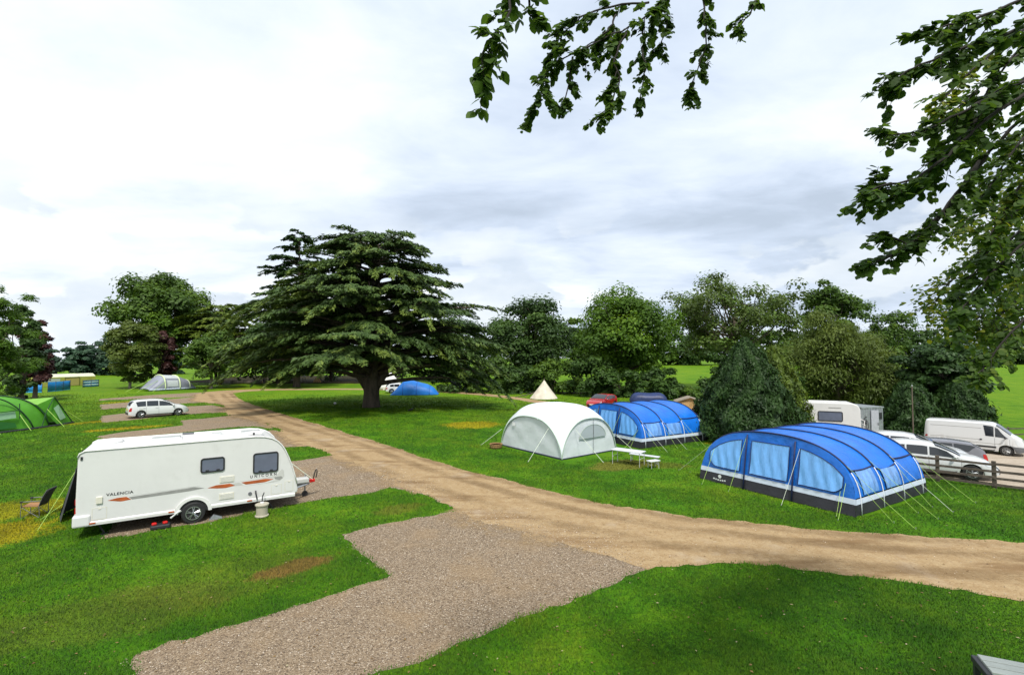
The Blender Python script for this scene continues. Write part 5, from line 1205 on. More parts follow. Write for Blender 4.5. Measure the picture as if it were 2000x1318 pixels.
W_, L_, HT = 6.15, 5.05, 2.36
def arch_pt(t):
    """0..1 from the near foot over the top to the far foot; returns (s along the span, height)"""
    a = PI * t; c, s = math.cos(a), math.sin(a); e = 0.68
    y = W_ / 2 * (1 - math.copysign(abs(c) ** 0.86, c)); z = HT * abs(s) ** e
    return y, z
def arch_table(n=160):
    T = [arch_pt(i / n) for i in range(n + 1)]
    return T
AT = arch_table()
def arch_z(y):
    ys = [p[0] for p in AT]; return float(np.interp(y, ys, [p[1] for p in AT]))
def split_arch(z0, z1, half):
    """points of one half of the arch between heights z0 and z1"""
    P = AT[:81] if half == 0 else AT[80:][::-1]
    zs = [p[1] for p in P]; ys = [p[0] for p in P]
    out = []
    for k in range(7):
        z = z0 + (z1 - z0) * k / 6; out.append((float(np.interp(z, zs, ys)), z))
    return out
def blue_tent(loc, rz, label, seed):
    rnd = random.Random(seed)
    t = thing('tunnel_tent', label, 'tent', loc, rz, 'big blue tunnel tents')
    zs, zb = 0.40, 0.58
    bulge = lambda u: 0.0
    # roof skin: arches along x with slight sag between the hoops
    def sag(x):
        k = (x / L_ * 3) % 1.0; return -0.055 * math.sin(PI * k)
    def lean(x, z): return x
    def EX(u, z):
        o = 0.42 * max(0.0, 1 - z / HT) ** 1.15; return -o + (L_ + 2 * o) * u
    def skin(z_lo):
        i0 = next(i for i, p in enumerate(AT) if p[1] >= z_lo); i1 = len(AT) - 1 - i0
        def f(u, v):
            k = i0 + (i1 - i0) * v; a = int(k); fr = k - a; p0 = AT[a]; p1 = AT[min(a + 1, len(AT) - 1)]
            y, z = p0[0] * (1 - fr) + p1[0] * fr, p0[1] * (1 - fr) + p1[1] * fr
            x = EX(u, z); m = math.sin(PI * v)
            sg = sag(x) * (0.5 + 0.5 * m)
            cx_ = (y - W_ / 2) / (W_ / 2)
            return (x, y - sg * (-cx_) * 0.9, z + sg * m)
        return f
    MB().grid(skin(zb), 36, 44).build('roof', MAT['tent_blue'], t, smooth=True)
    for half in (0, 1):
        for nm, a, b, mm in (('mud_skirt', 0.02, zs, 'tent_skirt'), ('pale_band', zs, zb, 'tent_band')):
            P = split_arch(a, b, half); off = 0.004 if nm == 'pale_band' else 0.0
            MB().grid(lambda u, v: (EX(u, a + (b - a) * v), np.interp(v, np.linspace(0, 1, 7), [p[0] for p in P]) + (-off if half == 0 else off) + 0.02 * math.sin(u * 19 + half) * (1 - v) * (1 if nm == 'mud_skirt' else 0), a + (b - a) * v), 24, 4).build(nm, MAT[mm], t, smooth=True)
    # end walls, leaning out a little at the foot
    def wall(xe, sgn):
        def ptx(z): return xe - sgn * 0.42 * max(0.0, 1 - z / HT) ** 1.15
        def strip(a, b, nm, mm, off=0.0, ny=40):
            y_lo = split_arch(a, max(a, 0.021), 0)[0][0]
            m = MB(); vs = []; fs = []
            for j in range(ny + 1):
                f = j / ny
                ya0, ya1 = float(np.interp(a, [p[1] for p in AT[:81]], [p[0] for p in AT[:81]])), W_ - float(np.interp(a, [p[1] for p in AT[:81]], [p[0] for p in AT[:81]]))
                yb0, yb1 = float(np.interp(b, [p[1] for p in AT[:81]], [p[0] for p in AT[:81]])), 0
                yb1 = W_ - yb0
                for k in range(5):
                    g = k / 4; y0 = ya0 * (1 - g) + yb0 * g; y1 = ya1 * (1 - g) + yb1 * g
                    y = y0 + (y1 - y0) * f; z = a + (b - a) * g
                    wr = 0.015 * math.sin(y * 7 + z * 3 + seed) if nm == 'mud_skirt' else 0.0
                    vs.append((ptx(z) - sgn * (off + wr), y, z))
            for j in range(ny):
                for k in range(4): fs.append((j * 5 + k, j * 5 + k + 1, j * 5 + k + 6, j * 5 + k + 5))
            return m.add(vs, fs).build(nm, MAT[mm], t, smooth=True)
        strip(0.02, zs, 'mud_skirt', 'tent_skirt'); strip(zs, zb, 'pale_band', 'tent_band', 0.004)
        # blue panel from the band up to the hoop
        y0 = float(np.interp(zb, [p[1] for p in AT[:81]], [p[0] for p in AT[:81]])); y1 = W_ - y0
        def f(u, v):
            y = y0 + (y1 - y0) * u; z = zb + (max(arch_z(y), zb) - zb) * v
            return (ptx(z) - sgn * 0.03 * math.sin(PI * u * 3) * math.sin(PI * v), y, z)
        MB().grid(f, 42, 12).build('front_wall' if sgn > 0 else 'back_wall', MAT['tent_blue'], t, smooth=True)
        return ptx, y0, y1
    px0, y0, y1 = wall(0.0, 1)
    wall(L_, -1)
    # three curtained windows in the front wall, divided by dark zips
    wins = [(0.42, 1.92, 'r'), (2.32, 3.85, 'm'), (4.28, 5.72, 'l')]
    for (a, b, kind) in wins:
        n = 12; lo = zb + 0.10
        top = [(a + (b - a) * k / n, min(arch_z(a + (b - a) * k / n) - 0.30, 1.98)) for k in range(n + 1)]
        def wf(u, v):
            y = a + (b - a) * u; zt = max(lo + 0.25, float(np.interp(y, [p[0] for p in top], [p[1] for p in top])))
            lo_ = lo
            if kind == 'r': lo_ = lo + 0.22 * max(0, 1 - u / 0.22) ** 2
            if kind == 'l': lo_ = lo + 0.26 * max(0, (u - 0.72) / 0.28) ** 2
            z = lo_ + (zt - lo_) * v
            return (px0(z) - 0.046 - 0.012 * math.sin(y * 16 + 2 * math.sin(z * 3)) , y, z)
        wn_ = MB().grid(wf, 40, 14).build('window', MAT['tent_pane'], t, smooth=True)
        ring = [wf(k / 14, 0) for k in range(15)] + [wf(1, k / 8) for k in range(1, 9)] + [wf(1 - k / 14, 1) for k in range(1, 15)] + [wf(0, 1 - k / 8) for k in range(1, 9)]
        MB().tube([(p[0] - 0.004, p[1], p[2]) for p in ring], 0.014, 5).build('seam', MAT['tent_navy'], wn_, smooth=True)
    for y in (2.12, 4.06):
        zt = arch_z(y) - 0.10
        MB().tube([(px0(0.03) - 0.03, y, 0.03), (px0(0.8) - 0.055, y, 0.8), (px0(1.5) - 0.055, y, 1.5), (px0(zt) - 0.045, y, zt)], 0.032, 6).build('zip_flap', MAT['tent_navy'], t, smooth=True)
    # hoops
    for i in range(4):
        x = L_ * i / 3
        pts = [(x, p[0] - 0.0 + (-0.02 if p[0] < W_ / 2 else 0.02) * (1 - p[1] / HT), p[1] + 0.015) for p in AT[0::4]]
        k1 = next(j for j, p in enumerate(pts) if p[2] > 1.42)
        k2 = len(pts) - k1
        MB().tube(pts[k1 - 1:k2 + 1], 0.034, 6).build('hoop', MAT['tent_navy'], t, smooth=True)
        MB().tube(pts[:k1], 0.020, 6).build('hoop_foot', MAT['pole_white'], t, smooth=True)
        MB().tube(pts[k2:], 0.020, 6).build('hoop_foot', MAT['pole_white'], t, smooth=True)
    # side windows with rolled flaps between the hoops
    def side_y(z, off): return float(np.interp(z, [p[1] for p in AT[:81]], [p[0] for p in AT[:81]])) - off
    for (xa, xb, z0_, z1_) in ((0.28, 1.42, 0.66, 1.42), (1.95, 3.12, 0.66, 1.30)):
        MB().grid(lambda u, v: (xa + (xb - xa) * u, side_y(z0_ + (z1_ - z0_) * v, 0.03) + 0.075 * math.sin(PI * (xa + (xb - xa) * u) / L_ * 3) * 0.4, z0_ + (z1_ - z0_) * v), 14, 8).build('side_window', MAT['tent_pane_side'], t, smooth=True)
    for (xa, xb, zz, sg) in ((0.12, 1.56, 1.44, 0.04), (1.78, 3.24, 1.34, 0.10), (3.45, 4.95, 1.50, 0.03)):
        MB().tube([(xa + (xb - xa) * k / 8, side_y(zz, 0.03), zz - sg * math.sin(PI * k / 8)) for k in range(9)], 0.030, 6).build('rolled_flap', MAT['tent_navy'], t, smooth=True)
    # guy lines and pegs
    lines = []
    for y, zt in ((0.35, 1.05), (1.95, 1.95), (4.1, 2.1), (5.55, 1.4)):
        z_ = min(zt, arch_z(y) - 0.05); lines.append(((px0(z_) - 0.03, y, z_), (-1.25, y + rnd.uniform(-.25, .15), 0.0)))
    lines.append(((px0(0.75) - .03, 0.5, 0.75), (-0.95, 0.35, 0.0)))
    for i in range(4):
        x = L_ * i / 3
        for zt, dx, dy in ((1.72, rnd.uniform(-.3, .3), 1.5), (1.15, rnd.uniform(-.2, .4), 0.9)):
            lines.append(((x, side_y(zt, 0.04), zt), (x + dx, -dy, 0.0)))
            lines.append(((x, W_ - side_y(zt, 0.04), zt), (x + dx, W_ + dy, 0.0)))
    for y, zt in ((0.6, 1.4), (3.0, 2.2), (5.5, 1.4)): lines.append(((L_ + 0.05, y, min(zt, arch_z(y) - 0.03)), (L_ + 1.7, y, 0.0)))
    for a, b in lines:
        g = MB().tube([a, tuple((a[k] + b[k]) / 2 - (0.02 if k == 2 else 0) for k in range(3)), b], 0.0065, 5).build('guy_line', MAT['lime_cord'] if a[2] < 1.6 or rnd.random() < .5 else MAT['pale_cord'], t)
        MB().tube([(b[0], b[1], 0.06), (b[0] * 1.0 + 0.01, b[1], -0.1)], 0.010, 5).build('peg', MAT['peg'], g)
    return t, px0
TB, pxf = blue_tent((11.9, 16.62, 0), R(31.2), 'nearest blue tunnel tent with three curtained windows beside the track', 1)
# maker's mark on the mud skirt of the near tent
em = MB().lathe([(0.075, -0.004), (0.075, 0.004)], 14, (pxf(0.26) - 0.035, 5.15, 0.295), 'x').build('emblem', MAT['print_white'], TB)
MB().add([(pxf(0.26) - 0.036, 5.15 + 0.09 * math.cos(a), 0.30 + 0.09 * math.sin(a)) for a in (PI * 0.5, PI * 0.62, PI * 0.38)], [(0, 1, 2)]).build('emblem_tip', MAT['print_white'], em)
for k in range(6):   # a short bowed row of small white strokes below the emblem, as far as the print can be made out
    yk = 5.42 - 0.105 * k; zk = 0.17 - 0.022 * math.sin(PI * k / 5)
    MB().box(pxf(zk) - 0.036, yk, zk, 0.006, 0.060 if k % 2 else 0.075, 0.055).build('emblem_stroke', MAT['print_white'], em)
TB2, _ = blue_tent((7.9, 28.7, 0), R(30), 'second blue tunnel tent, behind the pale dome shelter', 2)

# small dark flysheet corner at the left foot of the near tent
# ------------------------------------------------------------------ pale dome shelter
mat('shelter_grey', (0.70, 0.75, 0.785), 0.5, var=0.06, vscale=1.5, bump=0.5, bscale=2.2, trans=0.15)
mat('shelter_white', (0.74, 0.80, 0.84), 0.5, var=0.04, vscale=1.5, bump=0.22, bscale=1.6, trans=0.1)
mat('shelter_trim', (0.38, 0.47, 0.40), 0.6); mat('shelter_pane', (0.36, 0.41, 0.44), 0.35, bump=0.3, bscale=3)
mat('navy_ground', (0.012, 0.016, 0.04), 0.6)
def dome_shelter():
    t = thing('dome_shelter', 'pale grey dome shelter with arched walls standing by the track', 'shelter', (2.62, 25.45, 0), R(38))
    ax, ay = 4.3, 5.3; Hs, Hc = 2.02, 2.66
    def A(u):  # u in -1..1
        return max(0.0, 1 - abs(u) ** 2.6) ** 0.60
    def roof(u, v):
        # denser rows towards the edges where the cloth is steep
        U = math.sin((u - 0.5) * PI) * 0.999999; V = math.sin((v - 0.5) * PI) * 0.999999
        a, b = A(U), A(V)
        z = Hs * (a + b - (2 - Hc / Hs) * a * b)
        wr = 0.02 * math.sin(9 * U + 5 * V) * (1 - abs(U)) * (1 - abs(V)) + 0.03 * math.sin(U * 14 - V * 14) * (max(0, abs(U) + abs(V) - 1.2)) * (1 - abs(U)) * 3
        z -= 4.2 * a * b * (1 - a) * (1 - b)
        return (ax * (U + 1) / 2, ay * (V + 1) / 2, max(0.02, z + wr))
    MB().grid(roof, 48, 48).build('canopy', MAT['shelter_white'], t, smooth=True)
    def wall(name, fn, n=30, m=10):
        def f(u, v):
            U = math.sin((u - 0.5) * PI); z = 0.05 + (Hs * A(U) - 0.08) * v
            return fn(U, max(0.05, z), u, v)
        return MB().grid(f, n, m).build(name, MAT['shelter_grey'], t, smooth=True)
    wr = lambda U, z: 0.035 * math.sin(4 * U + 2.2 * z) + 0.02 * math.sin(11 * U - 5 * z)
    wall('side_wall', lambda U, z, u, v: (0.05 + wr(U, z) * 0.7 * v * (1 - v) * 3, ay * (U + 1) / 2, z))
    wall('side_wall', lambda U, z, u, v: (ax * (U + 1) / 2, 0.05 + wr(U, z) * 0.7 * v * (1 - v) * 3, z))
    wall('side_wall', lambda U, z, u, v: (ax - 0.05, ay * (U + 1) / 2, z))
    wall('side_wall', lambda U, z, u, v: (ax * (U + 1) / 2, ay - 0.05, z))
    for fn in (lambda U: (-0.02, ay * (U + 1) / 2), lambda U: (ax * (U + 1) / 2, -0.02), lambda U: (ax + 0.02, ay * (U + 1) / 2), lambda U: (ax * (U + 1) / 2, ay + 0.02)):
        pts = []
        for k in range(41):
            U = math.sin((k / 40 - 0.5) * PI); x, y = fn(U); pts.append((x, y, max(0.02, Hs * A(U))))
        MB().tube(pts, 0.028, 6).build('arch_piping', MAT['shelter_trim'], t, smooth=True)
    # zipped door panel with a half-round window in the right-hand wall
    pw = [(ax * 0.30, 0.95)] + [(ax * 0.30 + 1.05 * (1 - math.cos(PI * k / 16)) , 0.95 + 0.72 * math.sin(PI * k / 16)) for k in range(1, 16)] + [(ax * 0.30 + 2.1, 0.95)]
    MB().prism(pw, side, -0.035, -0.030).build('window', MAT['shelter_pane'], t)
    MB().tube([(x, -0.04, z) for x, z in pw], 0.014, 5).build('window_seam', MAT['shelter_trim'], t)
    for x in (ax * 0.55,): MB().tube([(x, -0.05, 0.10), (x, -0.06, 1.0), (x + 0.0, -0.055, Hs * 0.97)], 0.012, 5).build('zip', MAT['grey_plastic'], t)
    MB().tube([(0, 0.03, 0.03), (ax, 0.03, 0.03)], 0.035, 6).build('hem', MAT['navy_ground'], t)
    MB().tube([(0.03, 0, 0.03), (0.03, ay, 0.03)], 0.05, 6).build('hem', MAT['navy_ground'], t)
    MB().prism([(-0.03, 3.9), (-0.03, 4.15), (-0.03, 4.15)], lambda u, v, w: (w, v, 1.55 + (v - 3.9) * 0.2), -0.05, -0.045) if False else None
    MB().box(-0.03, 4.05, 1.45, 0.012, 0.26, 0.22).build('fabric_tag', MAT['print_white'], t)
    MB().grid(lambda u, v: (ax / 2 - 0.75 + 1.5 * u, ay / 2 - 0.75 + 1.5 * v, Hc + 0.03 - 0.10 * ((2 * u - 1) ** 2 + (2 * v - 1) ** 2) * 0.7 + 0.02), 8, 8).build('vent_cap', MAT['shelter_white'], t, smooth=True)
    for a, b in (((-0.03, 1.0, 1.55), (-1.7, 0.75, 0)), ((1.0, -0.03, 1.5), (1.25, -1.75, 0)), ((0.02, ay, 1.0), (-0.9, ay + .9, 0)), ((ax, -0.02, 0.9), (ax + 0.5, -1.0, 0))):
        g = MB().tube([a, b], 0.011, 5).build('guy_line', MAT['pale_cord'], t); MB().tube([(b[0], b[1], 0.06), (b[0], b[1], -0.1)], 0.012, 5).build('peg', MAT['peg'], g)
dome_shelter()
bk = thing('wicker_basket', 'small brown wicker basket beside the left corner of the dome shelter', 'basket', (-0.95, 28.75, 0), 0.4)
mat('wicker', (0.30, 0.17, 0.07), 0.8, var=0.4, vscale=14, bump=0.8, bscale=30)
MB().lathe([(0.30, 0.0), (0.36, 0.10), (0.38, 0.24), (0.33, 0.24), (0.30, 0.05)], 18).build('bowl', MAT['wicker'], bk)
MB().lathe([(0.385, 0.22), (0.40, 0.25), (0.385, 0.28), (0.34, 0.27), (0.33, 0.22)], 18).build('rim', MAT['wicker'], bk)
MB().lathe([(0.05, 0.18), (0.30, 0.20), (0.31, 0.10)], 16).build('filling', mat('straw', (0.62, 0.50, 0.33), 0.9, var=0.3, vscale=15), bk)

# ------------------------------------------------------------------ folding table and benches
def trestle(name, label, cat, loc, rz, L, Wd, Hh, group=None):
    t = thing(name, label, cat, loc, rz, group)
    MB().box(0, 0, Hh - 0.02, L, Wd, 0.045).build('table_top' if cat == 'table' else 'seat', mat('table_white', (0.58, 0.60, 0.62), 0.4, var=0.04), t, bevel=0.015)
    for sx in (-1, 1):
        for sy in (-1, 1):
            MB().tube([(sx * (L / 2 - 0.08), sy * (Wd / 2 - 0.05), 0), (sx * (L / 2 - 0.08), sy * (Wd / 2 - 0.05), Hh - 0.04)], 0.016, 6).build('leg', MAT['aluminium'], t)
        MB().tube([(sx * (L / 2 - 0.08), -Wd / 2 + 0.05, Hh * 0.45), (sx * (L / 2 - 0.08), -Wd / 2 + 0.12, Hh * 0.55), (sx * (L / 2 - 0.08), Wd / 2 - 0.12, Hh * 0.55), (sx * (L / 2 - 0.08), Wd / 2 - 0.05, Hh * 0.45)], 0.011, 5).build('stretcher', MAT['aluminium'], t)
    return t
trestle('folding_table', 'white folding table in front of the second blue tent', 'table', (5.85, 24.45, 0), R(-38), 1.6, 0.68, 0.72)
trestle('folding_bench', 'long white bench half hidden behind the folding table', 'bench', (6.75, 24.75, 0), R(-38), 1.55, 0.30, 0.42)
trestle('folding_stool', 'short white stool at the right end of the folding table', 'stool', (6.85, 23.55, 0), R(28), 0.62, 0.34, 0.40)

# ------------------------------------------------------------------ green dome tent at the left edge
mat('green_fabric', (0.115, 0.40, 0.030), 0.5, var=0.15, vscale=1.2, bump=0.35, bscale=2.2, trans=0.25)
mat('green_light', (0.24, 0.52, 0.075), 0.5, var=0.1, vscale=1.2, bump=0.3, bscale=2.2, trans=0.25)
mat('green_dark', (0.012, 0.055, 0.018), 0.6); mat('mesh_pane', (0.34, 0.56, 0.36), 0.35, bump=0.3, bscale=4)
def green_tent():
    t = thing('dome_tent', 'green dome tent with crossed poles at the left edge', 'tent', (-38.1, 35.0, 0), R(80))
    a, b, Hh = 3.4, 1.9, 2.45
    def f(u, v):
        az = 2 * PI * u; r = (1 - v); k = 1 - 0.22 * abs(math.sin(2 * az)) * 0 
        sx, sy = math.cos(az), math.sin(az)
        q = (abs(sx) ** 4 + abs(sy) ** 4) ** -0.25
        rr = 1 - v
        z = Hh * (1 - rr ** 2.4) ** 0.62 * (1 - 0.06 * abs(math.sin(2 * az)) * rr)
        return (a * q * sx * rr ** 0.8, b * q * sy * rr ** 0.8, 0.10 + z)
    MB().grid(f, 64, 18).build('flysheet', MAT['green_fabric'], t, smooth=True)
    # porch arm towards the right
    MB().add([(2.2, -1.5, 1.75), (3.3, -1.55, 2.25), (2.9, 1.4, 2.0), (1.6, 0, 2.35)], [(0, 1, 2, 3)]).build('porch_roof', MAT['green_light'], t)
    MB().add([(3.3, -1.55, 2.25), (4.9, -1.3, 0.08), (3.5, -1.75, 0.08), (2.2, -1.5, 1.75)], [(0, 1, 2, 3)]).build('porch_wall', MAT['green_fabric'], t)
    MB().add([(3.3, -1.55, 2.25), (4.9, -1.3, 0.08), (4.4, 1.6, 0.08), (2.9, 1.4, 2.0)], [(0, 1, 2, 3)]).build('porch_wall', MAT['green_fabric'], t)
    MB().add([(3.55, -1.66, 1.65), (4.25, -1.52, 0.55), (3.7, -1.72, 0.40), (3.2, -1.70, 1.4)], [(0, 1, 2, 3)]).build('porch_window', MAT['mesh_pane'], t)
    for (p, q) in ((-1, 1), (1, -1)):
        pts = []
        for k in range(25):
            s = -1 + 2 * k / 24; z = 0.06 + (Hh + 0.06) * max(0, 1 - abs(s) ** 2.4) ** 0.60
            pts.append((s * 2.9 * 1.0, -p * s * 1.62 - 0.15, z))
        MB().tube(pts, 0.045, 6).build('pole', MAT['green_dark'], t, smooth=True)
    pts = [(-2.9 + 4.6 * k / 24, -1.98 + 0.5 * math.sin(PI * k / 24), 0.05 + 2.42 * math.sin(PI * k / 24) ** 0.75) for k in range(25)]
    MB().tube(pts, 0.045, 6).build('pole', MAT['green_dark'], t, smooth=True)
    MB().tube([(3.3, -1.58, 2.28), (4.1, -1.45, 1.2), (4.95, -1.3, 0.05)], 0.035, 6).build('pole', MAT['green_dark'], t)
    MB().tube([(3.3, -1.6, 2.28), (2.6, -1.85, 1.2), (2.2, -2.0, 0.05)], 0.035, 6).build('pole', MAT['green_dark'], t)
    MB().add([(-0.9, -1.99, 0.9), (0.55, -1.99, 0.98), (0.5, -1.96, 1.45), (-0.9, -1.96, 1.42)], [(0, 1, 2, 3)]).build('window', MAT['mesh_pane'], t)
    MB().add([(-0.95, -2.02, 0.25), (0.6, -2.02, 0.28), (0.5, -2.0, 0.62), (-0.9, -2.0, 0.92)], [(0, 1, 2, 3)]).build('door_panel', mat('green_deep', (0.03, 0.16, 0.03), 0.5), t)
    for x in (-1.1, 0.75): MB().tube([(x, -2.03, 0.9), (x, -1.95, 2.0)], 0.03, 6).build('strap', MAT['green_dark'], t)
    MB().tube([(-1.1, -2.02, 1.47), (0.75, -2.02, 1.52)], 0.03, 6).build('strap', MAT['green_dark'], t)
    sk = [(-3.4, -1.95, 0.06), (0, -2.05, 0.06), (2.2, -2.0, 0.06), (3.6, -1.8, 0.06), (4.95, -1.35, 0.06), (4.5, 1.6, 0.06), (0, 1.95, 0.06), (-3.4, 1.9, 0.06), (-3.4, -1.95, 0.06)]
    MB().tube(sk, 0.085, 6).build('groundsheet', MAT['tent_skirt'], t)
    for p, q in (((-1.1, -2.0, 1.2), (-1.0, -3.0, 0)), ((0.75, -2.0, 1.2), (0.9, -2.9, 0)), ((-2.5, -1.9, 1.3), (-2.9, -3.0, 0)), ((-2.5, -1.9, 1.3), (-3.5, -2.9, 0)), ((2.6, -1.9, 1.4), (3.1, -2.9, 0)), ((4.1, -1.45, 1.2), (5.6, -1.6, 0)), ((-3.3, -1.2, 1.0), (-4.6, -2.4, 0))):
        MB().tube([p, q], 0.022, 5).build('guy_line', MAT['lime_cord'], t)
green_tent()
hp = thing('hookup_post', 'dark electric hook-up post with white cap behind the green tent', 'post', (-40.6, 39.6, 0))
MB().box(0, 0, 0.95, 0.14, 0.14, 1.9).build('post', MAT['black_plastic'], hp, bevel=0.02)
MB().box(0.09, -0.02, 1.75, 0.20, 0.18, 0.26).build('socket_head', MAT['white_paint'], hp, bevel=0.02)

# ------------------------------------------------------------------ grey inflatable tent
mat('tent_grey', (0.27, 0.29, 0.36), 0.5, var=0.12, vscale=1.2, bump=0.3, bscale=2, trans=0.1); mat('tent_pale', (0.50, 0.54, 0.56), 0.5, var=0.1); mat('beam_lime', (0.62, 0.72, 0.42), 0.5)
def grey_tent():
    t = thing('inflatable_tent', 'grey tent with pale ribs at the end of the track, under the trees', 'tent', (-56.8, 79.5, 0), R(62))
    w = 1.9
    S = [(-3.3, 0.25, 1.5), (-2.0, 1.75, 1.9), (-1.2, 2.35, 1.95), (1.0, 2.2, 1.95), (2.6, 1.55, 1.7), (3.9, 0.30, 1.2)]
    def f(u, v):
        x = -3.3 + 7.2 * u; h = float(np.interp(x, [s[0] for s in S], [s[1] for s in S])); ww = float(np.interp(x, [s[0] for s in S], [s[2] for s in S])); a = PI * v
        return (x, -ww * math.copysign(abs(math.cos(a)) ** 0.8, math.cos(a)), 0.12 + h * max(0, math.sin(a)) ** 0.7)
    MB().grid(f, 40, 20).build('flysheet', MAT['tent_grey'], t, smooth=True)
    MB().grid(lambda u, v: (lambda p: (p[0], p[1] * 1.012, p[2] * 1.01 + 0.015))(f((-1.1 + 2.0 * u + 3.3) / 7.2, 0.24 + 0.5 * v)), 8, 10).build('roof_cover', MAT['tent_pale'], t, smooth=True)
    MB().grid(lambda u, v: (lambda p: (p[0], p[1] - 0.03, p[2]))(f((-0.9 + 1.6 * u + 3.3) / 7.2, 0.035 + 0.15 * v)), 8, 6).build('door', MAT['tent_pale'], t, smooth=True)
    for x, r in ((-1.2, 0.10), (1.0, 0.10), (2.7, 0.08)):
        MB().tube([(lambda p: (p[0], p[1] * 1.02, p[2] * 1.01))(f((x + 3.3) / 7.2, k / 24)) for k in range(25)], r, 6).build('air_beam', MAT['beam_lime'], t, smooth=True)
    MB().tube([(f((x + 3.3) / 7.2, 0.0)[0], f((x + 3.3) / 7.2, 0)[1] - 0.02, 0.22) for x in np.linspace(-3.2, 3.8, 12)], 0.11, 6).build('hem_band', MAT['tent_band'], t)
    MB().tube([(f((x + 3.3) / 7.2, 0.0)[0], f((x + 3.3) / 7.2, 0)[1] - 0.02, 0.05) for x in np.linspace(-3.2, 3.8, 12)], 0.09, 6).build('mud_skirt', MAT['black_plastic'], t)
    for p, q in (((-2.0, -1.3, 1.6), (-5.2, -2.0, 0)), ((-2.0, 0.6, 1.8), (-5.6, 0.4, 0)), ((-1.2, -1.9, 1.4), (-3.8, -3.6, 0)), ((2.7, -1.2, 1.2), (5.4, -1.8, 0)), ((2.7, 0.5, 1.4), (5.8, 0.6, 0)), ((3.6, -0.8, 0.5), (5.2, -0.8, 0))):
        MB().tube([p, q], 0.028, 5).build('guy_line', MAT['lime_cord'], t)
grey_tent()

# ------------------------------------------------------------------ windbreaks and the yellow frame tent, far left
mat('windbreak_blue', (0.012, 0.20, 0.52), 0.6, var=0.1, vscale=1, bump=0.3, bscale=2); mat('windbreak_teal', (0.012, 0.12, 0.28), 0.6); mat('windbreak_pale', (0.50, 0.72, 0.74), 0.6)
def windbreak(label, p0, p1, h, stripes=None, panes=3):
    t = thing('windbreak', label, 'windbreak', (p0[0], p0[1], 0), math.atan2(p1[1] - p0[1], p1[0] - p0[0]))
    L = math.hypot(p1[0] - p0[0], p1[1] - p0[1]); wv = lambda u: 0.10 * math.sin(u * panes * PI)
    if stripes:
        n = len(stripes)
        for i, mm in enumerate(stripes):
            MB().grid(lambda u, v: (L * u, wv(u), 0.08 + (h - 0.08) * (i + v) / n), 12, 1).build('stripe', MAT[mm], t, smooth=True).modifiers.new('t', 'SOLIDIFY').thickness = 0.02
    else:
        MB().grid(lambda u, v: (L * u, wv(u), 0.05 + (h - 0.05) * v), 14, 2).build('screen', MAT['windbreak_blue'], t, smooth=True).modifiers.new('t', 'SOLIDIFY').thickness = 0.02
        MB().grid(lambda u, v: (L * u, wv(u) - 0.03, 0.06 + 0.16 * v), 14, 1).build('hem', MAT['windbreak_pale'] if False else mat('hem_blue', (0.03, 0.33, 0.62), 0.6), t)
    for k in range(panes + 1):
        MB().tube([(L * k / panes, -0.02, 0), (L * k / panes, -0.02, h + 0.12)], 0.03, 6).build('stake', MAT['wood_rail'], t)
windbreak('short blue windbreak under the copper tree, leftmost', (-73.0, 72.4), (-71.0, 73.0), 1.35, None, 2)
windbreak('long blue windbreak in front of the yellow frame tent', (-70.6, 73.4), (-72.2, 78.9), 1.55, None, 3)
windbreak('blue and white striped windbreak right of the yellow frame tent', (-75.6, 85.0), (-75.4, 88.1), 1.25, ['windbreak_teal', 'windbreak_pale', 'windbreak_teal', 'windbreak_pale', 'windbreak_teal'], 2)
mat('frame_yellow', (0.46, 0.47, 0.10), 0.6, var=0.12, vscale=1, trans=0.15); mat('frame_pale', (0.70, 0.74, 0.55), 0.5, trans=0.1); mat('frame_tan', (0.42, 0.36, 0.12), 0.6)
def frame_tent():
    t = thing('frame_tent', 'yellow frame tent with pale roof far off at the left', 'tent', (-83.6, 85.6, 0), R(72))
    L, Wd = 8.6, 3.2
    prof = [(0, 0.05), (0, 1.72), (Wd * 0.3, 2.25), (Wd * 0.75, 2.25), (Wd, 1.72), (Wd, 0.05)]
    for k, mm in enumerate(('frame_yellow', 'frame_pale', 'frame_pale', 'frame_pale', 'frame_yellow')):
        a, b = prof[k], prof[k + 1]
        MB().grid(lambda u, v: (L * u, -(a[0] + (b[0] - a[0]) * v) + Wd, a[1] + (b[1] - a[1]) * v - 0.03 * math.sin(PI * u * 3) ** 2), 9, 2).build('roof' if 'pale' in mm else 'wall', MAT[mm], t)
    for x in (0, L): MB().add([(x, Wd - p[0], p[1]) for p in prof], [tuple(range(6))]).build('end_wall', MAT['frame_yellow'], t)
    MB().add([(3.6, -0.03, 0.1), (5.9, -0.03, 0.1), (5.9, -0.03, 1.62), (3.6, -0.03, 1.62)], [(0, 1, 2, 3)]).build('door', MAT['frame_tan'], t)
    MB().tube([(3.6, -0.05, 0.05), (3.6, -0.05, 1.62), (5.9, -0.05, 1.62), (5.9, -0.05, 0.05)], 0.05, 5).build('door_trim', mat('olive_trim', (0.12, 0.12, 0.03), 0.7), t)
    MB().add([(0.5, -0.03, 0.9), (2.9, -0.03, 0.9), (2.9, -0.03, 1.45), (0.5, -0.03, 1.45)], [(0, 1, 2, 3)]).build('window', mat('pane_pale', (0.45, 0.52, 0.50), 0.2), t)
    MB().tube([(-0.05, -0.02, 1.75), (-0.9, -0.5, 0.9), (-1.5, -0.9, 0.05)], 0.04, 5).build('guy_line', MAT['wood_rail'], t)
frame_tent()

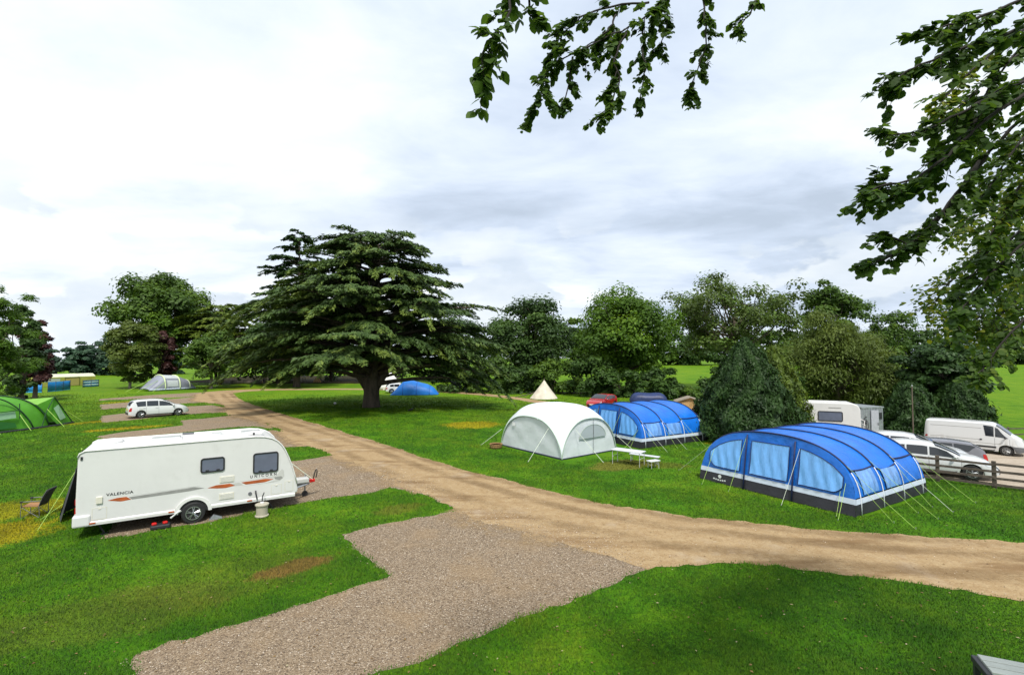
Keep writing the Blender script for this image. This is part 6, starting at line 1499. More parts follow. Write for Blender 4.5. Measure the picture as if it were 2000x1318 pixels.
# ------------------------------------------------------------------ blue dome tent and bell tent behind the cedar
mat('sky_blue_fabric', (0.010, 0.19, 0.66), 0.5, var=0.12, vscale=1.0, bump=0.4, bscale=2.0, trans=0.15)
bd = thing('dome_tent', 'bright blue tent seen under the right boughs of the huge cedar', 'tent', (-14.0, 69.6, 0), R(4))
S = [(-3.3, 0.05, 1.3), (-2.5, 0.9, 1.6), (-1.5, 2.0, 1.7), (-0.8, 2.1, 1.7), (0.4, 1.8, 1.6), (1.8, 1.45, 1.45), (2.7, 1.0, 1.3), (3.4, 0.05, 0.9)]
def bdf(u, v):
    x = -3.3 + 6.7 * u; h = float(np.interp(x, [s[0] for s in S], [s[1] for s in S])); ww = float(np.interp(x, [s[0] for s in S], [s[2] for s in S])); a = PI * v
    return (x, -ww * math.cos(a), 0.05 + h * max(0, math.sin(a)) ** 0.85)
MB().grid(bdf, 34, 16).build('flysheet', MAT['sky_blue_fabric'], bd, smooth=True)
for x in (-1.5, 0.4, 2.2): MB().tube([bdf((x + 3.3) / 6.7, k / 16) for k in range(17)], 0.045, 5).build('pole', mat('pole_blue', (0.01, 0.10, 0.42), 0.5), bd, smooth=True)
MB().add([(-1.4, -1.72, 0.1), (0.3, -1.66, 0.1), (0.3, -1.35, 1.2), (-1.4, -1.3, 1.45)], [(0, 1, 2, 3)]).build('door_panel', MAT['sky_blue_fabric'], bd)
mat('canvas_white', (0.70, 0.69, 0.64), 0.8, var=0.08, vscale=1.5, bump=0.3, bscale=3); mat('canvas_cream', (0.60, 0.55, 0.45), 0.8, var=0.14, vscale=1.4, bump=0.4, bscale=3)
bt = thing('bell_tent', 'white canvas bell tent half hidden by the huge cedar trunk', 'tent', (-20.6, 81.0, 0), 0)
MB().lathe([(2.3, 0.02), (2.3, 0.62), (1.2, 1.75), (0.25, 2.95), (0.06, 3.1)], 20).build('canvas', MAT['canvas_white'], bt, smooth=True)
MB().lathe([(0.09, 3.05), (0.07, 3.3), (0.02, 3.36)], 8).build('cap', MAT['canvas_white'], bt)
MB().add([(-0.45, -2.34, 0.05), (0.45, -2.34, 0.05), (0, -1.15, 1.85)], [(0, 1, 2)]).build('door_flap', MAT['canvas_cream'], bt)
# ------------------------------------------------------------------ tipi
tp = thing('tipi', 'cream canvas tipi in front of the dark oak', 'tent', (4.14, 63.0, 0), 0)
def tipi_f(u, v):
    a = 2 * PI * u; r = 1.72 * (1 - v) ** 1.06 + 0.05; sc = 1 + 0.03 * math.cos(8 * a) * (1 - v)
    return (r * math.cos(a) * sc + 0.06 * v, r * math.sin(a) * sc, 0.03 + 2.35 * v)
MB().grid(tipi_f, 32, 12).build('canvas', MAT['canvas_cream'], tp, smooth=True)
for a in (0.3, 2.4, 4.5): MB().tube([(0.06 + 0.02 * math.cos(a), 0.02 * math.sin(a), 2.2), (0.06 - 0.10 * math.cos(a), -0.10 * math.sin(a), 2.62)], 0.018, 5).build('pole', MAT['wood_post'], tp)
MB().tube([tipi_f(0.76, v) for v in (0.0, 0.3, 0.6, 0.9)], 0.02, 5).build('seam', MAT['canvas_white'], tp)
bl = thing('fallen_branch', 'dark bare branch lying left of the tipi', 'branch', (2.0, 64.0, 0), 0)
MB().tube([(1.6, 0, 1.0), (0.6, 0.1, 0.55), (-0.5, 0, 0.3), (-1.6, -0.1, 0.08)], [0.03, 0.06, 0.06, 0.03], 5).build('stem', MAT['bark'], bl)
for a, b in (((0.6, 0.1, .55), (0.2, 0.3, 0.05)), ((-0.5, 0, .3), (-0.9, 0.4, 0.5)), ((0, 0, .42), (-0.3, -0.4, 0.02))): MB().tube([a, b], 0.025, 5).build('twig', MAT['bark'], bl)

# ================================================================== vehicles
mat('car_white', (0.66, 0.67, 0.68), 0.25, coat=0.6, spec=0.5); mat('car_pearl', (0.60, 0.61, 0.63), 0.25, coat=0.6); mat('car_red', (0.36, 0.008, 0.012), 0.25, coat=0.7)
mat('car_blue', (0.012, 0.10, 0.36), 0.25, coat=0.6); mat('car_grey', (0.20, 0.20, 0.225), 0.25, metal=0.3, coat=0.6); mat('car_black', (0.015, 0.016, 0.02), 0.2, coat=0.6)
mat('plate_yellow', (0.65, 0.48, 0.02), 0.5); mat('plate_white', (0.72, 0.72, 0.68), 0.5); mat('seam', (0.06, 0.06, 0.065), 0.6); mat('chrome', (0.6, 0.6, 0.62), 0.15, metal=0.9)
CARS = {
 'mpv': dict(L=4.46, W=1.79, top=[(0, .62), (.05, .98), (.16, 1.30), (.34, 1.52), (.75, 1.60), (1.5, 1.63), (2.1, 1.61), (2.6, 1.52), (3.05, 1.30), (3.50, 1.06), (3.9, .98), (4.2, .87), (4.38, .72), (4.46, .52)], belt=[(0, .60), (.1, .96), (1.0, 1.0), (3.2, .96), (4.0, .84), (4.3, .74), (4.46, .48)], wh=(.88, 3.62), r=.325, glass=((.50, .62), (2.95, 3.38)), posts=(1.25, 2.15), ws=(2.42, 3.42), rw=(.10, .36)),
 'hatch': dict(L=4.3, W=1.79, top=[(0, .60), (.06, .92), (.20, 1.16), (.5, 1.36), (1.1, 1.45), (1.8, 1.46), (2.3, 1.40), (2.8, 1.18), (3.15, .98), (3.7, .90), (4.05, .78), (4.22, .64), (4.3, .48)], belt=[(0, .58), (.1, .90), (1.0, .94), (2.9, .90), (3.8, .80), (4.15, .68), (4.3, .45)], wh=(.82, 3.42), r=.33, glass=((.62, .62), (2.62, 3.04)), posts=(1.2, 2.0), ws=(2.18, 3.10), rw=(.12, .48)),
 'suv': dict(L=4.5, W=1.85, top=[(0, .70), (.06, 1.08), (.2, 1.38), (.45, 1.58), (1.1, 1.66), (1.9, 1.66), (2.4, 1.58), (2.85, 1.34), (3.2, 1.14), (3.75, 1.06), (4.15, .96), (4.4, .80), (4.5, .58)], belt=[(0, .66), (.1, 1.04), (1.0, 1.10), (3.0, 1.05), (3.9, .95), (4.3, .82), (4.5, .55)], wh=(.88, 3.58), r=.36, glass=((.55, .60), (2.72, 3.12)), posts=(1.3, 2.1), ws=(2.28, 3.15), rw=(.12, .44)),
 'estate': dict(L=4.6, W=1.82, top=[(0, .66), (.06, 1.0), (.22, 1.24), (.62, 1.46), (1.3, 1.53), (2.0, 1.53), (2.5, 1.46), (3.0, 1.2), (3.35, 1.02), (3.95, .94), (4.3, .82), (4.52, .68), (4.6, .50)], belt=[(0, .62), (.1, .96), (1.0, 1.0), (3.1, .95), (4.0, .84), (4.4, .72), (4.6, .48)], wh=(.88, 3.7), r=.34, glass=((.48, .80), (2.8, 3.22)), posts=(1.4, 2.25), ws=(2.38, 3.3), rw=(.12, .58)),
 'van': dict(L=5.4, W=2.05, top=[(0, .60), (.03, 1.6), (.07, 2.1), (.16, 2.22), (1.0, 2.26), (3.3, 2.26), (3.75, 2.22), (4.1, 2.04), (4.45, 1.72), (4.75, 1.42), (4.95, 1.30), (5.2, 1.14), (5.34, .95), (5.4, .60)], belt=[(0, .58), (.1, 1.22), (3.5, 1.24), (4.6, 1.20), (5.0, 1.12), (5.25, .95), (5.4, .55)], wh=(1.05, 4.45), r=.345, glass=((3.32, 3.42), (4.06, 4.58)), posts=(3.88,), ws=(3.92, 4.72), rw=None),
}
def car(kind, name, label, loc, rz, paint, group=None, flip=False, rimm='alloy', trim=None):
    c = CARS[kind]; L, Wd = c['L'], c['W']; hw = Wd / 2
    t = thing(name, label, 'van' if kind == 'van' else 'car', loc, rz, group)
    tx, tzv = zip(*c['top']); bx, bz = zip(*c['belt']); r = c['r']; ra = r * 1.17
    smooth_top = lambda x: float(np.interp(x, tx, tzv))
    def top(x): return sum(smooth_top(min(max(x + d, 0), L)) for d in (-0.06, 0, 0.06)) / 3
    def low(x):
        z = 0.24 + 0.10 * max(0, 1 - x / 0.35) + 0.06 * max(0, 1 - (L - x) / 0.3)
        for w in c['wh']:
            if abs(x - w) < ra: z = max(z, r + math.sqrt(ra * ra - (x - w) ** 2) * 0.98)
        return z
    def plan(x):
        return 1 - 0.20 * max(0, 1 - x / 0.30) ** 2 - 0.30 * max(0, 1 - (L - x) / 0.65) ** 2.2
    th = 0.20 if kind != 'van' else 0.07
    def sect(x):
        zt = top(x); zb = min(float(np.interp(x, bx, bz)), zt - 0.03); p = plan(x) * hw; zl = low(x)
        g = min(1, max(0, (zt - zb) / 0.62)); wt = p * (0.965 - th * 0.95 * g); wb = p * 0.965
        zm = max(zl + 0.02, min(0.62, zb - 0.05)); zs = max(zl + 0.01, min(0.42, zm - 0.03))
        return [(0, zt), (wt * 0.6, zt - 0.012), (wt * 0.90, zt - 0.03), (wt, zt - 0.03 - 0.05 * g - 0.004), (wb, zb), (p, zm), (p * 0.995, zs), (p * 0.96, zl)]
    def surf(x, k, s=1, off=0.0):
        S = sect(min(max(x, 0), L)); i = min(int(k), len(S) - 2); f = k - i
        y = S[i][0] * (1 - f) + S[i + 1][0] * f; z = S[i][1] * (1 - f) + S[i + 1][1] * f
        return (x, s * (y + off), z + (off if k < 3 else off * 0.3))
    xs = sorted(set([round(v, 3) for v in np.linspace(0, L, 56)] + [round(w + d, 3) for w in c['wh'] for d in np.linspace(-ra, ra, 15)] + [x for x in tx]))
    xs = [x for x in xs if 0 <= x <= L]
    m = MB(); K = 8; vs = []; fs = []
    for x in xs:
        S = sect(x); row = [(x, -y, z) for y, z in S[::-1]] + [(x, y, z) for y, z in S[1:]]; vs += row
    n = 2 * K - 1
    for i in range(len(xs) - 1):
        for j in range(n - 1): fs.append((i * n + j, i * n + j + 1, (i + 1) * n + j + 1, (i + 1) * n + j))
        fs.append((i * n, (i + 1) * n, (i + 1) * n + n - 1, i * n + n - 1))
    fs.append(tuple(range(n))); fs.append(tuple((len(xs) - 1) * n + j for j in range(n))[::-1])
    b = m.add(vs, fs).build('body', MAT[paint], t)
    b.data.shade_smooth(); b.data.set_sharp_from_angle(angle=R(32))
    def patch(nm, par, x00, x01, x10, x11, k0, k1, s, mm, off=0.012, nu=14, nv=5):
        return MB().grid(lambda u, v: surf((x00 + (x10 - x00) * v) * (1 - u) + (x01 + (x11 - x01) * v) * u, k0 + (k1 - k0) * v, s, off), nu, nv).build(nm, MAT[mm], par, smooth=True)
    (gt0, gb0), (gt1, gb1) = c['glass']
    cuts = [None] + list(c['posts']) + [None]
    for s in (-1, 1):
        for i in range(len(cuts) - 1):
            a_t = gt0 if cuts[i] is None else cuts[i] + 0.035; a_b = gb0 if cuts[i] is None else cuts[i] + 0.035
            b_t = gt1 if cuts[i + 1] is None else cuts[i + 1] - 0.035; b_b = gb1 if cuts[i + 1] is None else cuts[i + 1] - 0.035
            if b_t < a_t: b_t = a_t + 0.02
            patch('side_window', t, a_t, b_t, a_b, b_b, 3.12, 3.93, s, 'dark_glass')
        if kind != 'van' or True:
            for x in list(c['posts']) + [gb1 + 0.05]:
                patch('door_seam', t, x - 0.006, x + 0.006, x - 0.006, x + 0.006, 4.05, 6.8, s, 'seam', 0.004, 1, 8)
        dz = MB(); px = surf(gb1 - 0.16, 4.1, s, 0.10)
        mi = MB().ball((px[0], px[1], px[2] + 0.06), 0.11, 10, 6, (0.6, 1.0, 0.72)).build('wing_mirror', MAT[paint if kind != 'van' else 'black_plastic'], t, smooth=True)
        patch('head_lamp', t, L - 0.52, L - 0.14, L - 0.40, L - 0.08, 4.0, 4.75, s, 'lamp_lens', 0.010, 6, 4)
        patch('tail_lamp', t, 0.02, 0.24, 0.02, 0.20, 4.05 if kind != 'van' else 4.3, 5.0 if kind != 'van' else 5.2, s, 'red_lens', 0.010, 4, 4)
        for x in c['posts'][:2] if kind != 'van' else (3.2,):
            q = surf(x - 0.14 if kind != 'van' else 3.18, 4.35, s, 0.02); MB().box(q[0], q[1], q[2], 0.17 if kind != 'van' else 0.12, 0.03, 0.03 if kind != 'van' else 0.09).build('door_handle', MAT[paint] if kind != 'van' else MAT['black_plastic'], t, bevel=0.006)
        for w in c['wh']:
            patch('sill_trim', t, max(0.3, c['wh'][0] + ra), c['wh'][1] - ra, max(0.3, c['wh'][0] + ra), c['wh'][1] - ra, 6.55, 6.98, s, 'black_plastic', 0.006, 10, 2) if w == c['wh'][0] else None
            wheel(t, w, s * (hw - 0.125), r, r, 0.215, 5 if kind != 'van' else 7, s, rimm)
            n_ = 12; fan = [(w + ra * 0.97 * math.cos(PI * k / n_), r + ra * 0.97 * math.sin(PI * k / n_)) for k in range(n_ + 1)] + [(w - ra * 0.97, 0.22), (w + ra * 0.97, 0.22)]
            MB().prism(fan, side, s * (hw - 0.26), s * (hw - 0.30)).build('wheel_well', MAT['black_rubber'], t)
    wa, wb_ = c['ws']
    MB().grid(lambda u, v: surf(wa + 0.06 + (wb_ - wa - 0.08) * v, abs(2 * u - 1) * 2.55, -1 if u < 0.5 else 1, 0.034), 20, 10).build('windscreen', MAT['dark_glass'], t, smooth=True)
    if c['rw']:
        ra_, rb_ = c['rw']
        MB().grid(lambda u, v: surf(ra_ + (rb_ - ra_) * v, abs(2 * u - 1) * 2.5, -1 if u < 0.5 else 1, 0.014), 16, 6).build('rear_window', MAT['dark_glass'], t, smooth=True)
    MB().box(L + 0.0, 0, 0.42, 0.10, Wd * 0.60, 0.22).build('grille', MAT['black_plastic'], t, bevel=0.03)
    MB().box(L + 0.05, 0, 0.50, 0.02, 0.52, 0.11).build('number_plate', MAT['plate_white'], t)
    MB().box(-0.005, 0, 0.78, 0.02, 0.52, 0.11).build('number_plate', MAT['plate_yellow'], t)
    MB().box(0.03, 0, 0.42, 0.12, Wd * 0.72, 0.20).build('rear_bumper', MAT['black_plastic'], t, bevel=0.03)
    if kind == 'van':
        for s in (-1, 1):
            patch('side_rub_strip', t, 1.6, 3.95, 1.6, 3.95, 5.1, 5.75, s, 'black_plastic', 0.014, 10, 2)
            for x0_, x1_, ka, kb in ((0.4, 3.2, 3.35, 3.38), (0.4, 3.2, 4.35, 4.40), (0.4, 4.3, 4.72, 4.77)):
                patch('pressed_line', t, x0_, x1_, x0_, x1_, ka, kb, s, 'grey_decal', 0.003, 10, 1)
        MB().grid(lambda u, v: surf(L - 0.75 + 0.72 * u * 1.0, 4.9 + 2.0 * v, -1, 0.02), 8, 6).build('front_bumper', MAT['grey_plastic'], t, smooth=True)
        MB().grid(lambda u, v: surf(L - 0.75 + 0.72 * u * 1.0, 4.9 + 2.0 * v, 1, 0.02), 8, 6).build('front_bumper', MAT['grey_plastic'], t, smooth=True)
        MB().box(L + 0.01, 0, 0.62, 0.12, Wd * 0.66, 0.42).build('front_bumper', MAT['grey_plastic'], t, bevel=0.04)
    return t
c45 = R(43)
car('mpv', 'parked_car', 'white people carrier parked on a gravel pitch behind the green tent', (-33.9, 42.6, 0.008), R(46), 'car_white')
car('hatch', 'parked_car', 'bright red car parked beyond the second blue tent', (10.9, 53.3, 0.0), R(-128), 'car_red')
car('hatch', 'parked_car', 'white hatchback right behind the post and rail fence', (17.75, 23.85, tz(19.6, 22.8) + 0.06), R(-36), 'car_white')
car('suv', 'parked_car', 'taller white car beside the white hatchback', (18.6, 26.05, tz(20.3, 24.9) + 0.06), R(-35), 'car_pearl')
car('hatch', 'parked_car', 'dark blue car between the tall white car and the grey estate', (22.9, 25.7, tz(21.6, 26.6) + 0.06), R(147), 'car_blue')
car('estate', 'parked_car', 'grey estate car with red tail lamps facing away from the fence', (25.6, 26.3, tz(24.2, 27.3) + 0.06), R(147), 'car_grey')
car('hatch', 'parked_car', 'black car roof just left of the white van', (28.0, 31.4, tz(27, 32) + 0.06), R(160), 'car_black')
car('van', 'panel_van', 'white panel van with grey bumper at the right edge of the car park', (30.9, 36.2, tz(33, 34.5) + 0.06), R(-48), 'car_white', rimm='steel').scale = (0.95, 0.95, 0.93)
car('hatch', 'parked_car', 'white car parked just left of the bright blue tent, by the cedar trunk', (-19.0, 72.4, 0.0), R(20), 'car_white')

# dark blue covered trailer tent
tr = thing('trailer_tent', 'dark blue covered trailer tent between the red car and the shed', 'trailer', (14.2, 50.4, 0), R(-8)); tr.scale = (0.9, 0.9, 0.88)
mat('navy_cover', (0.005, 0.020, 0.095), 0.5, var=0.25, vscale=1.3, bump=0.6, bscale=2)
MB().grid(lambda u, v: (-2.1 + 4.2 * u, -1.1 * math.cos(PI * v) * (1 - 0.25 * (2 * u - 1) ** 6), 0.95 + 0.98 * max(0, math.sin(PI * v)) ** 0.6 * (1 - abs(2 * u - 1) ** 5) ** 0.6 + 0.05 * math.sin(u * 9) * math.sin(PI * v)), 26, 14).build('cover', MAT['navy_cover'], tr, smooth=True)
MB().box(0, 0, 0.70, 4.0, 1.9, 0.5).build('tub', MAT['navy_cover'], tr, bevel=0.05)
MB().box(0.9, 0, 0.98, 2.6, 2.3, 0.05).build('deck', MAT['aluminium'], tr)
for s in (-1, 1): wheel(tr, 0.0, s * 0.98, 0.3, 0.3, 0.18, 5, s)
MB().tube([(2.0, 0, 0.5), (3.2, 0, 0.45)], 0.05, 6).build('drawbar', MAT['steel'], tr)

# garden shed / playhouse
sh = thing('wooden_shed', 'small golden wooden shed left of the broad dark conifer', 'shed', (16.3, 44.5, 0), R(-14))
for fx, fy, ln, rz in ((0, -0.9, 2.1, 0), (0, 0.9, 2.1, 0), (-1.05, 0, 1.8, PI / 2), (1.05, 0, 1.8, PI / 2)):
    w = MB().box(fx, fy, 0.68, ln, 0.03, 1.34, rz).build('wall', MAT['pine_board'], sh)
    for k in range(9):
        MB().box(fx + (0.02 * math.copysign(1, fx) if rz else 0), fy + (0.02 * math.copysign(1, fy) if not rz else 0), 0.09 + 0.148 * k, ln - 0.02, 0.025, 0.138, rz).build('board', MAT['pine_board'], w)
for s in (-1, 1):
    MB().add([(s * 1.05, -0.91, 1.35), (s * 1.05, 0.91, 1.35), (s * 1.05, 0, 1.72)], [(0, 1, 2)]) if False else None
MB().prism([(-1.08, 1.34), (1.08, 1.34), (0, 1.70)], side, -0.9, 0.9).build('gable', MAT['pine_board'], sh)
rf = MB().prism([(-1.3, 1.29), (0, 1.71), (1.3, 1.29), (1.3, 1.35), (0, 1.78), (-1.3, 1.35)], side, -1.1, 1.1).build('roof', MAT['felt'], sh)
dr = MB().box(-0.35, -0.95, 0.66, 0.72, 0.03, 1.22).build('door', MAT['pine_board'], sh)
MB().box(-0.06, -0.975, 0.66, 0.05, 0.03, 0.10).build('handle', MAT['black_plastic'], dr)
wn = MB().box(0.55, -0.95, 0.86, 0.52, 0.03, 0.5).build('window', MAT['dark_glass'], sh)
frame_ring(0.27, 0.60, 0.83, 1.12, 0.01, 0.05, -0.985, -0.955).build('frame', MAT['pine_board'], wn)
for x in (-1.06, 1.06): MB().box(x, -0.93, 0.67, 0.07, 0.05, 1.34).build('corner_trim', MAT['pine_board'], sh)

# ------------------------------------------------------------------ motorhome with bicycle rack, steel container
mz = tz(22, 36)
mh = thing('motorhome', 'white motorhome with bicycle rack parked behind the broad conifer', 'motorhome', (22.1, 37.4, mz), R(-25))
MB().prism([(-1.9, 0.45), (-1.9, 2.55), (-1.7, 2.78), (3.5, 2.78), (3.85, 2.66), (4.0, 2.35), (4.02, 0.45)], side, 0, 2.25).build('body', MAT['caravan_white'], mh, bevel=0.05)
w = MB().prism(rrect(1.35, 1.45, 2.85, 2.10, 0.08), side, -0.02, 0.01).build('window', MAT['caravan_glass'], mh)
frame_ring(1.30, 1.40, 2.90, 2.15, 0.12, 0.06, -0.035, 0.01).build('frame', MAT['black_plastic'], w)
w = MB().prism(rrect(0.45, 1.35, 1.75, 2.10, 0.08), lambda u, v, q: (q, u, v), 3.99, 4.035).build('rear_window', MAT['caravan_glass'], mh)
MB().box(4.03, 1.1, 1.98, 0.03, 1.2, 0.22).build('blind', MAT['black_plastic'], w)
MB().box(1.0, 1.1, 2.81, 3.6, 0.3, 0.05).build('roof_box', MAT['caravan_trim'], mh, bevel=0.02)
MB().box(2.4, -0.006, 2.42, 0.8, 0.012, 0.05).build('side_stripe', MAT['grey_decal'], mh)
MB().box(-0.4, -0.006, 1.15, 0.5, 0.012, 0.05).build('side_stripe', MAT['grey_decal'], mh)
for x in (-1.2, 2.6): wheel(mh, x, 0.12, 0.34, 0.34, 0.2, 6, -1, 'steel')
for y in (0.35, 1.9): MB().tube([(4.05, y, 0.8), (4.22, y, 0.85), (4.30, y, 1.5), (4.05, y, 1.62)], 0.03, 6).build('rack_arm', MAT['white_paint'], mh)
for z in (0.85, 1.2): MB().tube([(4.30, 0.3, z), (4.30, 1.95, z)], 0.028, 6).build('rack_rail', MAT['white_paint'], mh)
bc = thing('bicycle', 'dark bicycle strapped to the rack of the white motorhome', 'bicycle', (22.1 + 4.5 * math.cos(R(-25)) - 1.1 * math.sin(R(-25)), 37.4 + 4.5 * math.sin(R(-25)) + 1.1 * math.cos(R(-25)), mz + 0.86), R(65))
for x in (-0.5, 0.5):
    bw = MB().tube([(x + 0.31 * math.cos(a), 0, 0.33 + 0.31 * math.sin(a)) for a in np.linspace(0, 2 * PI, 19)], 0.022, 6).build('wheel', MAT['black_rubber'], bc)
    for k in range(6): MB().tube([(x, 0, 0.33), (x + 0.3 * math.cos(k * PI / 3), 0, 0.33 + 0.3 * math.sin(k * PI / 3))], 0.004, 3).build('spoke', MAT['steel'], bw)
MB().tube([(-0.5, 0, 0.33), (-0.15, 0, 0.75), (0.38, 0, 0.78), (-0.02, 0, 0.33), (-0.5, 0, 0.33)], 0.02, 6).build('frame', MAT['car_black'], bc)
MB().tube([(-0.02, 0, 0.33), (-0.18, 0, 0.86)], 0.016, 6).build('seat_post', MAT['car_black'], bc); MB().box(-0.2, 0, 0.88, 0.24, 0.12, 0.05).build('saddle', MAT['black_rubber'], bc, bevel=0.02)
MB().tube([(0.5, 0, 0.33), (0.36, 0, 0.92), (0.36, 0.24, 0.95)], 0.016, 6).build('handlebar', MAT['steel'], bc)
ct = thing('steel_container', 'grey corrugated steel container behind the white motorhome', 'container', (28.3, 39.2, tz(28.3, 39.4)), R(14))
def corr(p0, p1, z0, z1, n, nm):
    dx, dy = p1[0] - p0[0], p1[1] - p0[1]; l = math.hypot(dx, dy); nx_, ny_ = dy / l, -dx / l; m = MB(); pts = []
    for k in range(n):
        for f, o in ((0.0, 0), (0.35, 0), (0.5, 0.05), (0.85, 0.05)): pts.append((p0[0] + dx * (k + f) / n + nx_ * o, p0[1] + dy * (k + f) / n + ny_ * o))
    pts.append(p1)
    return MB().add([(x, y, z0) for x, y in pts] + [(x, y, z1) for x, y in pts], [(i, i + 1, len(pts) + i + 1, len(pts) + i) for i in range(len(pts) - 1)]).build(nm, MAT['galvanised'], ct)
cx0, cx1, cy0, cy1 = 0, 2.2, 0, 3.4
corr((cx0, cy0), (cx1, cy0), 0.15, 2.5, 8, 'end_panel'); corr((cx1, cy0), (cx1, cy1), 0.15, 2.5, 12, 'side_panel'); corr((cx1, cy1), (cx0, cy1), 0.15, 2.5, 8, 'end_panel'); corr((cx0, cy1), (cx0, cy0), 0.15, 2.5, 12, 'side_panel')
MB().box(1.1, 1.7, 2.54, 2.34, 3.54, 0.10).build('roof', MAT['galvanised'], ct); MB().box(1.1, 1.7, 0.08, 2.26, 3.46, 0.14).build('base_frame', MAT['steel'], ct)
dd = MB().box(1.25, -0.09, 1.25, 0.75, 0.06, 2.1).build('door', mat('door_grey', (0.40, 0.41, 0.46), 0.5, var=0.1), ct); MB().box(1.52, -0.13, 1.2, 0.05, 0.04, 0.2).build('handle', MAT['black_plastic'], dd)
MB().box(1.88, -0.09, 1.85, 0.24, 0.06, 0.55).build('electric_box', MAT['black_plastic'], ct, bevel=0.02)
MB().box(-0.06, 1.4, 1.3, 0.05, 0.8, 2.0).build('cream_panel', MAT['cream_plastic'], ct)

# ------------------------------------------------------------------ post and rail fence between lawn and car park
def rail_fence(label, pts, h, rails, name='post_and_rail_fence', pm='wood_post', rm='wood_rail', pw=0.13, tk=0.095):
    t = thing(name, label, 'fence', (pts[0][0], pts[0][1], 0), 0)
    o = pts[0]; P = [(x - o[0], y - o[1], tz(x, y)) for x, y in pts]
    rnd = random.Random(len(pts))
    for k, (x, y, z) in enumerate(P):
        q = MB().box(x, y, z + (h + 0.10) / 2 - 0.1, pw, pw, h + 0.30, 0.7 + rnd.uniform(-.1, .1)).build('post', MAT[pm], t, bevel=0.012)
    for k in range(len(P) - 1):
        a, b = P[k], P[k + 1]; dx, dy = b[0] - a[0], b[1] - a[1]; l = math.hypot(dx, dy); off = (dy / l * 0.08, -dx / l * 0.08)
        for j in range(rails):
            zz = h * (0.16 + 0.82 * j / max(1, rails - 1)) + rnd.uniform(-.015, .015)
            A = Vector((a[0] + off[0], a[1] + off[1], a[2] + zz)); B = Vector((b[0] + off[0], b[1] + off[1], b[2] + zz + rnd.uniform(-.02, .02)))
            m = MB(); n = Vector((dy / l, -dx / l, 0)) * 0.018; up = Vector((0, 0, tk / 2))
            vs = [A - n - up, A + n - up, A + n + up, A - n + up, B - n - up, B + n - up, B + n + up, B - n + up]
            m.add(vs, [(0, 1, 2, 3), (7, 6, 5, 4), (0, 4, 5, 1), (1, 5, 6, 2), (2, 6, 7, 3), (3, 7, 4, 0)]).build('rail', MAT[rm], t)
    return t
FD = (0.774, -0.633); fp = [(18.5 + FD[0] * k * 1.75, 21.14 + FD[1] * k * 1.75) for k in range(-3, 6)]
rail_fence('dark post and rail fence between the lawn and the parked cars', fp, 1.02, 4)
rail_fence('low brown lattice fence in front of the dark conifers', [(28.6 + 0.75 * k, 36.2 - 0.12 * k) for k in range(7)], 0.85, 3, 'low_fence', 'pine_dark' if False else 'wood_post', 'wood_post', 0.10, 0.09)
rail_fence('wooden field fence at the right edge behind the white van', [(36.5 + 2.2 * k, 37.5 + 0.3 * k) for k in range(5)], 1.1, 3, 'field_fence')
rail_fence('low post and wire fence along the hedge behind the tipi', [(-10 + 4.0 * k, 77.0 - 1.35 * k) for k in range(9)], 0.9, 2, 'hedge_fence', 'wood_post', 'wood_rail', 0.14, 0.05)
bo = thing('boulder', 'brown boulder at the left end of the low lattice fence', 'boulder', (27.3, 36.3, tz(27.3, 36.3)))
mat('stone', (0.27, 0.20, 0.15), 0.9, var=0.4, vscale=2, bump=0.7, bscale=5)
MB().grid(lambda u, v: (0.75 * math.sin(PI * v) * math.cos(2 * PI * u) * (1 + 0.18 * math.sin(5 * u * 6.28 + 3 * v)), 0.6 * math.sin(PI * v) * math.sin(2 * PI * u) * (1 + 0.15 * math.cos(3 * u * 6.28)), 0.42 - 0.85 * math.cos(PI * v) * (0.75 + 0.12 * math.sin(9 * u + 4))), 18, 10).build('rock', MAT['stone'], bo, smooth=True)
lp = thing('wooden_pole', 'slim upright wooden pole standing before the dark conifers', 'pole', (29.3, 35.4, tz(29.3, 35.4)))
MB().tube([(0, 0, -0.2), (0, 0, 0.9), (0.02, 0, 4.5)], [0.05, 0.045, 0.035], 8).build('shaft', MAT['wood_post'], lp); MB().lathe([(0.04, 4.5), (0.045, 4.56), (0.01, 4.6)], 8, (0.02, 0, 0)).build('cap', MAT['galvanised'], lp)
wpst = thing('marker_post', 'short white marker post near the steel container', 'post', (27.0, 38.6, tz(27, 38.6))); MB().box(0, 0, 0.38, 0.22, 0.12, 0.9).build('post', MAT['white_paint'], wpst, bevel=0.02)
MB().box(0, -0.065, 0.62, 0.16, 0.012, 0.2).build('sign_face', MAT['pale_decal'], wpst)

# ------------------------------------------------------------------ small things under and beyond the cedar
lg = thing('felled_log', 'long pale log lying under the trees at the end of the track', 'log', (-53.4, 97.0, 0), R(4))
MB().tube([(-2.9, 0, 0.34), (-1, 0.05, 0.33), (1, 0, 0.34), (3.1, 0.04, 0.32)], [0.36, 0.34, 0.35, 0.32], 12).build('log', MAT['bark_pale'], lg, smooth=True)
for x in (-2.91, 3.11): MB().lathe([(0.30, -0.01), (0.30, 0.01)], 12, (x, 0, 0.33), 'x').build('cut_end', MAT['pine_board'], lg)
mk = thing('marker_post', 'tiny white marker post on the grass left of the long log', 'post', (-58.7, 97.0, 0)); MB().box(0, 0, 0.33, 0.28, 0.14, 0.72).build('post', MAT['white_paint'], mk, bevel=0.02); MB().box(0, -0.08, 0.52, 0.16, 0.02, 0.16).build('number_face', MAT['pale_decal'], mk)
tb = thing('timber_shelter', 'dark timber shelter with open sides behind the long log', 'shelter', (-54.5, 106, 0), R(6))
for x in (0, 3.2, 6.4):
    for y in (0, 3): MB().box(x, y, 1.1, 0.22, 0.22, 2.4).build('post', MAT['wood_rail'], tb)
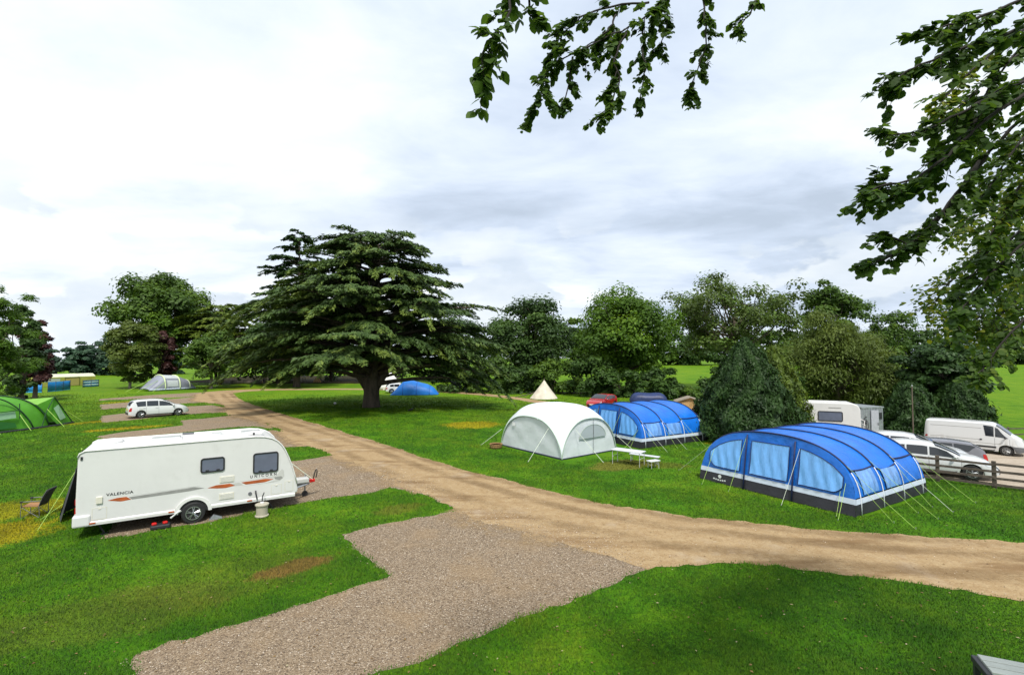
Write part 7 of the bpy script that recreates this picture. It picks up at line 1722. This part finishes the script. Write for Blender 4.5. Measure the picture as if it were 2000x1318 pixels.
MB().box(3.2, 1.5, 2.36, 7.2, 3.8, 0.14).build('roof', MAT['galvanised'], tb)
MB().box(3.2, 3.05, 0.9, 6.6, 0.08, 1.6).build('back_wall', mat('pale_wall', (0.42, 0.44, 0.45), 0.7, var=0.1), tb)
for k in range(7): MB().box(0.4 + k * 0.95, -0.02, 0.75, 0.12, 0.06, 1.0).build('baluster', MAT['wood_rail'], tb)
MB().box(3.2, -0.02, 1.28, 6.6, 0.10, 0.12).build('rail', MAT['wood_rail'], tb)
ns = thing('notice_board', 'white notice board under the left boughs of the huge cedar', 'notice', (-44.0, 102.0, 0), 0); MB().box(0, 0, 1.65, 0.62, 0.06, 0.85).build('board', MAT['white_paint'], ns, bevel=0.01)
for x in (-0.25, 0.25): MB().box(x, 0.06, 0.7, 0.08, 0.06, 1.5).build('post', MAT['wood_post'], ns)
lgp = thing('log_pile', 'orange brown stack of cut logs seen left of the cedar trunk', 'logs', (-41.4, 103.0, 0), 0); lgp.scale = (0.75, 0.75, 0.75)
for k, (x, z) in enumerate([(-0.9, 0.25), (-0.3, 0.25), (0.3, 0.25), (0.9, 0.25), (-0.6, 0.72), (0.0, 0.72), (0.6, 0.72), (-0.3, 1.18), (0.3, 1.18)]):
    l = MB().tube([(x, -0.6, z), (x, 0.6, z)], 0.27, 10).build('log', MAT['bark'], lgp, smooth=False); MB().lathe([(0.24, -0.01), (0.24, 0.01)], 10, (x, -0.61, z), 'y').build('cut_end', MAT['pine_board'], l)
sb = thing('football', 'small white and black ball on the shaded grass left of the cedar trunk', 'ball', (-20.0, 54.6, 0)); MB().ball((0, 0, 0.16), 0.16, 14, 10).build('shell', MAT['white_paint'], sb, smooth=True)
for a in (0.2, 1.5, 2.8, 4.1, 5.4): MB().ball((0.145 * math.cos(a), 0.145 * math.sin(a), 0.12), 0.05, 8, 6).build('patch', MAT['ink'], sb, smooth=True)
cr = thing('crow', 'black crow on the shaded grass right of the cedar trunk', 'bird', (-9.95, 47.8, 0), R(20))
crm = mat('feather', (0.012, 0.012, 0.014), 0.5)
crb = MB().tube([(-0.36, 0, 0.13), (-0.24, 0, 0.16), (-0.10, 0, 0.20), (0.04, 0, 0.23), (0.13, 0, 0.28), (0.17, 0, 0.34), (0.22, 0, 0.355), (0.255, 0, 0.35)], [0.02, 0.045, 0.085, 0.095, 0.075, 0.055, 0.05, 0.02], 10).build('body', crm, cr, smooth=True)
MB().tube([(0.25, 0, 0.35), (0.33, 0, 0.335)], [0.018, 0.004], 6).build('beak', crm, cr)
for s in (-1, 1):
    MB().tube([(0.02, s * 0.04, 0.16), (0.03, s * 0.045, 0.06), (0.04, s * 0.045, 0.0), (0.09, s * 0.05, 0.005)], 0.009, 5).build('leg', crm, cr)
    MB().grid(lambda u, v: (-0.33 + 0.42 * u, s * (0.02 + 0.085 * math.sin(PI * min(1, u * 0.9 + 0.1)) ), 0.12 + 0.12 * u + 0.06 * v), 6, 3).build('wing', crm, cr, smooth=True)
st_ = thing('tree_stump', 'pale cut stump at the edge of the lawn right of the cedar', 'stump', (-5.3, 74.2, 0)); MB().lathe([(0.75, -0.05), (0.62, 0.2), (0.58, 0.75)], 12).build('stump', MAT['bark_pale'], st_); MB().lathe([(0.56, 0.74), (0.56, 0.77)], 12).build('cut_face', MAT['felt'], st_)

# ------------------------------------------------------------------ bench cut off by the lower right corner
bn = thing('garden_bench', 'grey topped bench with black end frame at the bottom right corner', 'bench', (7.46, 7.92, 0), R(-24))
for k in range(3): MB().box(0.95, -0.07 - 0.17 * k, 0.62, 1.9, 0.155, 0.05).build('plank', mat('bench_grey', (0.30, 0.33, 0.31), 0.55, var=0.12, vscale=3), bn, bevel=0.008)
MB().box(0.95, -0.24, 0.55, 1.86, 0.40, 0.07).build('apron', mat('bench_dark', (0.035, 0.04, 0.045), 0.6), bn)
for x in (0.0, 1.8):
    e = MB().box(x - 0.03, -0.24, 0.56, 0.09, 0.54, 0.10).build('end_frame', MAT['black_plastic'], bn, bevel=0.015)
    for y in (-0.06, -0.44): MB().box(x - 0.03, y, 0.26, 0.07, 0.07, 0.54).build('leg', MAT['black_plastic'], e)
